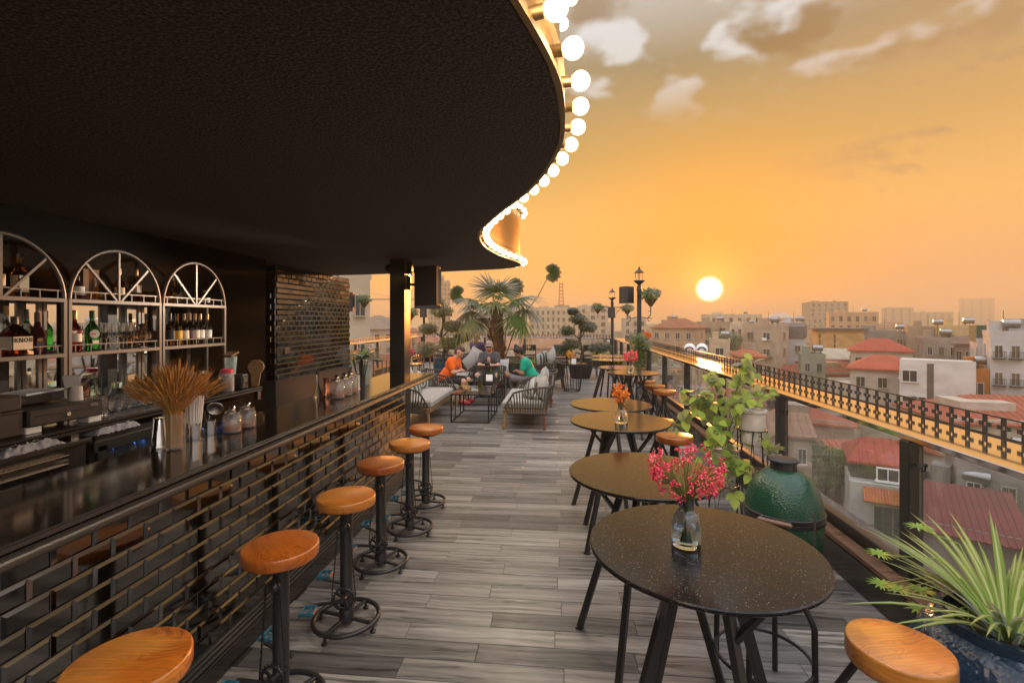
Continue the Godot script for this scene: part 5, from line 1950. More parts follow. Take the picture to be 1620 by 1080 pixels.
func build_people() -> void:
	var a := P(-2.46, 0, 10.45)
	person("person in orange T-shirt leaning over a phone beside the left sofa", a, PI / 2 - 0.15, 0.42, 0.75, M.skin, mt(0.85, 0.13, 0.01, 0.9), mt(0.02, 0.02, 0.022, 0.9), mt(0.07, 0.035, 0.02, 0.8), {"shoe": M.shoe_red})
	handheld("black phone held by the person in orange", "phone", "phone", a, PI / 2 - 0.15, Vector3(0, 0.79, 0.44), Vector3(0.075, 0.15, 0.009), -0.6)
	a = P(-1.68, 0, 11.88)
	person("bearded person in grey T-shirt, cap and sunglasses facing the camera", a, 0.0, 0.3, 0.2, M.skin, mt(0.07, 0.068, 0.075, 0.9), mt(0.1, 0.09, 0.08, 0.9), mt(0.3, 0.1, 0.035, 0.8), {"cap": mt(0.3, 0.22, 0.18, 0.9), "spread": 0.24, "hands": [Vector3(-0.1, 0.74, 0.4), Vector3(0.1, 0.74, 0.4)]})
	handheld("black camera held by the person in the cap", "camera", "handheld_camera", a, 0.0, Vector3(0, 0.78, 0.5), Vector3(0.13, 0.085, 0.06), 0.0)
	a = P(-0.53, 0, 10.45)
	person("person in green T-shirt with dark hair bun, one leg crossed", a, -PI / 2 + 0.1, 0.45, 0.7, M.skin_dark, mt(0.0, 0.32, 0.2, 0.9), mt(0.13, 0.115, 0.11, 0.9), mt(0.018, 0.01, 0.008, 0.7), {"bun": true, "beard": true, "long": true, "cross": true, "shoe": mt(0.3, 0.16, 0.06, 0.7)})
	handheld("dark phone held by the person in green", "phone", "phone", a, -PI / 2 + 0.1, Vector3(0, 0.79, 0.44), Vector3(0.075, 0.15, 0.009), -0.6)
	person("person in purple top with fair hair seen from behind near the far railing", P(-2.5, 0.1, 14.6), PI - 0.4, 0.1, 0.1, M.skin, mt(0.12, 0.08, 0.2, 0.9), mt(0.1, 0.1, 0.12, 0.9), mt(0.6, 0.32, 0.1, 0.8), {"long_hair": true, "long": true})
	rope_seat("rope_armchair", "rope armchair under the person in purple", "armchair", P(-2.45, 0.04, 14.7), PI / 2 + 0.4, 0.74, "rope armchairs")


# ---------- plants ----------
func rdir(spread := 1.0) -> Vector3:
	return Vector3(rng.randfn(0, 1), rng.randfn(0, spread), rng.randfn(0, 1)).normalized()

func leaf_mass(b: MB, c: Vector3, r: Vector3, n: int, l: float, w: float) -> void:
	for k in n:
		var d := rdir()
		var p := c + d * r * pow(rng.randf(), 0.45)
		b.leaf(p, (d + rdir() * 0.8 + Vector3(0, 0.2, 0)).normalized(), (Vector3.UP + rdir() * 0.7).normalized(), l * rng.randf_range(0.7, 1.25), w, 0.3)

func frond(hub: Vector3, az: float, el: float, stalk: float, r: float, n: int, mat: Material, droop: float) -> MB:
	# fan leaf: a stalk and n narrow blades spread from its tip, joined near the base
	var b := MB.new()
	var d := Vector3(cos(az) * cos(el), sin(el), sin(az) * cos(el))
	var side := Vector3(-sin(az), 0, cos(az))
	var pts := PackedVector3Array()
	for k in 6:
		var t := k / 5.0
		pts.push_back(hub + d * stalk * t - Vector3(0, droop * stalk * t * t * 0.5, 0))
	b.tube(pts, [0.02, 0.017, 0.015, 0.013, 0.012, 0.01], 5)
	var tip := pts[5]
	var ax := (pts[5] - pts[4]).normalized()
	var up := side.cross(ax).normalized()
	if up.y < 0:
		up = -up
	for k in n:
		var a := lerpf(-2.0, 2.0, k / float(n - 1)) + rng.randfn(0, 0.03)
		var bd := (ax * cos(a) + side * sin(a) + up * 0.12 * cos(a)).normalized()
		b.leaf(tip, (bd + Vector3(0, rng.randf_range(-0.1, 0.08), 0)).normalized(), up, r * (0.75 + 0.25 * cos(a)) * rng.randf_range(0.88, 1.06), 0.05, droop * 0.8 + 0.25 * rng.randf(), 4)
	return b

func build_palm() -> void:
	var o := thing("fan_palm", "fan palm with shaggy husk trunk rising from the black planter", "palm tree", P(-1.72, 0.55, 13.4))
	var tr := MB.new()
	tr.lathe(Transform3D(), pv([0.0, 0.0, 0.25, 0.0, 0.23, 0.3, 0.2, 0.8, 0.16, 1.2, 0.11, 1.5, 0.07, 1.75, 0.0, 1.8]), 18)
	put(tr, "trunk", M.husk_dark, o)
	for k in 46:
		var y := 0.06 + 1.5 * pow(k / 46.0, 0.95)
		var r := lerpf(0.235, 0.1, y / 1.6)
		var a := k * 2.39996 + rng.randf() * 0.4
		var u := Vector3(cos(a), 0, sin(a))
		var b := MB.new()
		b.bar(u * (r - 0.02) + Vector3(0, y, 0), u * (r + 0.06) + Vector3(0, y + rng.randf_range(0.2, 0.32), 0) + Vector3(-u.z, 0, u.x) * rng.randfn(0, 0.02), rng.randf_range(0.06, 0.1), 0.02, 0.006, u)
		put(b, "husk", M.husk if rng.randf() < 0.5 else M.husk_dark, o)
	var list := [[0.2, 0.5, 0.75, 0.95, 0.35], [-0.3, 0.25, 0.85, 1.0, 0.6], [0.5, 0.0, 0.7, 0.95, 0.7], [2.9, 0.5, 0.75, 0.9, 0.4], [3.3, 0.2, 0.85, 0.95, 0.7], [2.7, -0.05, 0.85, 0.9, 0.8], [1.2, 0.9, 0.7, 0.8, 0.3], [1.9, 1.0, 0.7, 0.8, 0.3], [-1.2, 0.8, 0.65, 0.85, 0.4], [-2.0, 0.75, 0.7, 0.85, 0.4], [-1.6, 0.3, 0.7, 0.85, 0.6], [1.5, 0.4, 0.8, 0.85, 0.5], [0.0, -0.2, 0.7, 0.85, 0.8], [3.6, -0.15, 0.6, 0.8, 0.8], [-0.8, 0.45, 0.8, 0.9, 0.5], [-2.5, 0.4, 0.8, 0.9, 0.5]]
	var n := 0
	for e: Array in list:
		var b := frond(Vector3(0, 1.62, 0), e[0], e[1], e[2] * 0.95, e[3] * 0.92, 36, M.leaf, e[4])
		put(b, "frond", M.leaf_dry if n % 5 == 4 else (M.leaf if n % 2 == 0 else M.leaf_palm), o)
		n += 1
	# two big lobed leaves on long stalks behind the palm
	var tp := thing("taro_plant", "two big lobed leaves on long stalks rising behind the palm", "plant", P(-1.6, 0.55, 13.9))
	for e: Array in [[Vector3(1.35, 2.6, 0), 0.5], [Vector3(-1.25, 2.0, 0), -0.4], [Vector3(0.3, 2.2, 0.1), 0.2]]:
		var b := MB.new()
		b.tube(PackedVector3Array([Vector3.ZERO, e[0] * Vector3(0.3, 0.45, 0.3), e[0] * 0.75, e[0]]), [0.02, 0.016, 0.013, 0.01], 6)
		put(b, "stalk", M.leaf_dark, tp)
		b = MB.new()
		for k in 7:
			var a := -1.2 + 2.4 * k / 6.0
			b.leaf(e[0], Vector3(signf(e[1]) * cos(a) * 0.8, sin(a) * 0.9 + 0.1, 0.25).normalized(), Vector3(0, 0.3, 1), 0.32 * (0.85 + 0.2 * cos(a)), 0.34, 0.25, 5)
		put(b, "leaf", M.leaf_dark, tp)
	var pl := thing("palm_planter", "long low black planter box around the palm", "planter", P(-1.5, 0, 13.5))
	var b := MB.new()
	for e: Array in [[Vector3(0, 0.33, 0.6), Vector3(2.7, 0.66, 0.06)], [Vector3(0, 0.33, -0.6), Vector3(2.7, 0.66, 0.06)], [Vector3(-1.32, 0.33, 0), Vector3(0.06, 0.66, 1.14)], [Vector3(1.32, 0.33, 0), Vector3(0.06, 0.66, 1.14)]]:
		b = MB.new()
		b.cube(e[0], e[1], 0.006)
		put(b, "wall", M.black, pl)
	b = MB.new()
	b.cube(Vector3(0, 0.27, 0), Vector3(2.58, 0.54, 1.14))
	put(b, "soil", M.soil, pl)
	for k in 7:
		var g := thing("grass_tuft", ["leafy grass tuft at the left end of the palm planter", "leafy grass tuft second from the left in the palm planter", "leafy grass tuft left of the palm trunk", "leafy grass tuft in front of the palm trunk", "leafy grass tuft right of the palm trunk", "bright grass tuft second from the right in the palm planter", "bright grass tuft at the right end of the palm planter"][k], "plant", P(-2.5 + k * 0.36, 0.54, 13.1 + 0.1 * (k % 2)), 0.0, "grass tufts in the palm planter")
		b = MB.new()
		for j in 46:
			var a := rng.randf() * TAU
			var d := Vector3(cos(a), rng.randf_range(0.7, 2.0), sin(a)).normalized()
			b.leaf(Vector3(cos(a), 0, sin(a)) * 0.06 * rng.randf(), d, Vector3.UP, rng.randf_range(0.3, 0.5), 0.03, 0.6, 4)
		put(b, "blades", M.leaf_lime if k % 2 == 1 or k > 4 else M.leaf, g)

func pot_mesh(r: float, h: float, waist := 0.7) -> MB:
	var b := MB.new()
	b.lathe(Transform3D(), pv([0.0, 0.0, r * waist, 0.0, r * (waist + 0.1), h * 0.15, r * 0.98, h * 0.75, r * 0.94, h * 0.9, r * 1.06, h * 0.93, r * 1.06, h, r * 0.92, h, r * 0.86, h * 0.85, 0.0, h * 0.85]), 28)
	return b

func bonsai(label: String, pot_label: String, at: Vector3, s: float, pot: Material, ph: float, pr: float, clumps: Array, mat: Material) -> void:
	var p := thing("plant_pot", pot_label, "plant pot", at)
	put(pot_mesh(pr, ph), "pot", pot, p)
	var o := thing("bonsai_tree", label, "tree", at + Vector3(0, ph * 0.84, 0))
	var tr := MB.new()
	tr.tube(PackedVector3Array([Vector3.ZERO, Vector3(0.06, 0.3, 0) * s, Vector3(-0.03, 0.6, 0.03) * s, Vector3(0.05, 0.95, 0) * s, Vector3(0.0, 1.3, 0) * s]), [0.05 * s, 0.04 * s, 0.032 * s, 0.022 * s, 0.012 * s], 7)
	put(tr, "trunk", M.bark, o)
	for e: Array in clumps:
		var c := Vector3(e[0], e[1], e[2]) * s
		var b := MB.new()
		b.tube(PackedVector3Array([Vector3(0.02, c.y * 0.7, 0), c * Vector3(0.55, 0.9, 0.55), c]), [0.018 * s, 0.012 * s, 0.006 * s], 5)
		put(b, "limb", M.bark, o)
		b = MB.new()
		leaf_mass(b, c, Vector3(e[3], e[3] * 0.5, e[3]) * s * 0.9, 620, 0.07 * s, 0.03 * s)
		put(b, "crown", mat, o)

func vine() -> void:
	var st := wire_stand("short black wire plant stand under the leafy vine", P(1.55, 0, 4.72), 0.14, 0.5)
	var p := thing("plant_pot", "small white pot hidden in the leafy vine", "plant pot", P(1.55, 0.36, 4.72))
	put(pot_mesh(0.125, 0.26), "pot", M.white_pot, p)
	var o := thing("leafy_vine", "light green leafy vine sprawling over the railing sill", "plant", P(1.55, 0.58, 4.72))
	var leaf := MB.new()
	leaf.leaf(Vector3.ZERO, Vector3(0, 0, 1), Vector3.UP, 0.085, 0.07, 0.25, 4)
	var lm := leaf.mesh()
	var arms := [[Vector3(-0.5, 0.28, 0.15), 0.25], [Vector3(-0.15, 0.75, 0.0), 0.2], [Vector3(0.12, 0.85, 0.2), 0.2], [Vector3(0.35, 0.55, 0.1), 0.2], [Vector3(-0.3, 0.45, 0.2), 0.25], [Vector3(0.1, 0.5, 0.3), 0.2], [Vector3(-0.1, -0.28, 0.4), 0.1], [Vector3(0.15, -0.3, 0.45), 0.1], [Vector3(-0.3, 0.05, 0.4), 0.15], [Vector3(0.3, 0.1, 0.4), 0.15]]
	arms.append_array([[Vector3(-0.42, 0.5, 0.05), 0.2], [Vector3(0.22, 0.7, 0.0), 0.2], [Vector3(-0.2, 0.2, 0.35), 0.2]])
	for e: Array in arms:
		var tip: Vector3 = e[0]
		var pts := PackedVector3Array()
		for k in 7:
			var t := k / 6.0
			pts.push_back(tip * t + Vector3(0, e[1] * sin(PI * t), 0) + rdir() * 0.02)
		var b := MB.new()
		b.tube(pts, 0.004, 5)
		put(b, "stem", M.stem, o)
		for k in 26:
			var t := rng.randf_range(0.25, 1.05)
			var q := tip * t + Vector3(0, e[1] * sin(PI * minf(t, 1.0)), 0) + rdir() * 0.06
			var z := (rdir() + Vector3(0, -0.2, 0.3)).normalized()
			var y := (Vector3(0, 1, 0.35) + rdir() * 0.5).normalized()
			var x := y.cross(z).normalized()
			put(lm, "leaf", M.leaf_lime if rng.randf() < 0.75 else M.leaf, o, Transform3D(Basis(x, z.cross(x), z) * Basis.from_scale(Vector3.ONE * rng.randf_range(0.8, 1.3)), q))

func wire_stand(label: String, at: Vector3, r: float, h: float) -> Node3D:
	var o := thing("wire_plant_stand", label, "plant stand", at)
	for y: float in [h, h * 0.55]:
		var b := MB.new()
		b.tube(arc(Vector3(0, y, 0), r * (1.0 if y == h else 0.85), 0, TAU * 23 / 24, 23), 0.005, 6, true)
		put(b, "ring", M.iron, o)
	for k in 4:
		var a := TAU * k / 4 + 0.3
		var b := MB.new()
		b.tube(PackedVector3Array([Vector3(cos(a) * r, h, sin(a) * r), Vector3(cos(a + 0.5) * r * 1.15, 0.006, sin(a + 0.5) * r * 1.15), Vector3(cos(a + 1.0) * r, h, sin(a + 1.0) * r)]), 0.0055, 6)
		put(b, "hairpin_leg", M.iron, o)
	return o

func spider_plant() -> void:
	var c := P(1.7, 0, 2.02)
	var p := thing("blue_pot", "big glossy dark blue dimpled pot in the bottom right corner", "plant pot", c)
	var b := MB.new()
	b.lathe(Transform3D(), pv([0.0, 0.0, 0.2, 0.0, 0.26, 0.12, 0.31, 0.34, 0.3, 0.5, 0.25, 0.6, 0.215, 0.62, 0.215, 0.66, 0.19, 0.66, 0.185, 0.58, 0.0, 0.58]), 48)
	put(b, "pot", M.navy, p)
	b = MB.new()
	b.lathe(Transform3D(), pv([0.0, 0.6, 0.18, 0.6, 0.185, 0.585]), 24)
	put(b, "soil", M.soil, p)
	var o := thing("spider_plant", "striped green spider plant arching out of the blue pot", "plant", c + Vector3(0, 0.6, 0))
	for k in 92:
		var a := rng.randf() * TAU
		var d := Vector3(cos(a), rng.randf_range(0.7, 2.6), sin(a)).normalized()
		var l := rng.randf_range(0.3, 0.5)
		var base := Vector3(cos(a), 0, sin(a)) * 0.05
		b = MB.new()
		b.leaf(base, d, Vector3.UP + d * 0.2, l, 0.025, 0.55, 7)
		var bl := put(b, "blade", M.blade, o)
		b = MB.new()
		b.leaf(base + Vector3(0, 0.0025, 0), d, Vector3.UP + d * 0.2, l * 0.99, 0.009, 0.55, 7)
		put(b, "stripe", M.blade_edge, bl)
	# runners with small plantlets
	var tuft := MB.new()
	for k in 14:
		var a := k * 2.4
		tuft.leaf(Vector3.ZERO, Vector3(cos(a), 0.5, sin(a)).normalized(), Vector3.UP, 0.06, 0.014, 0.4, 3)
	var tm := tuft.mesh()
	for e: Array in [[-0.1, 0.0, 0.3], [-0.16, -0.03, 0.36], [-0.2, 0.1, 0.42], [-0.14, -0.06, 0.26], [-0.04, 0.24, 0.4], [-0.22, -0.1, -0.2], [-0.28, -0.12, 0.06], [-0.24, 0.0, 0.34]]:
		var tip := Vector3(e[0], e[1], -e[2])
		b = MB.new()
		b.tube(PackedVector3Array([Vector3.ZERO, tip * 0.5 + Vector3(0, 0.14, 0), tip]), 0.0028, 5)
		var rn := put(b, "runner", M.blade, o)
		put(tm, "plantlet", M.blade, rn, T(tip, e[0] * 9.0))
	# trailing stalk with white star flowers
	for e: Array in [[-0.2, -0.25, -0.28], [-0.28, -0.1, 0.02], [-0.12, 0.02, 0.12]]:
		b = MB.new()
		b.tube(PackedVector3Array([Vector3(-0.1, 0.02, -0.05), Vector3(e[0] * 0.7, e[1] * 0.4 + 0.06, -e[2] * 0.6), Vector3(e[0], e[1], -e[2])]), 0.003, 5)
		var rn := put(b, "runner", M.blade, o)
		b = MB.new()
		for k in 6:
			var a := TAU * k / 6
			b.leaf(Vector3(e[0], e[1] + 0.01, -e[2]), Vector3(cos(a), 0.4, sin(a)).normalized(), Vector3.UP, 0.016, 0.008, 0.2, 2)
		put(b, "flower", M.white, rn)

func bouquet(vase_label: String, flower_label: String, at: Vector3, r: float, h: float, glassm: Material, n: int, spread: float, rise: float, mats: Array, petal: float) -> void:
	var o := thing("flower_vase", vase_label, "vase", at, 0.0, "flower vases on the tables")
	var b := MB.new()
	b.lathe(Transform3D(), pv([0.0, 0.0, r * 0.94, 0.0, r, h * 0.04, r * 1.0, h * 0.5, r * 0.86, h * 0.66, r * 0.52, h * 0.74, r * 0.5, h * 0.98, r * 0.56, h, r * 0.5, h, r * 0.44, h * 0.97, r * 0.45, h * 0.74, r * 0.78, h * 0.64, r * 0.9, h * 0.5, r * 0.9, h * 0.07, 0.0, h * 0.06]), 32)
	put(b, "glass", glassm, o)
	b = MB.new()
	b.lathe(Transform3D(), pv([0.0, h * 0.065, r * 0.88, h * 0.075, r * 0.885, h * 0.36, 0.0, h * 0.36]), 28)
	put(b, "water", M.water, o)
	var f := thing("flower_bunch", flower_label, "flowers", at + Vector3(0, h * 0.1, 0), 0.0, "cut flowers in the vases")
	var st := MB.new()
	var fl: Array[MB] = []
	for m in mats:
		fl.append(MB.new())
	for k in n:
		var d := rdir(0.7)
		var tip := Vector3(d.x * spread, h * 0.9 + rise * (0.55 + 0.45 * d.y * 0.9), d.z * spread) * rng.randf_range(0.8, 1.0)
		tip.y = maxf(tip.y, h * 0.86)
		var nk := Vector3(d.x * r * 0.3, h * 0.86, d.z * r * 0.3)
		st.tube(PackedVector3Array([Vector3(-d.x * r * 0.3, 0.0, -d.z * r * 0.3), nk, nk.lerp(tip, 0.5) + Vector3(0, rise * 0.1, 0), tip]), 0.0012, 3, false, false)
		for j in 5:
			var q := tip + rdir() * petal * 1.1
			var w: MB = fl[rng.randi() % fl.size()]
			for z in 4:
				w.leaf(q, (rdir() + d * 0.4).normalized(), rdir(), petal * rng.randf_range(0.7, 1.1), petal * 0.8, 0.3, 2)
	put(st, "stems", M.stem, f)
	for m in mats.size():
		put(fl[m], "blossoms", mats[m], f)

func hanging_basket(label: String, at: Vector3, s: float) -> void:
	var o := thing("hanging_basket", label, "hanging plant", at, 0.0, "hanging baskets on the lamp posts")
	var b := MB.new()
	b.lathe(Transform3D(), pv([0.0, -0.16 * s, 0.03 * s, -0.16 * s, 0.1 * s, -0.06 * s, 0.13 * s, 0.0, 0.0, 0.0]), 14)
	b.rod(Vector3(0, -0.16 * s, 0), Vector3(0, -0.34 * s, 0), 0.012 * s, 0.006 * s)
	put(b, "basket", M.husk_dark, o)
	b = MB.new()
	leaf_mass(b, Vector3(0, 0.07 * s, 0), Vector3(0.19, 0.1, 0.19) * s, 230, 0.09 * s, 0.05 * s)
	put(b, "foliage", M.leaf, o)

func build_plants() -> void:
	M.water = solid(0.9, 0.95, 0.95)
	M.water.refraction_scale = 0.033
	M.leaf_palm = mt(0.14, 0.15, 0.03, 0.5)
	M.leaf_palm.backlight_enabled = true
	M.leaf_palm.backlight = Color(0.65, 0.65, 0.65)
	build_palm()
	bonsai("cloud-pruned bonsai tree beside the left end of the palm planter", "tall teal glazed pot left of the man in orange", P(-3.3, 0, 13.6), 1.25, M.teal_pot, 0.75, 0.24, [[-0.35, 0.3, 0, 0.3], [0.2, 0.42, 0.1, 0.28], [-0.3, 0.75, 0.1, 0.22], [0.25, 0.8, 0, 0.25], [0.0, 1.15, 0, 0.28], [-0.15, 1.35, 0, 0.22], [0.45, 0.55, -0.1, 0.2]], M.leaf_dry)
	bonsai("dark cloud-pruned bonsai tree near the corner lamp post", "round dark bowl pot below the corner bonsai", P(0.68, 0, 15.4), 1.2, M.black, 0.55, 0.4, [[-0.5, 0.35, 0, 0.26], [0.45, 0.4, 0.1, 0.28], [-0.25, 0.5, 0.1, 0.24], [-0.35, 0.85, 0, 0.22], [0.2, 0.95, 0, 0.26], [-0.05, 1.15, 0, 0.24], [-0.2, 1.35, 0, 0.14], [0.65, 0.42, -0.1, 0.16]], M.leaf_dark)
	vine()
	wire_stand("tall black wire plant stand carrying the white pot", P(1.74, 0, 4.58), 0.12, 0.82)
	var p := thing("plant_pot", "cream white ceramic pot on the tall wire stand", "plant pot", P(1.74, 0.7, 4.58))
	put(pot_mesh(0.115, 0.3, 0.8), "pot", M.white_pot, p)
	p = thing("plant_pot", "bare second white pot hidden low behind the wire stand", "plant pot", P(1.75, 0.0, 5.4))
	put(pot_mesh(0.14, 0.3, 0.75), "pot", M.white_pot, p)
	spider_plant()
	bouquet("squat blue-grey glass vase on the nearest table", "bunch of tiny bright pink flowers in the blue-grey vase", P(0.465, 0.981, 1.835), 0.052, 0.175, solid(0.72, 0.82, 0.95), 150, 0.135, 0.2, M.pinks, 0.0085)
	bouquet("square clear glass vase on the third table", "bunch of orange flowers in the clear vase", P(0.5, 0.981, 3.97), 0.05, 0.15, M.glassy, 46, 0.055, 0.2, [M.orange_flower, mt(0.8, 0.3, 0.04)], 0.016)
	bouquet("small clear vase on the far row table", "bunch of coral pink flowers on the far row table", P(1.13, 0.981, 7.8), 0.05, 0.16, M.glassy, 40, 0.1, 0.22, [mt(0.75, 0.1, 0.08), M.pinks[2]], 0.022)
	bouquet("small dark vase standing on the railing ledge", "bunch of amber flowers on the railing ledge", P(2.3, 1.121, 13.0), 0.06, 0.22, M.window, 30, 0.09, 0.2, [M.orange_flower], 0.025)
	bouquet("small vase on the round drum table", "bunch of yellow flowers on the round drum table", P(0.3, 0.711, 12.7), 0.05, 0.12, M.glassy, 30, 0.1, 0.2, [mt(0.8, 0.4, 0.05)], 0.024)
	bouquet("small vase on the low table past the column", "bunch of bright pink flowers past the column", P(-4.1, 0.601, 13.2), 0.05, 0.2, M.glassy, 30, 0.12, 0.3, [M.pinks[0]], 0.028)
	# dracaena in tall pale planter left of the column
	p = thing("tall_planter", "tall cream stone planter standing left of the column", "planter", P(-4.05, 0, 9.75))
	var b := MB.new()
	b.lathe(Transform3D(Basis(Vector3.UP, PI / 4), Vector3.ZERO), pv([0.0, 0.0, 0.15, 0.0, 0.235, 1.0, 0.2, 1.0, 0.19, 0.94, 0.0, 0.94]), 4)
	put(b, "body", M.white_pot, p)
	var o := thing("broadleaf_plant", "broad-leaved plant in the tall cream planter", "plant", P(-4.05, 0.95, 9.75))
	b = MB.new()
	for k in 50:
		var a := rng.randf() * TAU
		b.leaf(Vector3(0, 0.12 * rng.randf(), 0), Vector3(cos(a), rng.randf_range(0.2, 1.4), sin(a)).normalized(), Vector3.UP, rng.randf_range(0.25, 0.5), 0.075, 0.6, 4)
	put(b, "foliage", M.leaf, o)
	# ivy at the foot of the right lamp post
	o = thing("ivy", "dense ivy climbing the right lamp post", "plant", P(2.0, 0.5, 12.4))
	b = MB.new()
	for k in 8:
		leaf_mass(b, Vector3(rng.randfn(0, 0.06), 0.1 + k * 0.11, rng.randfn(0, 0.06)), Vector3(0.2, 0.13, 0.2), 120, 0.09, 0.06)
	put(b, "foliage", M.leaf, o)
	p = thing("plant_pot", "cream pot under the ivy", "plant pot", P(2.0, 0.0, 12.4))
	put(pot_mesh(0.17, 0.5), "pot", M.white_pot, p)


# ---------- lamp posts ----------
func lamp_post(label: String, at: Vector3, h: float, arm: bool, arm_turn: float) -> void:
	var o := thing("lamp_post", label, "lamp post", at, arm_turn, "iron lamp posts along the railing")
	var b := MB.new()
	b.cube(Vector3(0, h * 0.42, 0), Vector3(0.1, h * 0.84, 0.1), 0.006)
	put(b, "post", M.iron, o)
	b = MB.new()
	b.lathe(Transform3D(), pv([0.0, h * 0.84, 0.075, h * 0.84, 0.055, h * 0.86, 0.06, h * 0.875, 0.035, h * 0.89, 0.14, h * 0.92, 0.15, h * 0.925, 0.0, h * 0.925]), 12)
	put(b, "collar", M.iron, o)
	var y0 := h * 0.925
	b = MB.new()
	for k in 4:
		var a := k * PI / 2
		b.rod(Vector3(cos(a) * 0.07, y0, sin(a) * 0.07), Vector3(cos(a) * 0.105, y0 + 0.2, sin(a) * 0.105), 0.008, 0.008, 5)
	var ln := put(b, "lantern", M.iron, o)
	b = MB.new()
	b.lathe(Transform3D(Basis(Vector3.UP, PI / 4), Vector3.ZERO), pv([0.062, y0, 0.097, y0 + 0.2]), 4)
	put(b, "lantern_glass", M.pane, ln)
	b = MB.new()
	b.lathe(Transform3D(), pv([0.0, y0 + 0.2, 0.13, y0 + 0.2, 0.06, y0 + 0.27, 0.025, y0 + 0.29, 0.03, y0 + 0.31, 0.0, y0 + 0.38]), 8)
	put(b, "lantern_roof", M.iron, ln)
	if arm:
		b = MB.new()
		b.rod(Vector3(-0.55, h * 0.8, 0), Vector3(0.55, h * 0.8, 0), 0.011, 0.011, 6)
		for sx: float in [-1.0, 1.0]:
			b.tube(arc(Vector3(sx * 0.52, h * 0.8 - 0.4, 0), 0.4, PI / 2, PI if sx > 0 else 0.0, 10, Vector3(1, 0, 0), Vector3(0, 1, 0)), 0.008, 5)
			b.tube(arc(Vector3(sx * 0.2, h * 0.8 - 0.1, 0), 0.07, 0, 5.5, 12, Vector3(sx, 0, 0), Vector3(0, -1, 0)), 0.007, 5)
		put(b, "scroll_arm", M.iron, o)
	else:
		b = MB.new()
		for sx: float in [-1.0, 1.0]:
			b.tube(PackedVector3Array([Vector3(sx * 0.05, h * 0.62, 0), Vector3(sx * 0.2, h * 0.61, 0), Vector3(sx * 0.28, h * 0.635, 0), Vector3(sx * 0.29, h * 0.665, 0), Vector3(sx * 0.24, h * 0.67, 0)]), 0.011, 6)
			b.tube(arc(Vector3(sx * 0.26, h * 0.6, 0), 0.045, 0, 5.0, 12, Vector3(sx, 0, 0), Vector3(0, 1, 0)), 0.009, 5)
		put(b, "scroll_bracket", M.iron, o)

func build_lamps() -> void:
	lamp_post("tall iron lamp post with lantern rising from the right railing", P(2.05, 0, 12.7), 3.05, false, 0.0)
	hanging_basket("leafy trailing basket on the right lamp post", P(2.32, 2.36, 12.6), 1.25)
	loudspeaker("black loudspeaker on the right lamp post", P(1.72, 2.45, 12.6), 0.42, 0.36, 0.3, PI + 0.5, 0.0)
	lamp_post("iron lamp post with lantern and scroll arms at the far right corner", P(2.05, 0, 19.0), 2.9, true, 0.0)
	hanging_basket("small hanging basket right of the corner lamp post", P(2.62, 2.2, 19.0), 1.1)
	hanging_basket("small hanging basket left of the corner lamp post", P(1.5, 2.25, 19.0), 1.1)
	loudspeaker("black loudspeaker on the corner lamp post", P(2.0, 2.1, 18.85), 0.4, 0.26, 0.22, -PI / 2, 0.0)
	lamp_post("iron lamp post with scroll arms just right of the column", P(-5.75, 0, 20.4), 2.9, true, 0.2)
	hanging_basket("hanging basket beside the column in front of the tower blocks", P(-6.3, 2.05, 20.3), 1.4)
	loudspeaker("black loudspeaker on the lamp post right of the column", P(-5.7, 2.15, 20.2), 0.42, 0.3, 0.24, -PI / 2, 0.0)
	lamp_post("iron post with scroll bracket beside the tiled wall", P(-5.75, 0, 12.2), 2.9, false, 1.2)
	loudspeaker("grey loudspeaker on the post beside the tiled wall", P(-5.42, 2.28, 12.1), 0.48, 0.36, 0.3, 0.5, 0.0)
	hanging_basket("hanging basket behind the grey loudspeaker", P(-5.1, 2.3, 12.4), 0.9)


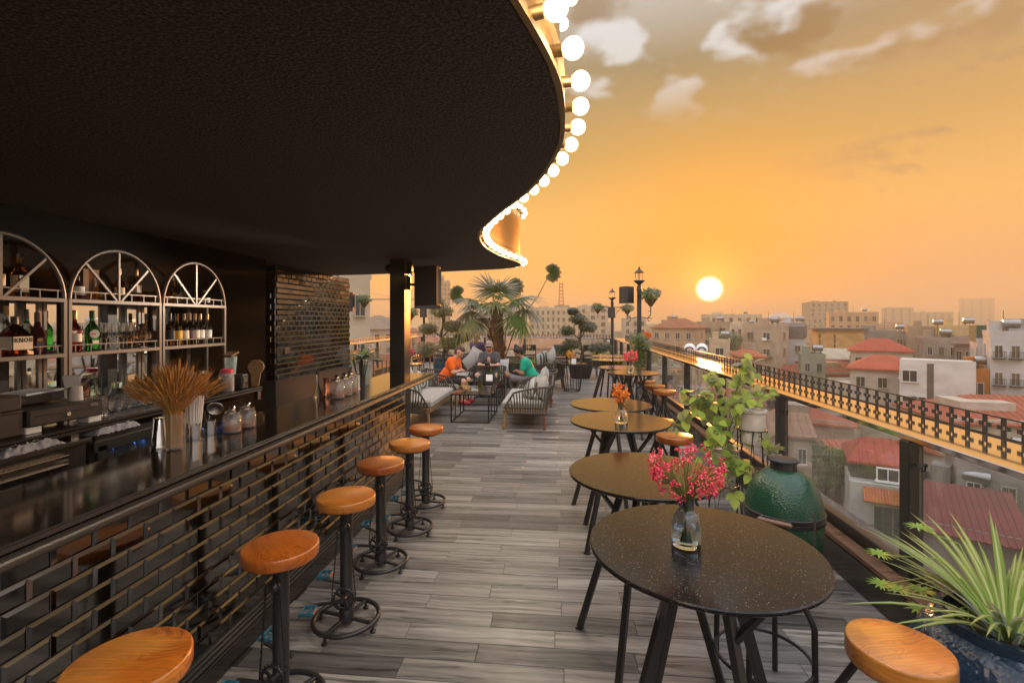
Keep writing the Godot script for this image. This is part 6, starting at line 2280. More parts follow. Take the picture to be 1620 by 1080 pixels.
# ---------- grill and bar-top things ----------
func build_props() -> void:
	var o := thing("kamado_grill", "green dimpled egg-shaped charcoal grill by the glass railing", "grill", P(1.5, 0, 3.42), -0.6)
	var b := MB.new()
	b.lathe(Transform3D(), pv([0.0, 0.1, 0.12, 0.1, 0.18, 0.17, 0.225, 0.32, 0.236, 0.47, 0.232, 0.5, 0.0, 0.5]), 40)
	put(b, "base", M.egg, o)
	b = MB.new()
	b.lathe(Transform3D(), pv([0.0, 0.545, 0.236, 0.545, 0.232, 0.6, 0.21, 0.68, 0.165, 0.755, 0.11, 0.8, 0.085, 0.81, 0.0, 0.812]), 40)
	put(b, "lid", M.egg, o)
	b = MB.new()
	b.lathe(Transform3D(), pv([0.0, 0.495, 0.242, 0.495, 0.245, 0.5, 0.245, 0.518, 0.238, 0.522, 0.238, 0.526, 0.245, 0.53, 0.245, 0.548, 0.24, 0.552, 0.0, 0.552]), 40)
	put(b, "band", M.iron, o)
	b = MB.new()
	b.lathe(Transform3D(), pv([0.0, 0.808, 0.082, 0.808, 0.078, 0.855, 0.092, 0.86, 0.092, 0.872, 0.085, 0.876, 0.04, 0.884, 0.0, 0.884]), 28)
	put(b, "chimney_cap", M.iron, o)
	b = MB.new()
	b.bar(Vector3(0.1, 0.535, 0.27), Vector3(-0.1, 0.535, 0.27), 0.03, 0.03, 0.01)
	put(b, "handle", M.sill, o)
	b = MB.new()
	for sx: float in [-1.0, 1.0]:
		b.bar(Vector3(sx * 0.08, 0.54, 0.23), Vector3(sx * 0.08, 0.535, 0.28), 0.012, 0.02)
		b.bar(Vector3(sx * 0.09 + 0.12, 0.62, 0.2), Vector3(sx * 0.09 + 0.12, 0.42, 0.24), 0.012, 0.01)
	put(b, "hinge", M.steel, o)
	b = MB.new()
	for k in 3:
		var a := k * TAU / 3
		b.cube(Vector3(cos(a) * 0.16, 0.06, sin(a) * 0.16), Vector3(0.05, 0.12, 0.05), 0.004)
	b.tube(arc(Vector3(0, 0.11, 0), 0.165, 0, TAU * 23 / 24, 23), 0.014, 6, true)
	put(b, "nest", M.iron, o)

	# ---- on the bar ----
	var y := 1.0755
	o = thing("wheat_vase", "clear glass cylinder vase holding dried wheat on the bar", "vase", P(-2.17, y, 2.56))
	put(lathe_mesh([0.0, 0.0, 0.056, 0.0, 0.057, 0.004, 0.058, 0.2, 0.055, 0.2, 0.054, 0.008, 0.0, 0.008], 28), "glass", M.clear, o)
	var wh := thing("dried_wheat", "big sheaf of golden dried wheat in the glass vase", "dried flowers", P(-2.17, y + 0.01, 2.56))
	b = MB.new()
	var ears := MB.new()
	var awn := MB.new()
	for k in 210:
		var a := rng.randf() * TAU
		var q := sqrt(rng.randf())
		var foot := Vector3(cos(a), 0, sin(a)) * 0.045 * q
		var a2 := a + PI + rng.randfn(0, 0.5)
		var neck := Vector3(cos(a), 0, sin(a)) * 0.042 * q + Vector3(0, 0.2, 0)
		var out := Vector3(cos(a), 0, sin(a)) * (0.02 + 0.2 * q * q)
		var tip := neck + out * 0.75 + Vector3(0.01, rng.randf_range(0.1, 0.22) * (1.15 - 0.5 * q), 0)
		b.tube(PackedVector3Array([foot * 0.85, neck, neck + out * 0.35 + Vector3(0, 0.08, 0), tip]), 0.0014, 3, false, false)
		var d := (tip - neck + out * 0.3 + Vector3(0, 0.02, 0)).normalized()
		ears.tube(PackedVector3Array([tip, tip + d * 0.015, tip + d * 0.05, tip + d * 0.065]), [0.002, 0.0055, 0.005, 0.001], 5, false, false)
		for j in 9:
			var s := tip + d * (0.01 + 0.006 * j)
			awn.leaf(s, (d + rdir() * 0.38).normalized(), rdir(), 0.085, 0.0013, 0.05, 1)
	put(b, "stalks", mt(0.55, 0.31, 0.09, 0.7), wh)
	put(ears, "ears", mt(0.42, 0.2, 0.045, 0.8), wh)
	put(awn, "awns", mt(0.5, 0.26, 0.07, 0.8), wh)
	o = thing("cocktail_shaker", "stack of upturned steel shaker tins beside the wheat vase", "shaker", P(-2.27, y, 2.57))
	put(lathe_mesh([0.046, 0.0, 0.047, 0.012, 0.044, 0.014, 0.03, 0.165, 0.026, 0.172, 0.0, 0.172], 22), "tin", M.chrome, o)
	put(lathe_mesh([0.049, 0.0, 0.05, 0.006, 0.047, 0.02, 0.0455, 0.02], 22), "rim", M.chrome, o)
	for e: Array in [[2.735, -2.19, 0.042, 0.11, "steel tin holding white paper straws on the bar"], [2.86, -2.185, 0.036, 0.1, "steel tin holding the strainer and bar tools"]]:
		o = thing("steel_tin", e[4], "tin", P(e[1], y, e[0]), 0.0, "steel tins on the bar")
		put(lathe_mesh([0.0, 0.0, e[2] * 0.94, 0.0, e[2] * 0.96, 0.012, e[2] * 0.9, 0.014, e[2], e[3], e[2] * 0.97, e[3], e[2] * 0.87, 0.016, 0.0, 0.016], 24), "tin", M.chrome, o)
	o = thing("paper_straws", "bundle of white straws in the steel tin", "straws", P(-2.19, y + 0.02, 2.735))
	b = MB.new()
	for k in 70:
		var a := k * 2.39996
		var q := sqrt(k / 70.0)
		var u := Vector3(cos(a), 0, sin(a)) * q
		b.rod(u * 0.033, u * 0.052 + Vector3(0.004, 0.24 + 0.01 * sin(k * 1.7), 0), 0.0035, 0.0035, 5)
	put(b, "straws", M.white, o)
	o = thing("strainer", "steel mesh strainer standing in the steel tin", "strainer", P(-2.185, y + 0.03, 2.86), 0.5)
	b = MB.new()
	b.tube(arc(Vector3(0.03, 0.14, 0.0), 0.044, 0, TAU * 23 / 24, 23, Vector3(1, 0, 0), Vector3(0, 0.9, 0.4)), 0.004, 6, true)
	b.rod(Vector3(0.0, 0.1, 0.0), Vector3(-0.012, -0.01, 0), 0.004)
	put(b, "frame", M.chrome, o)
	b = MB.new()
	b.lathe(Transform3D(Basis(Vector3(1, 0, 0), 1.95), Vector3(0.03, 0.14, 0)), pv([0.0, -0.02, 0.02, -0.016, 0.036, -0.006, 0.042, 0.0]), 16)
	put(b, "mesh", M.steel, o)
	b = MB.new()
	b.rod(Vector3(-0.015, 0.0, 0.01), Vector3(-0.03, 0.13, 0.02), 0.009, 0.012)
	put(b, "handle", M.black, o)
	o = thing("blue_bottle", "small cobalt blue glass bottle beside the snack jars", "bottle", P(-2.2, y, 2.99))
	put(lathe_mesh([0.0, 0.0, 0.026, 0.0, 0.03, 0.02, 0.028, 0.05, 0.02, 0.06, 0.024, 0.07, 0.0, 0.07]), "glass", solid(0.03, 0.1, 0.6), o)
	var jl := ["round-lidded snack jar nearest the steel tins", "round-lidded snack jar second on the bar near the tins", "round-lidded jar first in the far cluster on the bar", "round-lidded jar in the middle of the far cluster on the bar", "round-lidded jar last in the far cluster on the bar"]
	var jn := 0
	for e: Array in [[-2.11, 2.97, 0.058], [-2.11, 3.12, 0.058], [-2.06, 4.36, 0.075], [-2.06, 4.53, 0.075], [-2.08, 4.7, 0.075]]:
		var s: float = e[2] / 0.058
		o = thing("snack_jar", jl[jn], "jar", P(e[0], y, e[1]), 0.3, "lidded glass jars on the bar")
		put(lathe_mesh([0.0, 0.0, 0.054 * s, 0.0, 0.058 * s, 0.01 * s, 0.058 * s, 0.1 * s, 0.05 * s, 0.118 * s, 0.042 * s, 0.122 * s, 0.042 * s, 0.126 * s, 0.039 * s, 0.126 * s, 0.039 * s, 0.12 * s, 0.054 * s, 0.1 * s, 0.054 * s, 0.008 * s, 0.0, 0.008 * s], 10), "glass", M.clear, o)
		put(lathe_mesh([0.0, 0.127 * s, 0.045 * s, 0.127 * s, 0.045 * s, 0.136 * s, 0.02 * s, 0.142 * s, 0.012 * s, 0.146 * s, 0.02 * s, 0.158 * s, 0.012 * s, 0.168 * s, 0.0, 0.168 * s], 20), "lid", M.chrome, o)
		put(lathe_mesh([0.0, 0.009 * s, 0.05 * s, 0.009 * s, 0.05 * s, 0.04 * s, 0.02, 0.047 * s, 0.0, 0.043 * s], 10), "snacks", grain(mt(0.35, 0.13, 0.06, 0.9), M.fine, 40.0), o)
		jn += 1
	o = thing("glass_carafe", "slim clear carafe in front of the tiled wall", "carafe", P(-2.27, y, 4.4))
	put(lathe_mesh([0.0, 0.0, 0.042, 0.0, 0.042, 0.02, 0.012, 0.13, 0.012, 0.2, 0.018, 0.22, 0.0, 0.22]), "glass", M.glassy, o)
	put(lathe_mesh([0.0, 0.215, 0.014, 0.215, 0.016, 0.25, 0.0, 0.25]), "stopper", M.black, o)
	o = thing("copper_pitcher", "small copper pitcher beside the slim carafe", "pitcher", P(-2.2, y, 4.43))
	put(lathe_mesh([0.0, 0.0, 0.045, 0.0, 0.05, 0.03, 0.025, 0.09, 0.022, 0.15, 0.03, 0.18, 0.0, 0.18]), "body", mt(0.6, 0.24, 0.13, 0.25, 1.0), o)
	b = MB.new()
	b.tube(PackedVector3Array([Vector3(0.024, 0.15, 0), Vector3(0.06, 0.14, 0), Vector3(0.065, 0.08, 0), Vector3(0.045, 0.05, 0)]), 0.006, 6)
	put(b, "handle", mt(0.6, 0.24, 0.13, 0.25, 1.0), o)
	o = thing("stone_candle", "pale stone candle holder behind the far jars", "candle holder", P(-2.12, y, 4.95))
	put(lathe_mesh([0.0, 0.0, 0.035, 0.0, 0.03, 0.02, 0.03, 0.14, 0.035, 0.15, 0.0, 0.15]), "holder", M.white_pot, o)
	o = thing("frosted_vessel", "frosted grey-green vessel at the far end of the bar", "vessel", P(-2.2, y, 5.35))
	put(lathe_mesh([0.0, 0.0, 0.055, 0.0, 0.06, 0.22, 0.055, 0.22, 0.05, 0.02, 0.0, 0.02], 4), "body", mt(0.2, 0.26, 0.24, 0.25), o, T(Vector3.ZERO, 0.6))
	o = thing("bar_tools", "bunch of dark bar spoons and tongs in a holder", "bar tools", P(-2.16, y, 5.15))
	b = MB.new()
	for k in 12:
		var d := rdir(0.2) * 0.05
		b.rod(Vector3(d.x * 0.4, 0.0, d.z * 0.4), Vector3(d.x * 1.6, 0.3 + 0.03 * sin(k * 2.0), d.z * 1.6), 0.004, 0.007, 5)
	put(b, "spoons", M.iron, o)
	put(lathe_mesh([0.0, 0.0, 0.045, 0.0, 0.047, 0.14, 0.0, 0.13]), "holder", M.black, o)
	# ---- on the coffee tables ----
	o = thing("ashtray", "round cut-glass ashtray on the nearest coffee table", "ashtray", P(-1.55, 0.512, 8.85))
	put(lathe_mesh([0.0, 0.0, 0.08, 0.0, 0.095, 0.045, 0.08, 0.045, 0.07, 0.015, 0.0, 0.012], 12), "glass", M.glassy, o)
	o = thing("table_bottle", "small green bottle standing on the nearest coffee table", "bottle", P(-1.5, 0.512, 9.15))
	put(lathe_mesh([0.0, 0.0, 0.032, 0.0, 0.033, 0.12, 0.014, 0.17, 0.013, 0.24, 0.0, 0.24]), "glass", solid(0.15, 0.3, 0.05), o)
	o = thing("table_card", "white folded table card before the man in grey", "card", P(-1.5, 0.512, 10.45), 0.2)
	b = MB.new()
	b.prism(Transform3D(Basis(Vector3.UP, PI / 2), Vector3.ZERO), pv([-0.035, 0.0, 0.035, 0.0, 0.0, 0.12]), -0.07, 0.07)
	put(b, "card", M.white, o)
	for e: Array in [[-1.35, 10.9, "dark beer bottle to the right of the camera"], [-1.55, 11.1, "dark beer bottle beneath the camera"]]:
		o = thing("beer_bottle", e[2], "bottle", P(e[0], 0.512, e[1]), 0.0, "beer bottles on the far coffee table")
		put(lathe_mesh([0.0, 0.0, 0.03, 0.0, 0.031, 0.13, 0.013, 0.18, 0.012, 0.23, 0.0, 0.23]), "glass", solid(0.05, 0.12, 0.03, 0.4), o)
	o = thing("table_card", "white table card on the round drum table", "card", P(0.38, 0.712, 12.35), 0.1)
	b = MB.new()
	b.prism(Transform3D(Basis(Vector3.UP, 0.0), Vector3.ZERO), pv([-0.055, 0.0, 0.055, 0.0, 0.055, 0.13, -0.055, 0.13]), -0.004, 0.004)
	put(b, "card", M.white, o)
	o = thing("table_card", "white table card on the low table past the column", "card", P(-4.15, 0.602, 12.95), 0.2)
	b = MB.new()
	b.prism(Transform3D(), pv([-0.08, 0.0, 0.08, 0.0, 0.08, 0.14, -0.08, 0.14]), -0.004, 0.004)
	put(b, "card", M.white, o)
	var gl := lathe_mesh([0.0, 0.0, 0.03, 0.0, 0.034, 0.11, 0.032, 0.11, 0.028, 0.006, 0.0, 0.006], 12)
	for k in 5:
		o = thing("water_glass", ["clear water glass at the left of the corner table", "clear water glass second on the corner table", "clear water glass in the middle of the corner table", "clear water glass fourth on the corner table", "clear water glass at the right of the corner table"][k], "glass", P(0.85 + 0.11 * k, 0.981, 10.3 + 0.1 * (k % 2)), 0.0, "water glasses on the corner table")
		put(gl, "glass", M.glassy, o)
	o = thing("water_bottle", "clear blue-capped water bottle on the floor by the right sofa", "bottle", P(-1.0, 0.0, 10.0))
	put(lathe_mesh([0.0, 0.0, 0.035, 0.0, 0.036, 0.14, 0.014, 0.19, 0.0, 0.2]), "body", solid(0.6, 0.8, 0.95), o)
	put(lathe_mesh([0.0, 0.198, 0.016, 0.198, 0.016, 0.225, 0.0, 0.225]), "cap", mt(0.05, 0.3, 0.6), o)


# ---------- town around the terrace ----------
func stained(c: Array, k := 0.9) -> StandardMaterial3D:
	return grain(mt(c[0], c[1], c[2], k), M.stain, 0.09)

func roof_prism(w: float, dp: float, h: float, hip: float, over: float) -> MB:
	var b := MB.new()
	var x := w / 2 + over
	var z := dp / 2 + over
	var r := x - hip
	var p := [Vector3(-x, 0, z), Vector3(x, 0, z), Vector3(x, 0, -z), Vector3(-x, 0, -z), Vector3(-r, h, 0), Vector3(r, h, 0)]
	b.face(p[0], p[4], p[5])
	b.face(p[0], p[5], p[1])
	b.face(p[2], p[5], p[4])
	b.face(p[2], p[4], p[3])
	b.face(p[1], p[5], p[2])
	b.face(p[3], p[4], p[0])
	b.cube(Vector3(0, -0.1, 0), Vector3(x * 2, 0.2, z * 2))
	# ribs down the slopes read as courses of tiles
	var n := int(clampf(w * 1.6, 8, 34))
	for k in n:
		var fx := lerpf(-x, x, (k + 0.5) / n)
		var ty := clampf((x - absf(fx)) / maxf(hip, 0.01), 0.0, 1.0)
		for s: float in [-1.0, 1.0]:
			b.bar(Vector3(fx, 0.02, s * z), Vector3(fx, h * ty + 0.02, s * z * (1.0 - ty)), 0.12, 0.07)
	return b

func window_meshes(w: float, h: float) -> Array:
	var fr := MB.new()
	var t := clampf(w * 0.07, 0.05, 0.1)
	fr.cube(Vector3(0, h / 2, 0), Vector3(w + t, t, 0.16))
	fr.cube(Vector3(0, -h / 2, 0.05), Vector3(w + t * 3, t * 1.4, 0.3))
	for s: float in [-1.0, 1.0]:
		fr.cube(Vector3(s * w / 2, 0, 0), Vector3(t, h, 0.16))
	fr.cube(Vector3.ZERO, Vector3(t * 0.7, h, 0.08))
	var pn := MB.new()
	pn.cube(Vector3(0, 0, -0.02), Vector3(w, h, 0.06))
	return [fr.mesh(), pn.mesh()]

func building(e: Array) -> void:
	var w: float = e[4]
	var top: float = e[5]
	var dp: float = e[6]
	var base := -25.0
	var h := top - base
	var o := thing(e[0], e[1], "shed" if e[0] == "shed" else ("tower" if e[0] == "tower_block" else "building"), P(e[2], base, e[3]), e[7])
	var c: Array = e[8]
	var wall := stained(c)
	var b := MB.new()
	b.cube(Vector3(0, h / 2, 0), Vector3(w, h, dp))
	put(b, "wall", wall, o)
	var style: String = e[11]
	var ex: Dictionary = e[12]
	var rc: Array = ex.get("roof", [c[0] * 0.55, c[1] * 0.5, c[2] * 0.5])
	var roof := stained(rc)
	var z := dp / 2
	var rows: int = e[9]
	var cols: int = e[10]
	var fl := 3.3
	if rows > 0 and cols > 0:
		var far := absf(e[3]) > 180.0
		var ww := clampf(w / cols * 0.42, 0.7, 3.2 if far else 1.5)
		var wh := 1.5 if not far else 1.9
		var wm := window_meshes(ww, wh)
		var drop := 1.9
		if style == "darktop" or style == "green":
			drop = 5.0
		for r in rows:
			for k in cols:
				var y := h - drop - r * fl
				if y < 1.5:
					continue
				if not far and rng.randf() < 0.08:
					continue
				var x := -w / 2 + w * (k + 0.5) / cols
				if style == "seam":
					x = -w * 0.36 + k * w * 0.12
				var wn := put(wm[1], "window", M.window if rng.randf() < 0.75 else M.window_warm, o, T(Vector3(x, y, z + 0.01)))
				put(wm[0], "window_frame", M.frame if rng.randf() < 0.6 else wall, wn, T(Vector3(0, 0, 0.05)))
				if ex.has("ac") and (r + k) % 2 == 0:
					var a := MB.new()
					a.cube(Vector3(ww * 0.9, y - 0.6, z + 0.22), Vector3(0.8, 0.55, 0.35), 0.03)
					put(a, "air_conditioner", M.white, o)
				if style == "balcony" or (style == "terrace" and r % 2 == 1):
					var a := MB.new()
					a.cube(Vector3(x, y - 0.85, z + 0.4), Vector3(ww * 1.7, 0.12, 0.8))
					for q in 9:
						a.cube(Vector3(x - ww * 0.8 + ww * 1.6 * q / 8.0, y - 0.4, z + 0.78), Vector3(0.04, 0.8, 0.03))
					a.cube(Vector3(x, y + 0.02, z + 0.78), Vector3(ww * 1.7, 0.06, 0.05))
					put(a, "balcony", M.black, o)
		# a few windows on the flanks
		for s: float in [-1.0, 1.0]:
			for r in mini(rows, 3):
				var y := h - drop - r * fl
				if y > 1.5 and not far:
					var wn := put(wm[1], "window", M.window, o, T(Vector3(s * (w / 2 + 0.01), y, -dp * 0.15), s * PI / 2))
					put(wm[0], "window_frame", wall, wn, T(Vector3(0, 0, 0.05)))
	match style:
		"hip":
			put(roof_prism(w, dp, minf(w, dp) * 0.2 + 0.3, minf(w, dp) * 0.4, 0.5), "roof", roof, o, T(Vector3(0, h + 0.1, 0)))
		"gable":
			put(roof_prism(w, dp, minf(w, dp) * 0.24 + 0.3, 0.02, 0.4), "roof", roof, o, T(Vector3(0, h + 0.1, 0)))
		"lean":
			b = MB.new()
			b.box(Transform3D(Basis(Vector3(1, 0, 0), 0.18), Vector3(0, h + 0.4, 0.4)), Vector3(w + 0.6, 0.1, dp + 1.6))
			for k in 14:
				b.box(Transform3D(Basis(Vector3(1, 0, 0), 0.18), Vector3(-w / 2 + w * (k + 0.5) / 14, h + 0.47, 0.4)), Vector3(0.08, 0.06, dp + 1.6))
			put(b, "roof", roof, o)
		"dormer":
			b = roof_prism(w * 0.95, dp * 0.8, 1.6, w * 0.3, 0.2)
			put(b, "roof", roof, o, T(Vector3(0, h + 1.5, -0.4)))
			b = MB.new()
			b.cube(Vector3(0, h + 0.7, -0.5), Vector3(w * 0.92, 1.5, dp * 0.75))
			put(b, "attic_wall", stained([0.1, 0.11, 0.1]), o)
			var wm := window_meshes(1.5, 1.1)
			var wn := put(wm[1], "window", M.window, o, T(Vector3(w * 0.05, h + 0.75, z - 0.6)))
			put(wm[0], "window_frame", M.white, wn, T(Vector3(0, 0, 0.04)))
			b = MB.new()
			b.box(Transform3D(Basis(Vector3(1, 0, 0), 0.75), Vector3(w * 0.1, h - 0.7, z + 0.3)), Vector3(w * 0.82, 0.12, 1.7))
			for k in 20:
				b.box(Transform3D(Basis(Vector3(1, 0, 0), 0.75), Vector3(w * 0.1 - w * 0.4 + w * 0.8 * k / 19.0, h - 0.63, z + 0.36)), Vector3(0.12, 0.1, 1.7))
			for k in 5:
				b.box(Transform3D(Basis(Vector3(1, 0, 0), 0.75), Vector3(w * 0.1, h - 0.7 + 0.07 - 0.48 + k * 0.24, z + 0.36 + 0.5 - k * 0.26)), Vector3(w * 0.82, 0.05, 0.05))
			put(b, "tiled_canopy", stained([0.5, 0.14, 0.05]), o)
			b = MB.new()
			for s: float in [-1.0, 1.0]:
				for q in 2:
					b.cube(Vector3(w * 0.1 + s * (0.35 + q * 0.62), h - 2.9, z + 0.06), Vector3(0.58, 2.2, 0.1), 0.02)
					for r in 3:
						b.cube(Vector3(w * 0.1 + s * (0.35 + q * 0.62), h - 2.2 - r * 0.7, z + 0.12), Vector3(0.44, 0.05, 0.03))
			put(b, "shutter", mt(0.01, 0.06, 0.055, 0.6), o)
			b = MB.new()
			b.cube(Vector3(w * 0.1, h - 4.1, z + 0.5), Vector3(w * 0.7, 0.14, 1.0))
			for q in 22:
				b.cube(Vector3(w * 0.1 - w * 0.34 + w * 0.68 * q / 21.0, h - 3.6, z + 0.95), Vector3(0.03, 0.9, 0.03))
				if q % 2 == 0:
					b.tube(arc(Vector3(w * 0.1 - w * 0.34 + w * 0.68 * q / 21.0, h - 3.6, z + 0.95), 0.16, 0, 5.5, 8, Vector3(1, 0, 0), Vector3(0, 1, 0)), 0.02, 4)
			b.cube(Vector3(w * 0.1, h - 3.15, z + 0.95), Vector3(w * 0.7, 0.06, 0.06))
			put(b, "balcony", mt(0.015, 0.06, 0.05, 0.6), o)
		"seam", "seams":
			b = MB.new()
			if style == "seam":
				b.cube(Vector3(-w * 0.08, h / 2 - 0.2, z + 0.02), Vector3(w * 0.09, h, 0.06))
			else:
				for x: float in [-w * 0.44, -w * 0.12]:
					for k in 9:
						b.cube(Vector3(x, h - 1.5 - k * 1.15, z + 0.02), Vector3(0.35, 0.95, 0.06))
				b.cube(Vector3(0, h + 0.2, 0), Vector3(w * 1.15, 0.5, dp * 1.1))
			put(b, "seam", stained([0.13, 0.11, 0.09]), o)
			b = MB.new()
			b.cube(Vector3(0, h + 0.12, z - 0.1), Vector3(w, 0.24, 0.2))
			put(b, "parapet", wall, o)
		_:
			b = MB.new()
			for s: float in [-1.0, 1.0]:
				b.cube(Vector3(0, h + 0.3, s * (z - 0.1)), Vector3(w + 0.2, 0.6, 0.22))
				b.cube(Vector3(s * (w / 2 - 0.05), h + 0.3, 0), Vector3(0.22, 0.6, dp - 0.44))
			put(b, "parapet", roof if style == "darktop" else wall, o)
			if style == "darktop":
				b = MB.new()
				b.cube(Vector3(0, h - 1.4, 0), Vector3(w + 0.5, 2.6, dp + 0.5))
				put(b, "top_storey", stained([0.16, 0.14, 0.12]), o)
			if style == "green":
				b = MB.new()
				b.cube(Vector3(0, h + 1.2, 0), Vector3(w * 1.05, 2.4, dp))
				put(b, "netted_storey", stained([0.02, 0.1, 0.06]), o)
				b = MB.new()
				b.cube(Vector3(w * 0.38, h * 0.5 - 0.3, z + 0.02), Vector3(w * 0.3, h, 0.08))
				put(b, "seam", stained([0.11, 0.1, 0.09]), o)
			if style == "cage":
				b = MB.new()
				for k in 14:
					b.cube(Vector3(-w * 0.2 + k * 0.16, h - 1.6, z + 0.5), Vector3(0.03, 1.9, 0.03))
				for k in 6:
					b.cube(Vector3(-w * 0.2 + 1.04, h - 2.5 + k * 0.36, z + 0.5), Vector3(2.15, 0.03, 0.03))
				put(b, "window_cage", M.steel, o)
			# roof clutter: stair head, water tank, aerial
			b = MB.new()
			b.cube(Vector3(-w * 0.2, h + 0.9, -dp * 0.2), Vector3(clampf(w * 0.2, 1.2, 6.0), 1.8, clampf(dp * 0.3, 1.2, 6.0)))
			put(b, "stair_head", wall, o)
			if w < 40.0:
				b = MB.new()
				b.lathe(Transform3D(Basis(Vector3(0, 0, 1), PI / 2), Vector3(w * 0.28, h + 1.5, 0)), pv([0.0, -0.9, 0.55, -0.8, 0.6, -0.6, 0.6, 0.6, 0.55, 0.8, 0.0, 0.9]), 12)
				put(b, "water_tank", M.steel, o)
				b = MB.new()
				for s: float in [-1.0, 1.0]:
					b.cube(Vector3(w * 0.28 + s * 0.5, h + 0.5, 0), Vector3(0.08, 1.0, 0.8))
				b.rod(Vector3(w * 0.05, h, -0.5), Vector3(w * 0.05, h + 3.2, -0.5), 0.05, 0.03, 4)
				put(b, "aerial", M.iron_warm, o)

func leafy_tree(label: String, at: Vector3, h: float, r: float) -> void:
	var o := thing("broadleaf_tree", label, "tree", at)
	var b := MB.new()
	b.tube(PackedVector3Array([Vector3.ZERO, Vector3(0.2, h * 0.4, 0), Vector3(-0.1, h * 0.75, 0.1)]), [r * 0.12, r * 0.09, r * 0.05], 7)
	for k in 5:
		var a := k * 1.26
		b.tube(PackedVector3Array([Vector3(0.1, h * 0.5, 0), Vector3(cos(a) * r * 0.4, h * 0.7, sin(a) * r * 0.4), Vector3(cos(a) * r * 0.7, h * 0.85, sin(a) * r * 0.7)]), [r * 0.05, r * 0.03, r * 0.015], 5)
	put(b, "trunk", M.bark, o)
	b = MB.new()
	for k in 16:
		var d := rdir(0.6)
		leaf_mass(b, Vector3(0, h * 0.78, 0) + d * Vector3(r * 0.7, h * 0.16, r * 0.7), Vector3(r, r * 0.6, r) * 0.36, 150, 0.5, 0.3)
	put(b, "crown", M.leaf, o)

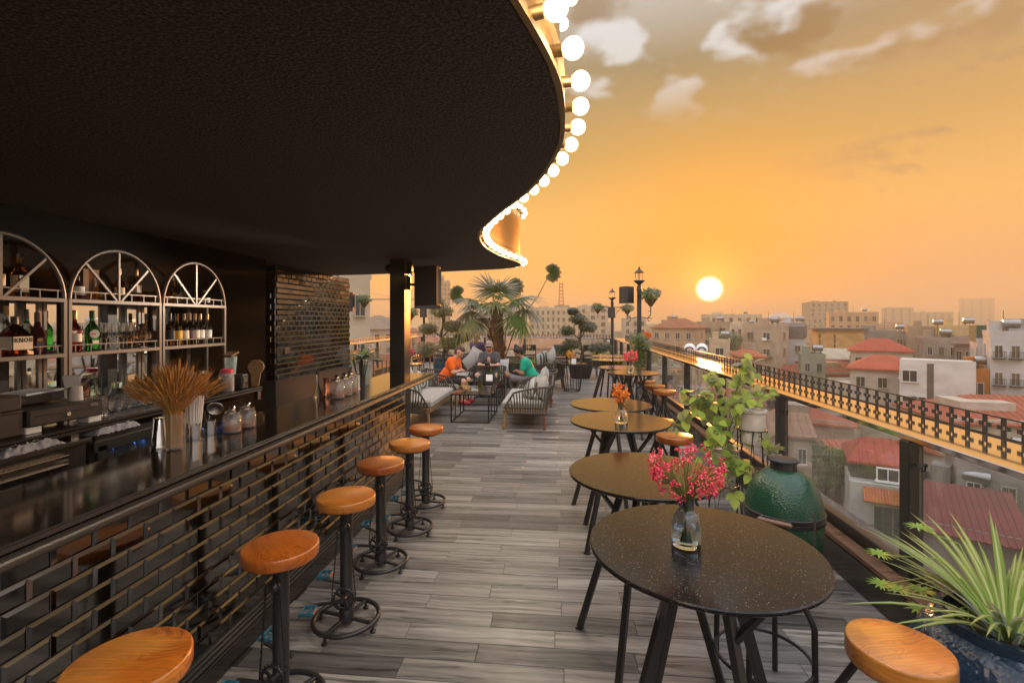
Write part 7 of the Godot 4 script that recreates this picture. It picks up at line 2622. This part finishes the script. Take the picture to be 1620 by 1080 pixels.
func build_city() -> void:
	M.window_warm = mt(0.12, 0.09, 0.06, 0.15)
	M.frame = mt(0.5, 0.46, 0.4, 0.6)
	var g := MB.new()
	g.quad(P(-1500, -25.0, -60), P(1500, -25.0, -60), P(1500, -25.0, 1500), P(-1500, -25.0, 1500), Vector3.UP)
	structure(g, "ground", grain(mt(0.12, 0.1, 0.085, 0.95), M.stain, 0.02))
	var body := MB.new()
	body.cube(P(-1.95, -12.75, 9.2), Vector3(9.3, 24.5, 26.8))
	structure(body, "terrace_building", stained([0.3, 0.26, 0.22]))
	var rows := [
		["apartment_block", "white apartment block with wrought balcony rail left of the column", -17.3, 37.0, 2.9, 4.76, 9, 0.59, [0.62, 0.5, 0.36], 5, 2, "terrace", {}],
		["office_building", "long pale office building with rows of windows and a mast behind", -2.2, 245.9, 24.5, 7.47, 30, 0.06, [0.66, 0.5, 0.33], 4, 10, "flat", {}],
		["office_building", "pale office wing right of the mast building", 16.8, 252.8, 14.6, 8.51, 30, -0.02, [0.64, 0.49, 0.34], 4, 3, "flat", {}],
		["office_building", "hazy pale building behind the palm trunk", -32.5, 250.5, 30.9, 7.41, 25, 0.10, [0.6, 0.47, 0.32], 5, 9, "flat", {}],
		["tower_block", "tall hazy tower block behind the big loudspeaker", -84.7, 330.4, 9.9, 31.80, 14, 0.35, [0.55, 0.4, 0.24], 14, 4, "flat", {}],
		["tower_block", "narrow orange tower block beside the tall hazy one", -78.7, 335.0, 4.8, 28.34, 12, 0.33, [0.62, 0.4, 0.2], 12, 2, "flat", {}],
		["town_house", "hazy town house with dark roof left of the column", -57.6, 151.2, 5.3, 2.00, 12, 0.56, [0.5, 0.38, 0.25], 2, 3, "hip", {}],
		["town_house", "pale town house under the left railing", -45.8, 123.2, 10.9, -0.38, 14, 0.36, [0.5, 0.4, 0.29], 2, 4, "gable", {}],
		["town_house", "hazy cream house with stepped roof right of the corner lamp", 33.2, 221.2, 9.5, 2.35, 14, -0.05, [0.6, 0.48, 0.35], 3, 3, "flat", {}],
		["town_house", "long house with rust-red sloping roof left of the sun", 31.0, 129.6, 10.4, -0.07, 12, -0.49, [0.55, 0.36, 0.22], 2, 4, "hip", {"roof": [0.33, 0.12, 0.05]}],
		["town_house", "rust-roofed rear wing left of the sun", 35.7, 159.1, 3.9, 1.41, 10, -0.42, [0.45, 0.3, 0.18], 1, 2, "flat", {}],
		["apartment_block", "tan stepped block below the sun", 44.6, 146.9, 7.4, 0.92, 14, -0.19, [0.42, 0.31, 0.2], 2, 2, "flat", {}],
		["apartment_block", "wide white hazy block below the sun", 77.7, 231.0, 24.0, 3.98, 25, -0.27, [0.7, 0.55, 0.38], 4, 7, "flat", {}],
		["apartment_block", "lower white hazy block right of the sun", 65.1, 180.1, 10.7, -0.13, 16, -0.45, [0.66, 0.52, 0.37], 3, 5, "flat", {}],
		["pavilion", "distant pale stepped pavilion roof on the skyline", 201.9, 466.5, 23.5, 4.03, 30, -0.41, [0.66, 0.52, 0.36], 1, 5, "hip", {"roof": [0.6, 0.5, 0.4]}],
		["apartment_block", "beige five-storey block with air conditioners", 43.5, 107.2, 6.2, 0.53, 9, -0.69, [0.5, 0.37, 0.25], 5, 2, "terrace", {"ac": 1}],
		["apartment_block", "bluish white block with dark top storey and small windows", 51.9, 114.0, 4.9, 0.72, 9, -0.48, [0.58, 0.57, 0.58], 5, 2, "darktop", {}],
		["town_house", "low house with red roof below the beige block", 32.5, 87.5, 3.5, -4.23, 8, -0.16, [0.4, 0.3, 0.2], 1, 2, "hip", {"roof": [0.42, 0.12, 0.05]}],
		["town_house", "small cream cottage beside the round water tanks", 32.6, 102.6, 3.7, -2.40, 8, -0.31, [0.62, 0.46, 0.3], 1, 1, "flat", {}],
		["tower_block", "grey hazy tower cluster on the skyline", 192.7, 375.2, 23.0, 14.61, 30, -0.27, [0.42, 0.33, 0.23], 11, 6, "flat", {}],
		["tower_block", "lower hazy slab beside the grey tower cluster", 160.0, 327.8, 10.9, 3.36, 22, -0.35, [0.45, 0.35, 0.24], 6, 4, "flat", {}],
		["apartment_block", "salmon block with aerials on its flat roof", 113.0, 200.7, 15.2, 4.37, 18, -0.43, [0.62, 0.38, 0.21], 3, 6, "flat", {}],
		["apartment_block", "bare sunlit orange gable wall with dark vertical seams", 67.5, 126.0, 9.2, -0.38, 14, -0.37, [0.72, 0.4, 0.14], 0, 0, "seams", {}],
		["apartment_block", "broad grey concrete block right of the orange wall", 75.9, 122.8, 12.8, -1.15, 14, -0.45, [0.3, 0.26, 0.22], 4, 5, "flat", {}],
		["town_house", "house with red hipped roof and green roof terrace", 56.7, 92.3, 8.3, -3.42, 9, -0.50, [0.6, 0.48, 0.37], 1, 4, "hip", {"roof": [0.42, 0.07, 0.035]}],
		["town_house", "low house with red roof in front of the roof terrace", 49.1, 79.1, 7.8, -5.38, 8, -0.56, [0.6, 0.5, 0.4], 1, 3, "hip", {"roof": [0.45, 0.09, 0.04]}],
		["shed", "low workshop with green tin roof left of the red roofs", 47.3, 96.5, 3.7, -4.83, 7, -0.36, [0.3, 0.3, 0.22], 1, 2, "flat", {}],
		["shed", "pale tin-roofed workshop beneath the orange wall", 55.9, 104.3, 6.6, -5.77, 9, -0.39, [0.42, 0.33, 0.22], 1, 3, "gable", {"roof": [0.5, 0.42, 0.3]}],
		["apartment_block", "tall white party wall with dark seam and two windows", 49.0, 68.5, 7.2, -3.42, 7, -0.60, [0.72, 0.68, 0.62], 2, 2, "seam", {}],
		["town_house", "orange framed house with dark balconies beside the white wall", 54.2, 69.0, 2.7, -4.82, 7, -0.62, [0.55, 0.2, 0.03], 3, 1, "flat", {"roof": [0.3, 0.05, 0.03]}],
		["town_house", "house with red hip roof right of the orange balconies", 58.8, 71.4, 3.5, -6.66, 7, -0.79, [0.45, 0.37, 0.3], 1, 2, "hip", {"roof": [0.32, 0.06, 0.04]}],
		["apartment_block", "tan blank-walled block behind the white party wall", 78.6, 112.5, 6.8, -0.02, 9, -0.51, [0.42, 0.3, 0.19], 4, 1, "flat", {}],
		["apartment_block", "grey-brown balcony block in the middle of the right skyline", 71.5, 99.8, 4.8, -1.86, 9, -0.47, [0.34, 0.28, 0.23], 3, 3, "terrace", {}],
		["apartment_block", "yellow block with small dark windows on the right skyline", 77.1, 102.3, 5.7, 0.28, 9, -0.53, [0.62, 0.43, 0.2], 4, 2, "flat", {}],
		["town_house", "dark brown attic house in front of the yellow block", 68.8, 89.0, 3.4, -2.05, 8, -0.66, [0.28, 0.2, 0.16], 2, 3, "gable", {"roof": [0.2, 0.12, 0.08]}],
		["apartment_block", "white block under green netted roof floor", 63.2, 78.4, 3.1, -1.29, 8, -0.56, [0.62, 0.6, 0.57], 4, 1, "green", {"ac": 1}],
		["apartment_block", "white balcony block at the right edge of the view", 56.3, 67.7, 2.9, -0.08, 8, -0.59, [0.6, 0.58, 0.56], 5, 2, "balcony", {}],
		["apartment_block", "plain grey end wall at the right edge of the view", 61.2, 68.2, 6.2, 0.24, 10, -0.63, [0.36, 0.34, 0.32], 0, 0, "flat", {}],
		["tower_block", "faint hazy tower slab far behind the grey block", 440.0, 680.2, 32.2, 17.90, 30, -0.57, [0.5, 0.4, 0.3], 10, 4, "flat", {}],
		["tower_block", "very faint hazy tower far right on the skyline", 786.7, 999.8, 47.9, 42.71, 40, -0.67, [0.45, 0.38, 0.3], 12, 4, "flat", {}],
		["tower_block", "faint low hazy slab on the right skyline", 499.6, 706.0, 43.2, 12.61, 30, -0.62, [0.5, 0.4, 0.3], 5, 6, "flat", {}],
		["town_house", "red-roofed house with green shutters seen through the glass", 28.8, 47.0, 4.9, -11.97, 8, -0.43, [0.5, 0.5, 0.46], 0, 0, "dormer", {"roof": [0.36, 0.06, 0.04]}],
		["town_house", "long house with faded red gable roof behind the glass", 29.3, 56.6, 5.8, -13.01, 7, 0.02, [0.3, 0.28, 0.25], 1, 3, "gable", {"roof": [0.42, 0.12, 0.07]}],
		["apartment_block", "cream old house with cornice behind the railing post", 43.9, 67.0, 6.4, -11.98, 9, -0.83, [0.55, 0.49, 0.38], 3, 4, "flat", {}],
		["shed", "shed with dull red sheet roof seen low through the right pane", 27.4, 35.8, 5.0, -11.37, 6, -0.55, [0.24, 0.22, 0.2], 0, 0, "lean", {"roof": [0.17, 0.04, 0.035]}],
		["apartment_block", "grimy grey house with caged window behind the right pane", 35.9, 43.6, 5.8, -9.65, 8, -0.54, [0.28, 0.26, 0.24], 2, 3, "cage", {}],
		["shed", "grey flat roof with blackened walls low behind the right pane", 31.6, 42.2, 4.6, -11.90, 6, -0.74, [0.2, 0.19, 0.18], 1, 2, "flat", {}],
		["town_house", "mossy old house seen through the middle panes", 23.5, 55.0, 5.0, -9.61, 9, -0.30, [0.36, 0.3, 0.22], 1, 3, "gable", {"roof": [0.3, 0.17, 0.1]}],
		["town_house", "ochre house seen between the far railing posts", 23.2, 82.1, 7.8, -7.26, 9, -0.18, [0.5, 0.38, 0.22], 2, 4, "flat", {}],
		["town_house", "olive house behind the far railing glass", 9.5, 127.5, 13.2, -5.21, 12, -0.07, [0.36, 0.31, 0.18], 2, 5, "flat", {}],
		["town_house", "pale house behind the far railing glass by the palm", -6.6, 131.0, 14.6, -5.34, 12, 0.15, [0.48, 0.38, 0.25], 2, 5, "gable", {"roof": [0.42, 0.2, 0.1]}],
		["town_house", "hazy house behind the far railing on the left", -27.1, 134.0, 13.5, -5.29, 12, 0.10, [0.46, 0.36, 0.24], 2, 5, "flat", {}]
	]
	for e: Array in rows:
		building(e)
	# telecom mast with cross braces
	var o := thing("telecom_mast", "lattice telecom mast on the pale office building", "mast", P(1.2, 4.0, 239))
	var b := MB.new()
	for s in 4:
		var a := s * PI / 2 + PI / 4
		b.rod(Vector3(cos(a) * 1.6, 5, sin(a) * 1.6), Vector3(cos(a) * 1.0, 16.3, sin(a) * 1.0), 0.3, 0.25, 5)
	for k in 7:
		b.cube(Vector3(0, 5.6 + k * 1.7, 0), Vector3(2.5 - k * 0.12, 0.35, 2.5 - k * 0.12))
	put(b, "lattice", mt(0.5, 0.2, 0.1, 0.7), o)
	b = MB.new()
	b.cube(Vector3(0, 2.5, 0), Vector3(6.5, 5.5, 6.5))
	put(b, "mast_base", stained([0.45, 0.34, 0.22]), o)
	# construction crane in the haze
	o = thing("tower_crane", "faint tower crane in the haze left of the column", "crane", P(-124, -25, 306))
	b = MB.new()
	b.cube(Vector3(0, 20, 0), Vector3(1.4, 40, 1.4))
	b.cube(Vector3(12, 40.6, 0), Vector3(44, 1.1, 1.1))
	b.rod(Vector3(0, 45, 0), Vector3(24, 41, 0), 0.15, 0.15, 4)
	b.cube(Vector3(0, 42.5, 0), Vector3(0.8, 5, 0.8))
	put(b, "jib_and_tower", mt(0.45, 0.3, 0.15, 0.7), o)
	# two round water tanks painted with arcs
	for k in 2:
		o = thing("roof_tank", ["round white roof tank with dark arc, left of the pair", "round white roof tank with dark arc, right of the pair"][k], "water tank", P(22.0 + k * 1.98, -4.4, 84.5), -0.3, "round white roof tanks")
		b = MB.new()
		b.ball(Vector3(0, 1.3, 0), Vector3(0.98, 1.1, 1.3), 20, 12)
		put(b, "tank", M.white, o)
		b = MB.new()
		b.tube(arc(Vector3(0, 1.2, 1.22), 0.62, 0.1, PI - 0.1, 10, Vector3(1, 0, 0), Vector3(0, 0.9, 0)), 0.14, 5)
		put(b, "painted_arc", mt(0.03, 0.03, 0.08, 0.6), o)
		b = MB.new()
		b.cube(Vector3(0, 0.1, 0), Vector3(2.0, 0.2, 2.4))
		b.cube(Vector3(0, -10.3, 0), Vector3(1.9, 20.6, 3.0))
		put(b, "support", stained([0.45, 0.34, 0.22]), o)
	leafy_tree("green tree among the red roofs behind the glass, left", P(26.5, -22, 52), 12.0, 3.0)
	leafy_tree("green tree among the red roofs behind the glass, right", P(31.0, -21.5, 50.5), 11.0, 2.8)
	leafy_tree("hazy round tree below the sun", P(36, -10.0, 108), 10.0, 4.0)
	leafy_tree("green tree behind the far railing glass near the corner", P(4.0, -18.0, 62), 13.0, 4.0)
	leafy_tree("green tree behind the glass under the far lamp", P(10.5, -18.0, 66), 13.0, 4.0)
	# the rest of the roofscape
	var wm := []
	for k in 4:
		var m := MB.new()
		m.cube(Vector3(0, 0.5, 0), Vector3(1, 1, 1))
		m.cube(Vector3(-0.2, 1.06, 0.1), Vector3(0.35, 0.12, 0.4))
		m.cube(Vector3(0.3, 1.04, -0.2), Vector3(0.2, 0.08, 0.2))
		for s: float in [-1.0, 1.0]:
			m.cube(Vector3(0, 1.015, s * 0.49), Vector3(1.0, 0.03, 0.02))
		wm.append(m.mesh())
	var wn := MB.new()
	wn.cube(Vector3.ZERO, Vector3(0.16, 0.08, 0.01))
	var wnm := wn.mesh()
	var cols := [stained([0.5, 0.4, 0.29]), stained([0.42, 0.33, 0.25]), stained([0.58, 0.48, 0.37]), stained([0.36, 0.29, 0.23]), stained([0.55, 0.38, 0.24])]
	var red := stained([0.38, 0.1, 0.05])
	var tones := ["cream", "tan", "pale", "brown", "ochre"]
	var zones := ["close below the railing", "halfway out in the roofscape", "far out in the haze"]
	var tone := 0
	var redroof := false
	for k in 230:
		var d := 62.0 * pow(9.0, k / 230.0)
		var az := deg_to_rad(rng.randf_range(-52.0, 82.0))
		var s := rng.randf_range(6.0, 12.0) * (1.0 + d / 260.0)
		var hh := rng.randf_range(9.0, 14.0) + minf(d * 0.032, 9.5)
		var band: int = 0 if d < 110 else (1 if d < 260 else 2)
		tone = rng.randi() % 5
		redroof = rng.randf() < 0.4
		var h2 := thing("roofscape_house", "%s walled low house with %s roof %s" % [tones[tone], "red hipped" if redroof else "flat", zones[band]], "building", P(sin(az) * d * 1.02, -25.0, cos(az) * d * 1.02 + 6.0), rng.randf_range(-0.5, 0.5), ["near roofscape houses", "middle roofscape houses", "far roofscape houses"][band])
		put(wm[k % 4], "wall", cols[tone], h2, Transform3D(Basis.from_scale(Vector3(s, hh, s * 0.8)), Vector3.ZERO))
		if redroof:
			put(roof_prism(s, s * 0.8, s * 0.16, s * 0.35, 0.4), "roof", red, h2, T(Vector3(0, hh + 0.05, 0)))
		if band < 2:
			for i in 3:
				for j in 2:
					put(wnm, "window", M.window, h2, Transform3D(Basis.from_scale(Vector3(s, s * 1.6, 20.0)), Vector3((i - 1) * s * 0.3, hh - 2.2 - j * 3.3, s * 0.4)))


func _ready() -> void:
	rng.seed = 20240
	air_and_camera()
	make_materials()
	build_floor()
	build_canopy()
	build_railing()
	build_bar()
	build_backbar()
	build_stools_tables()
	build_lounge()
	build_city()
	build_people()
	build_plants()
	build_lamps()
	build_props()
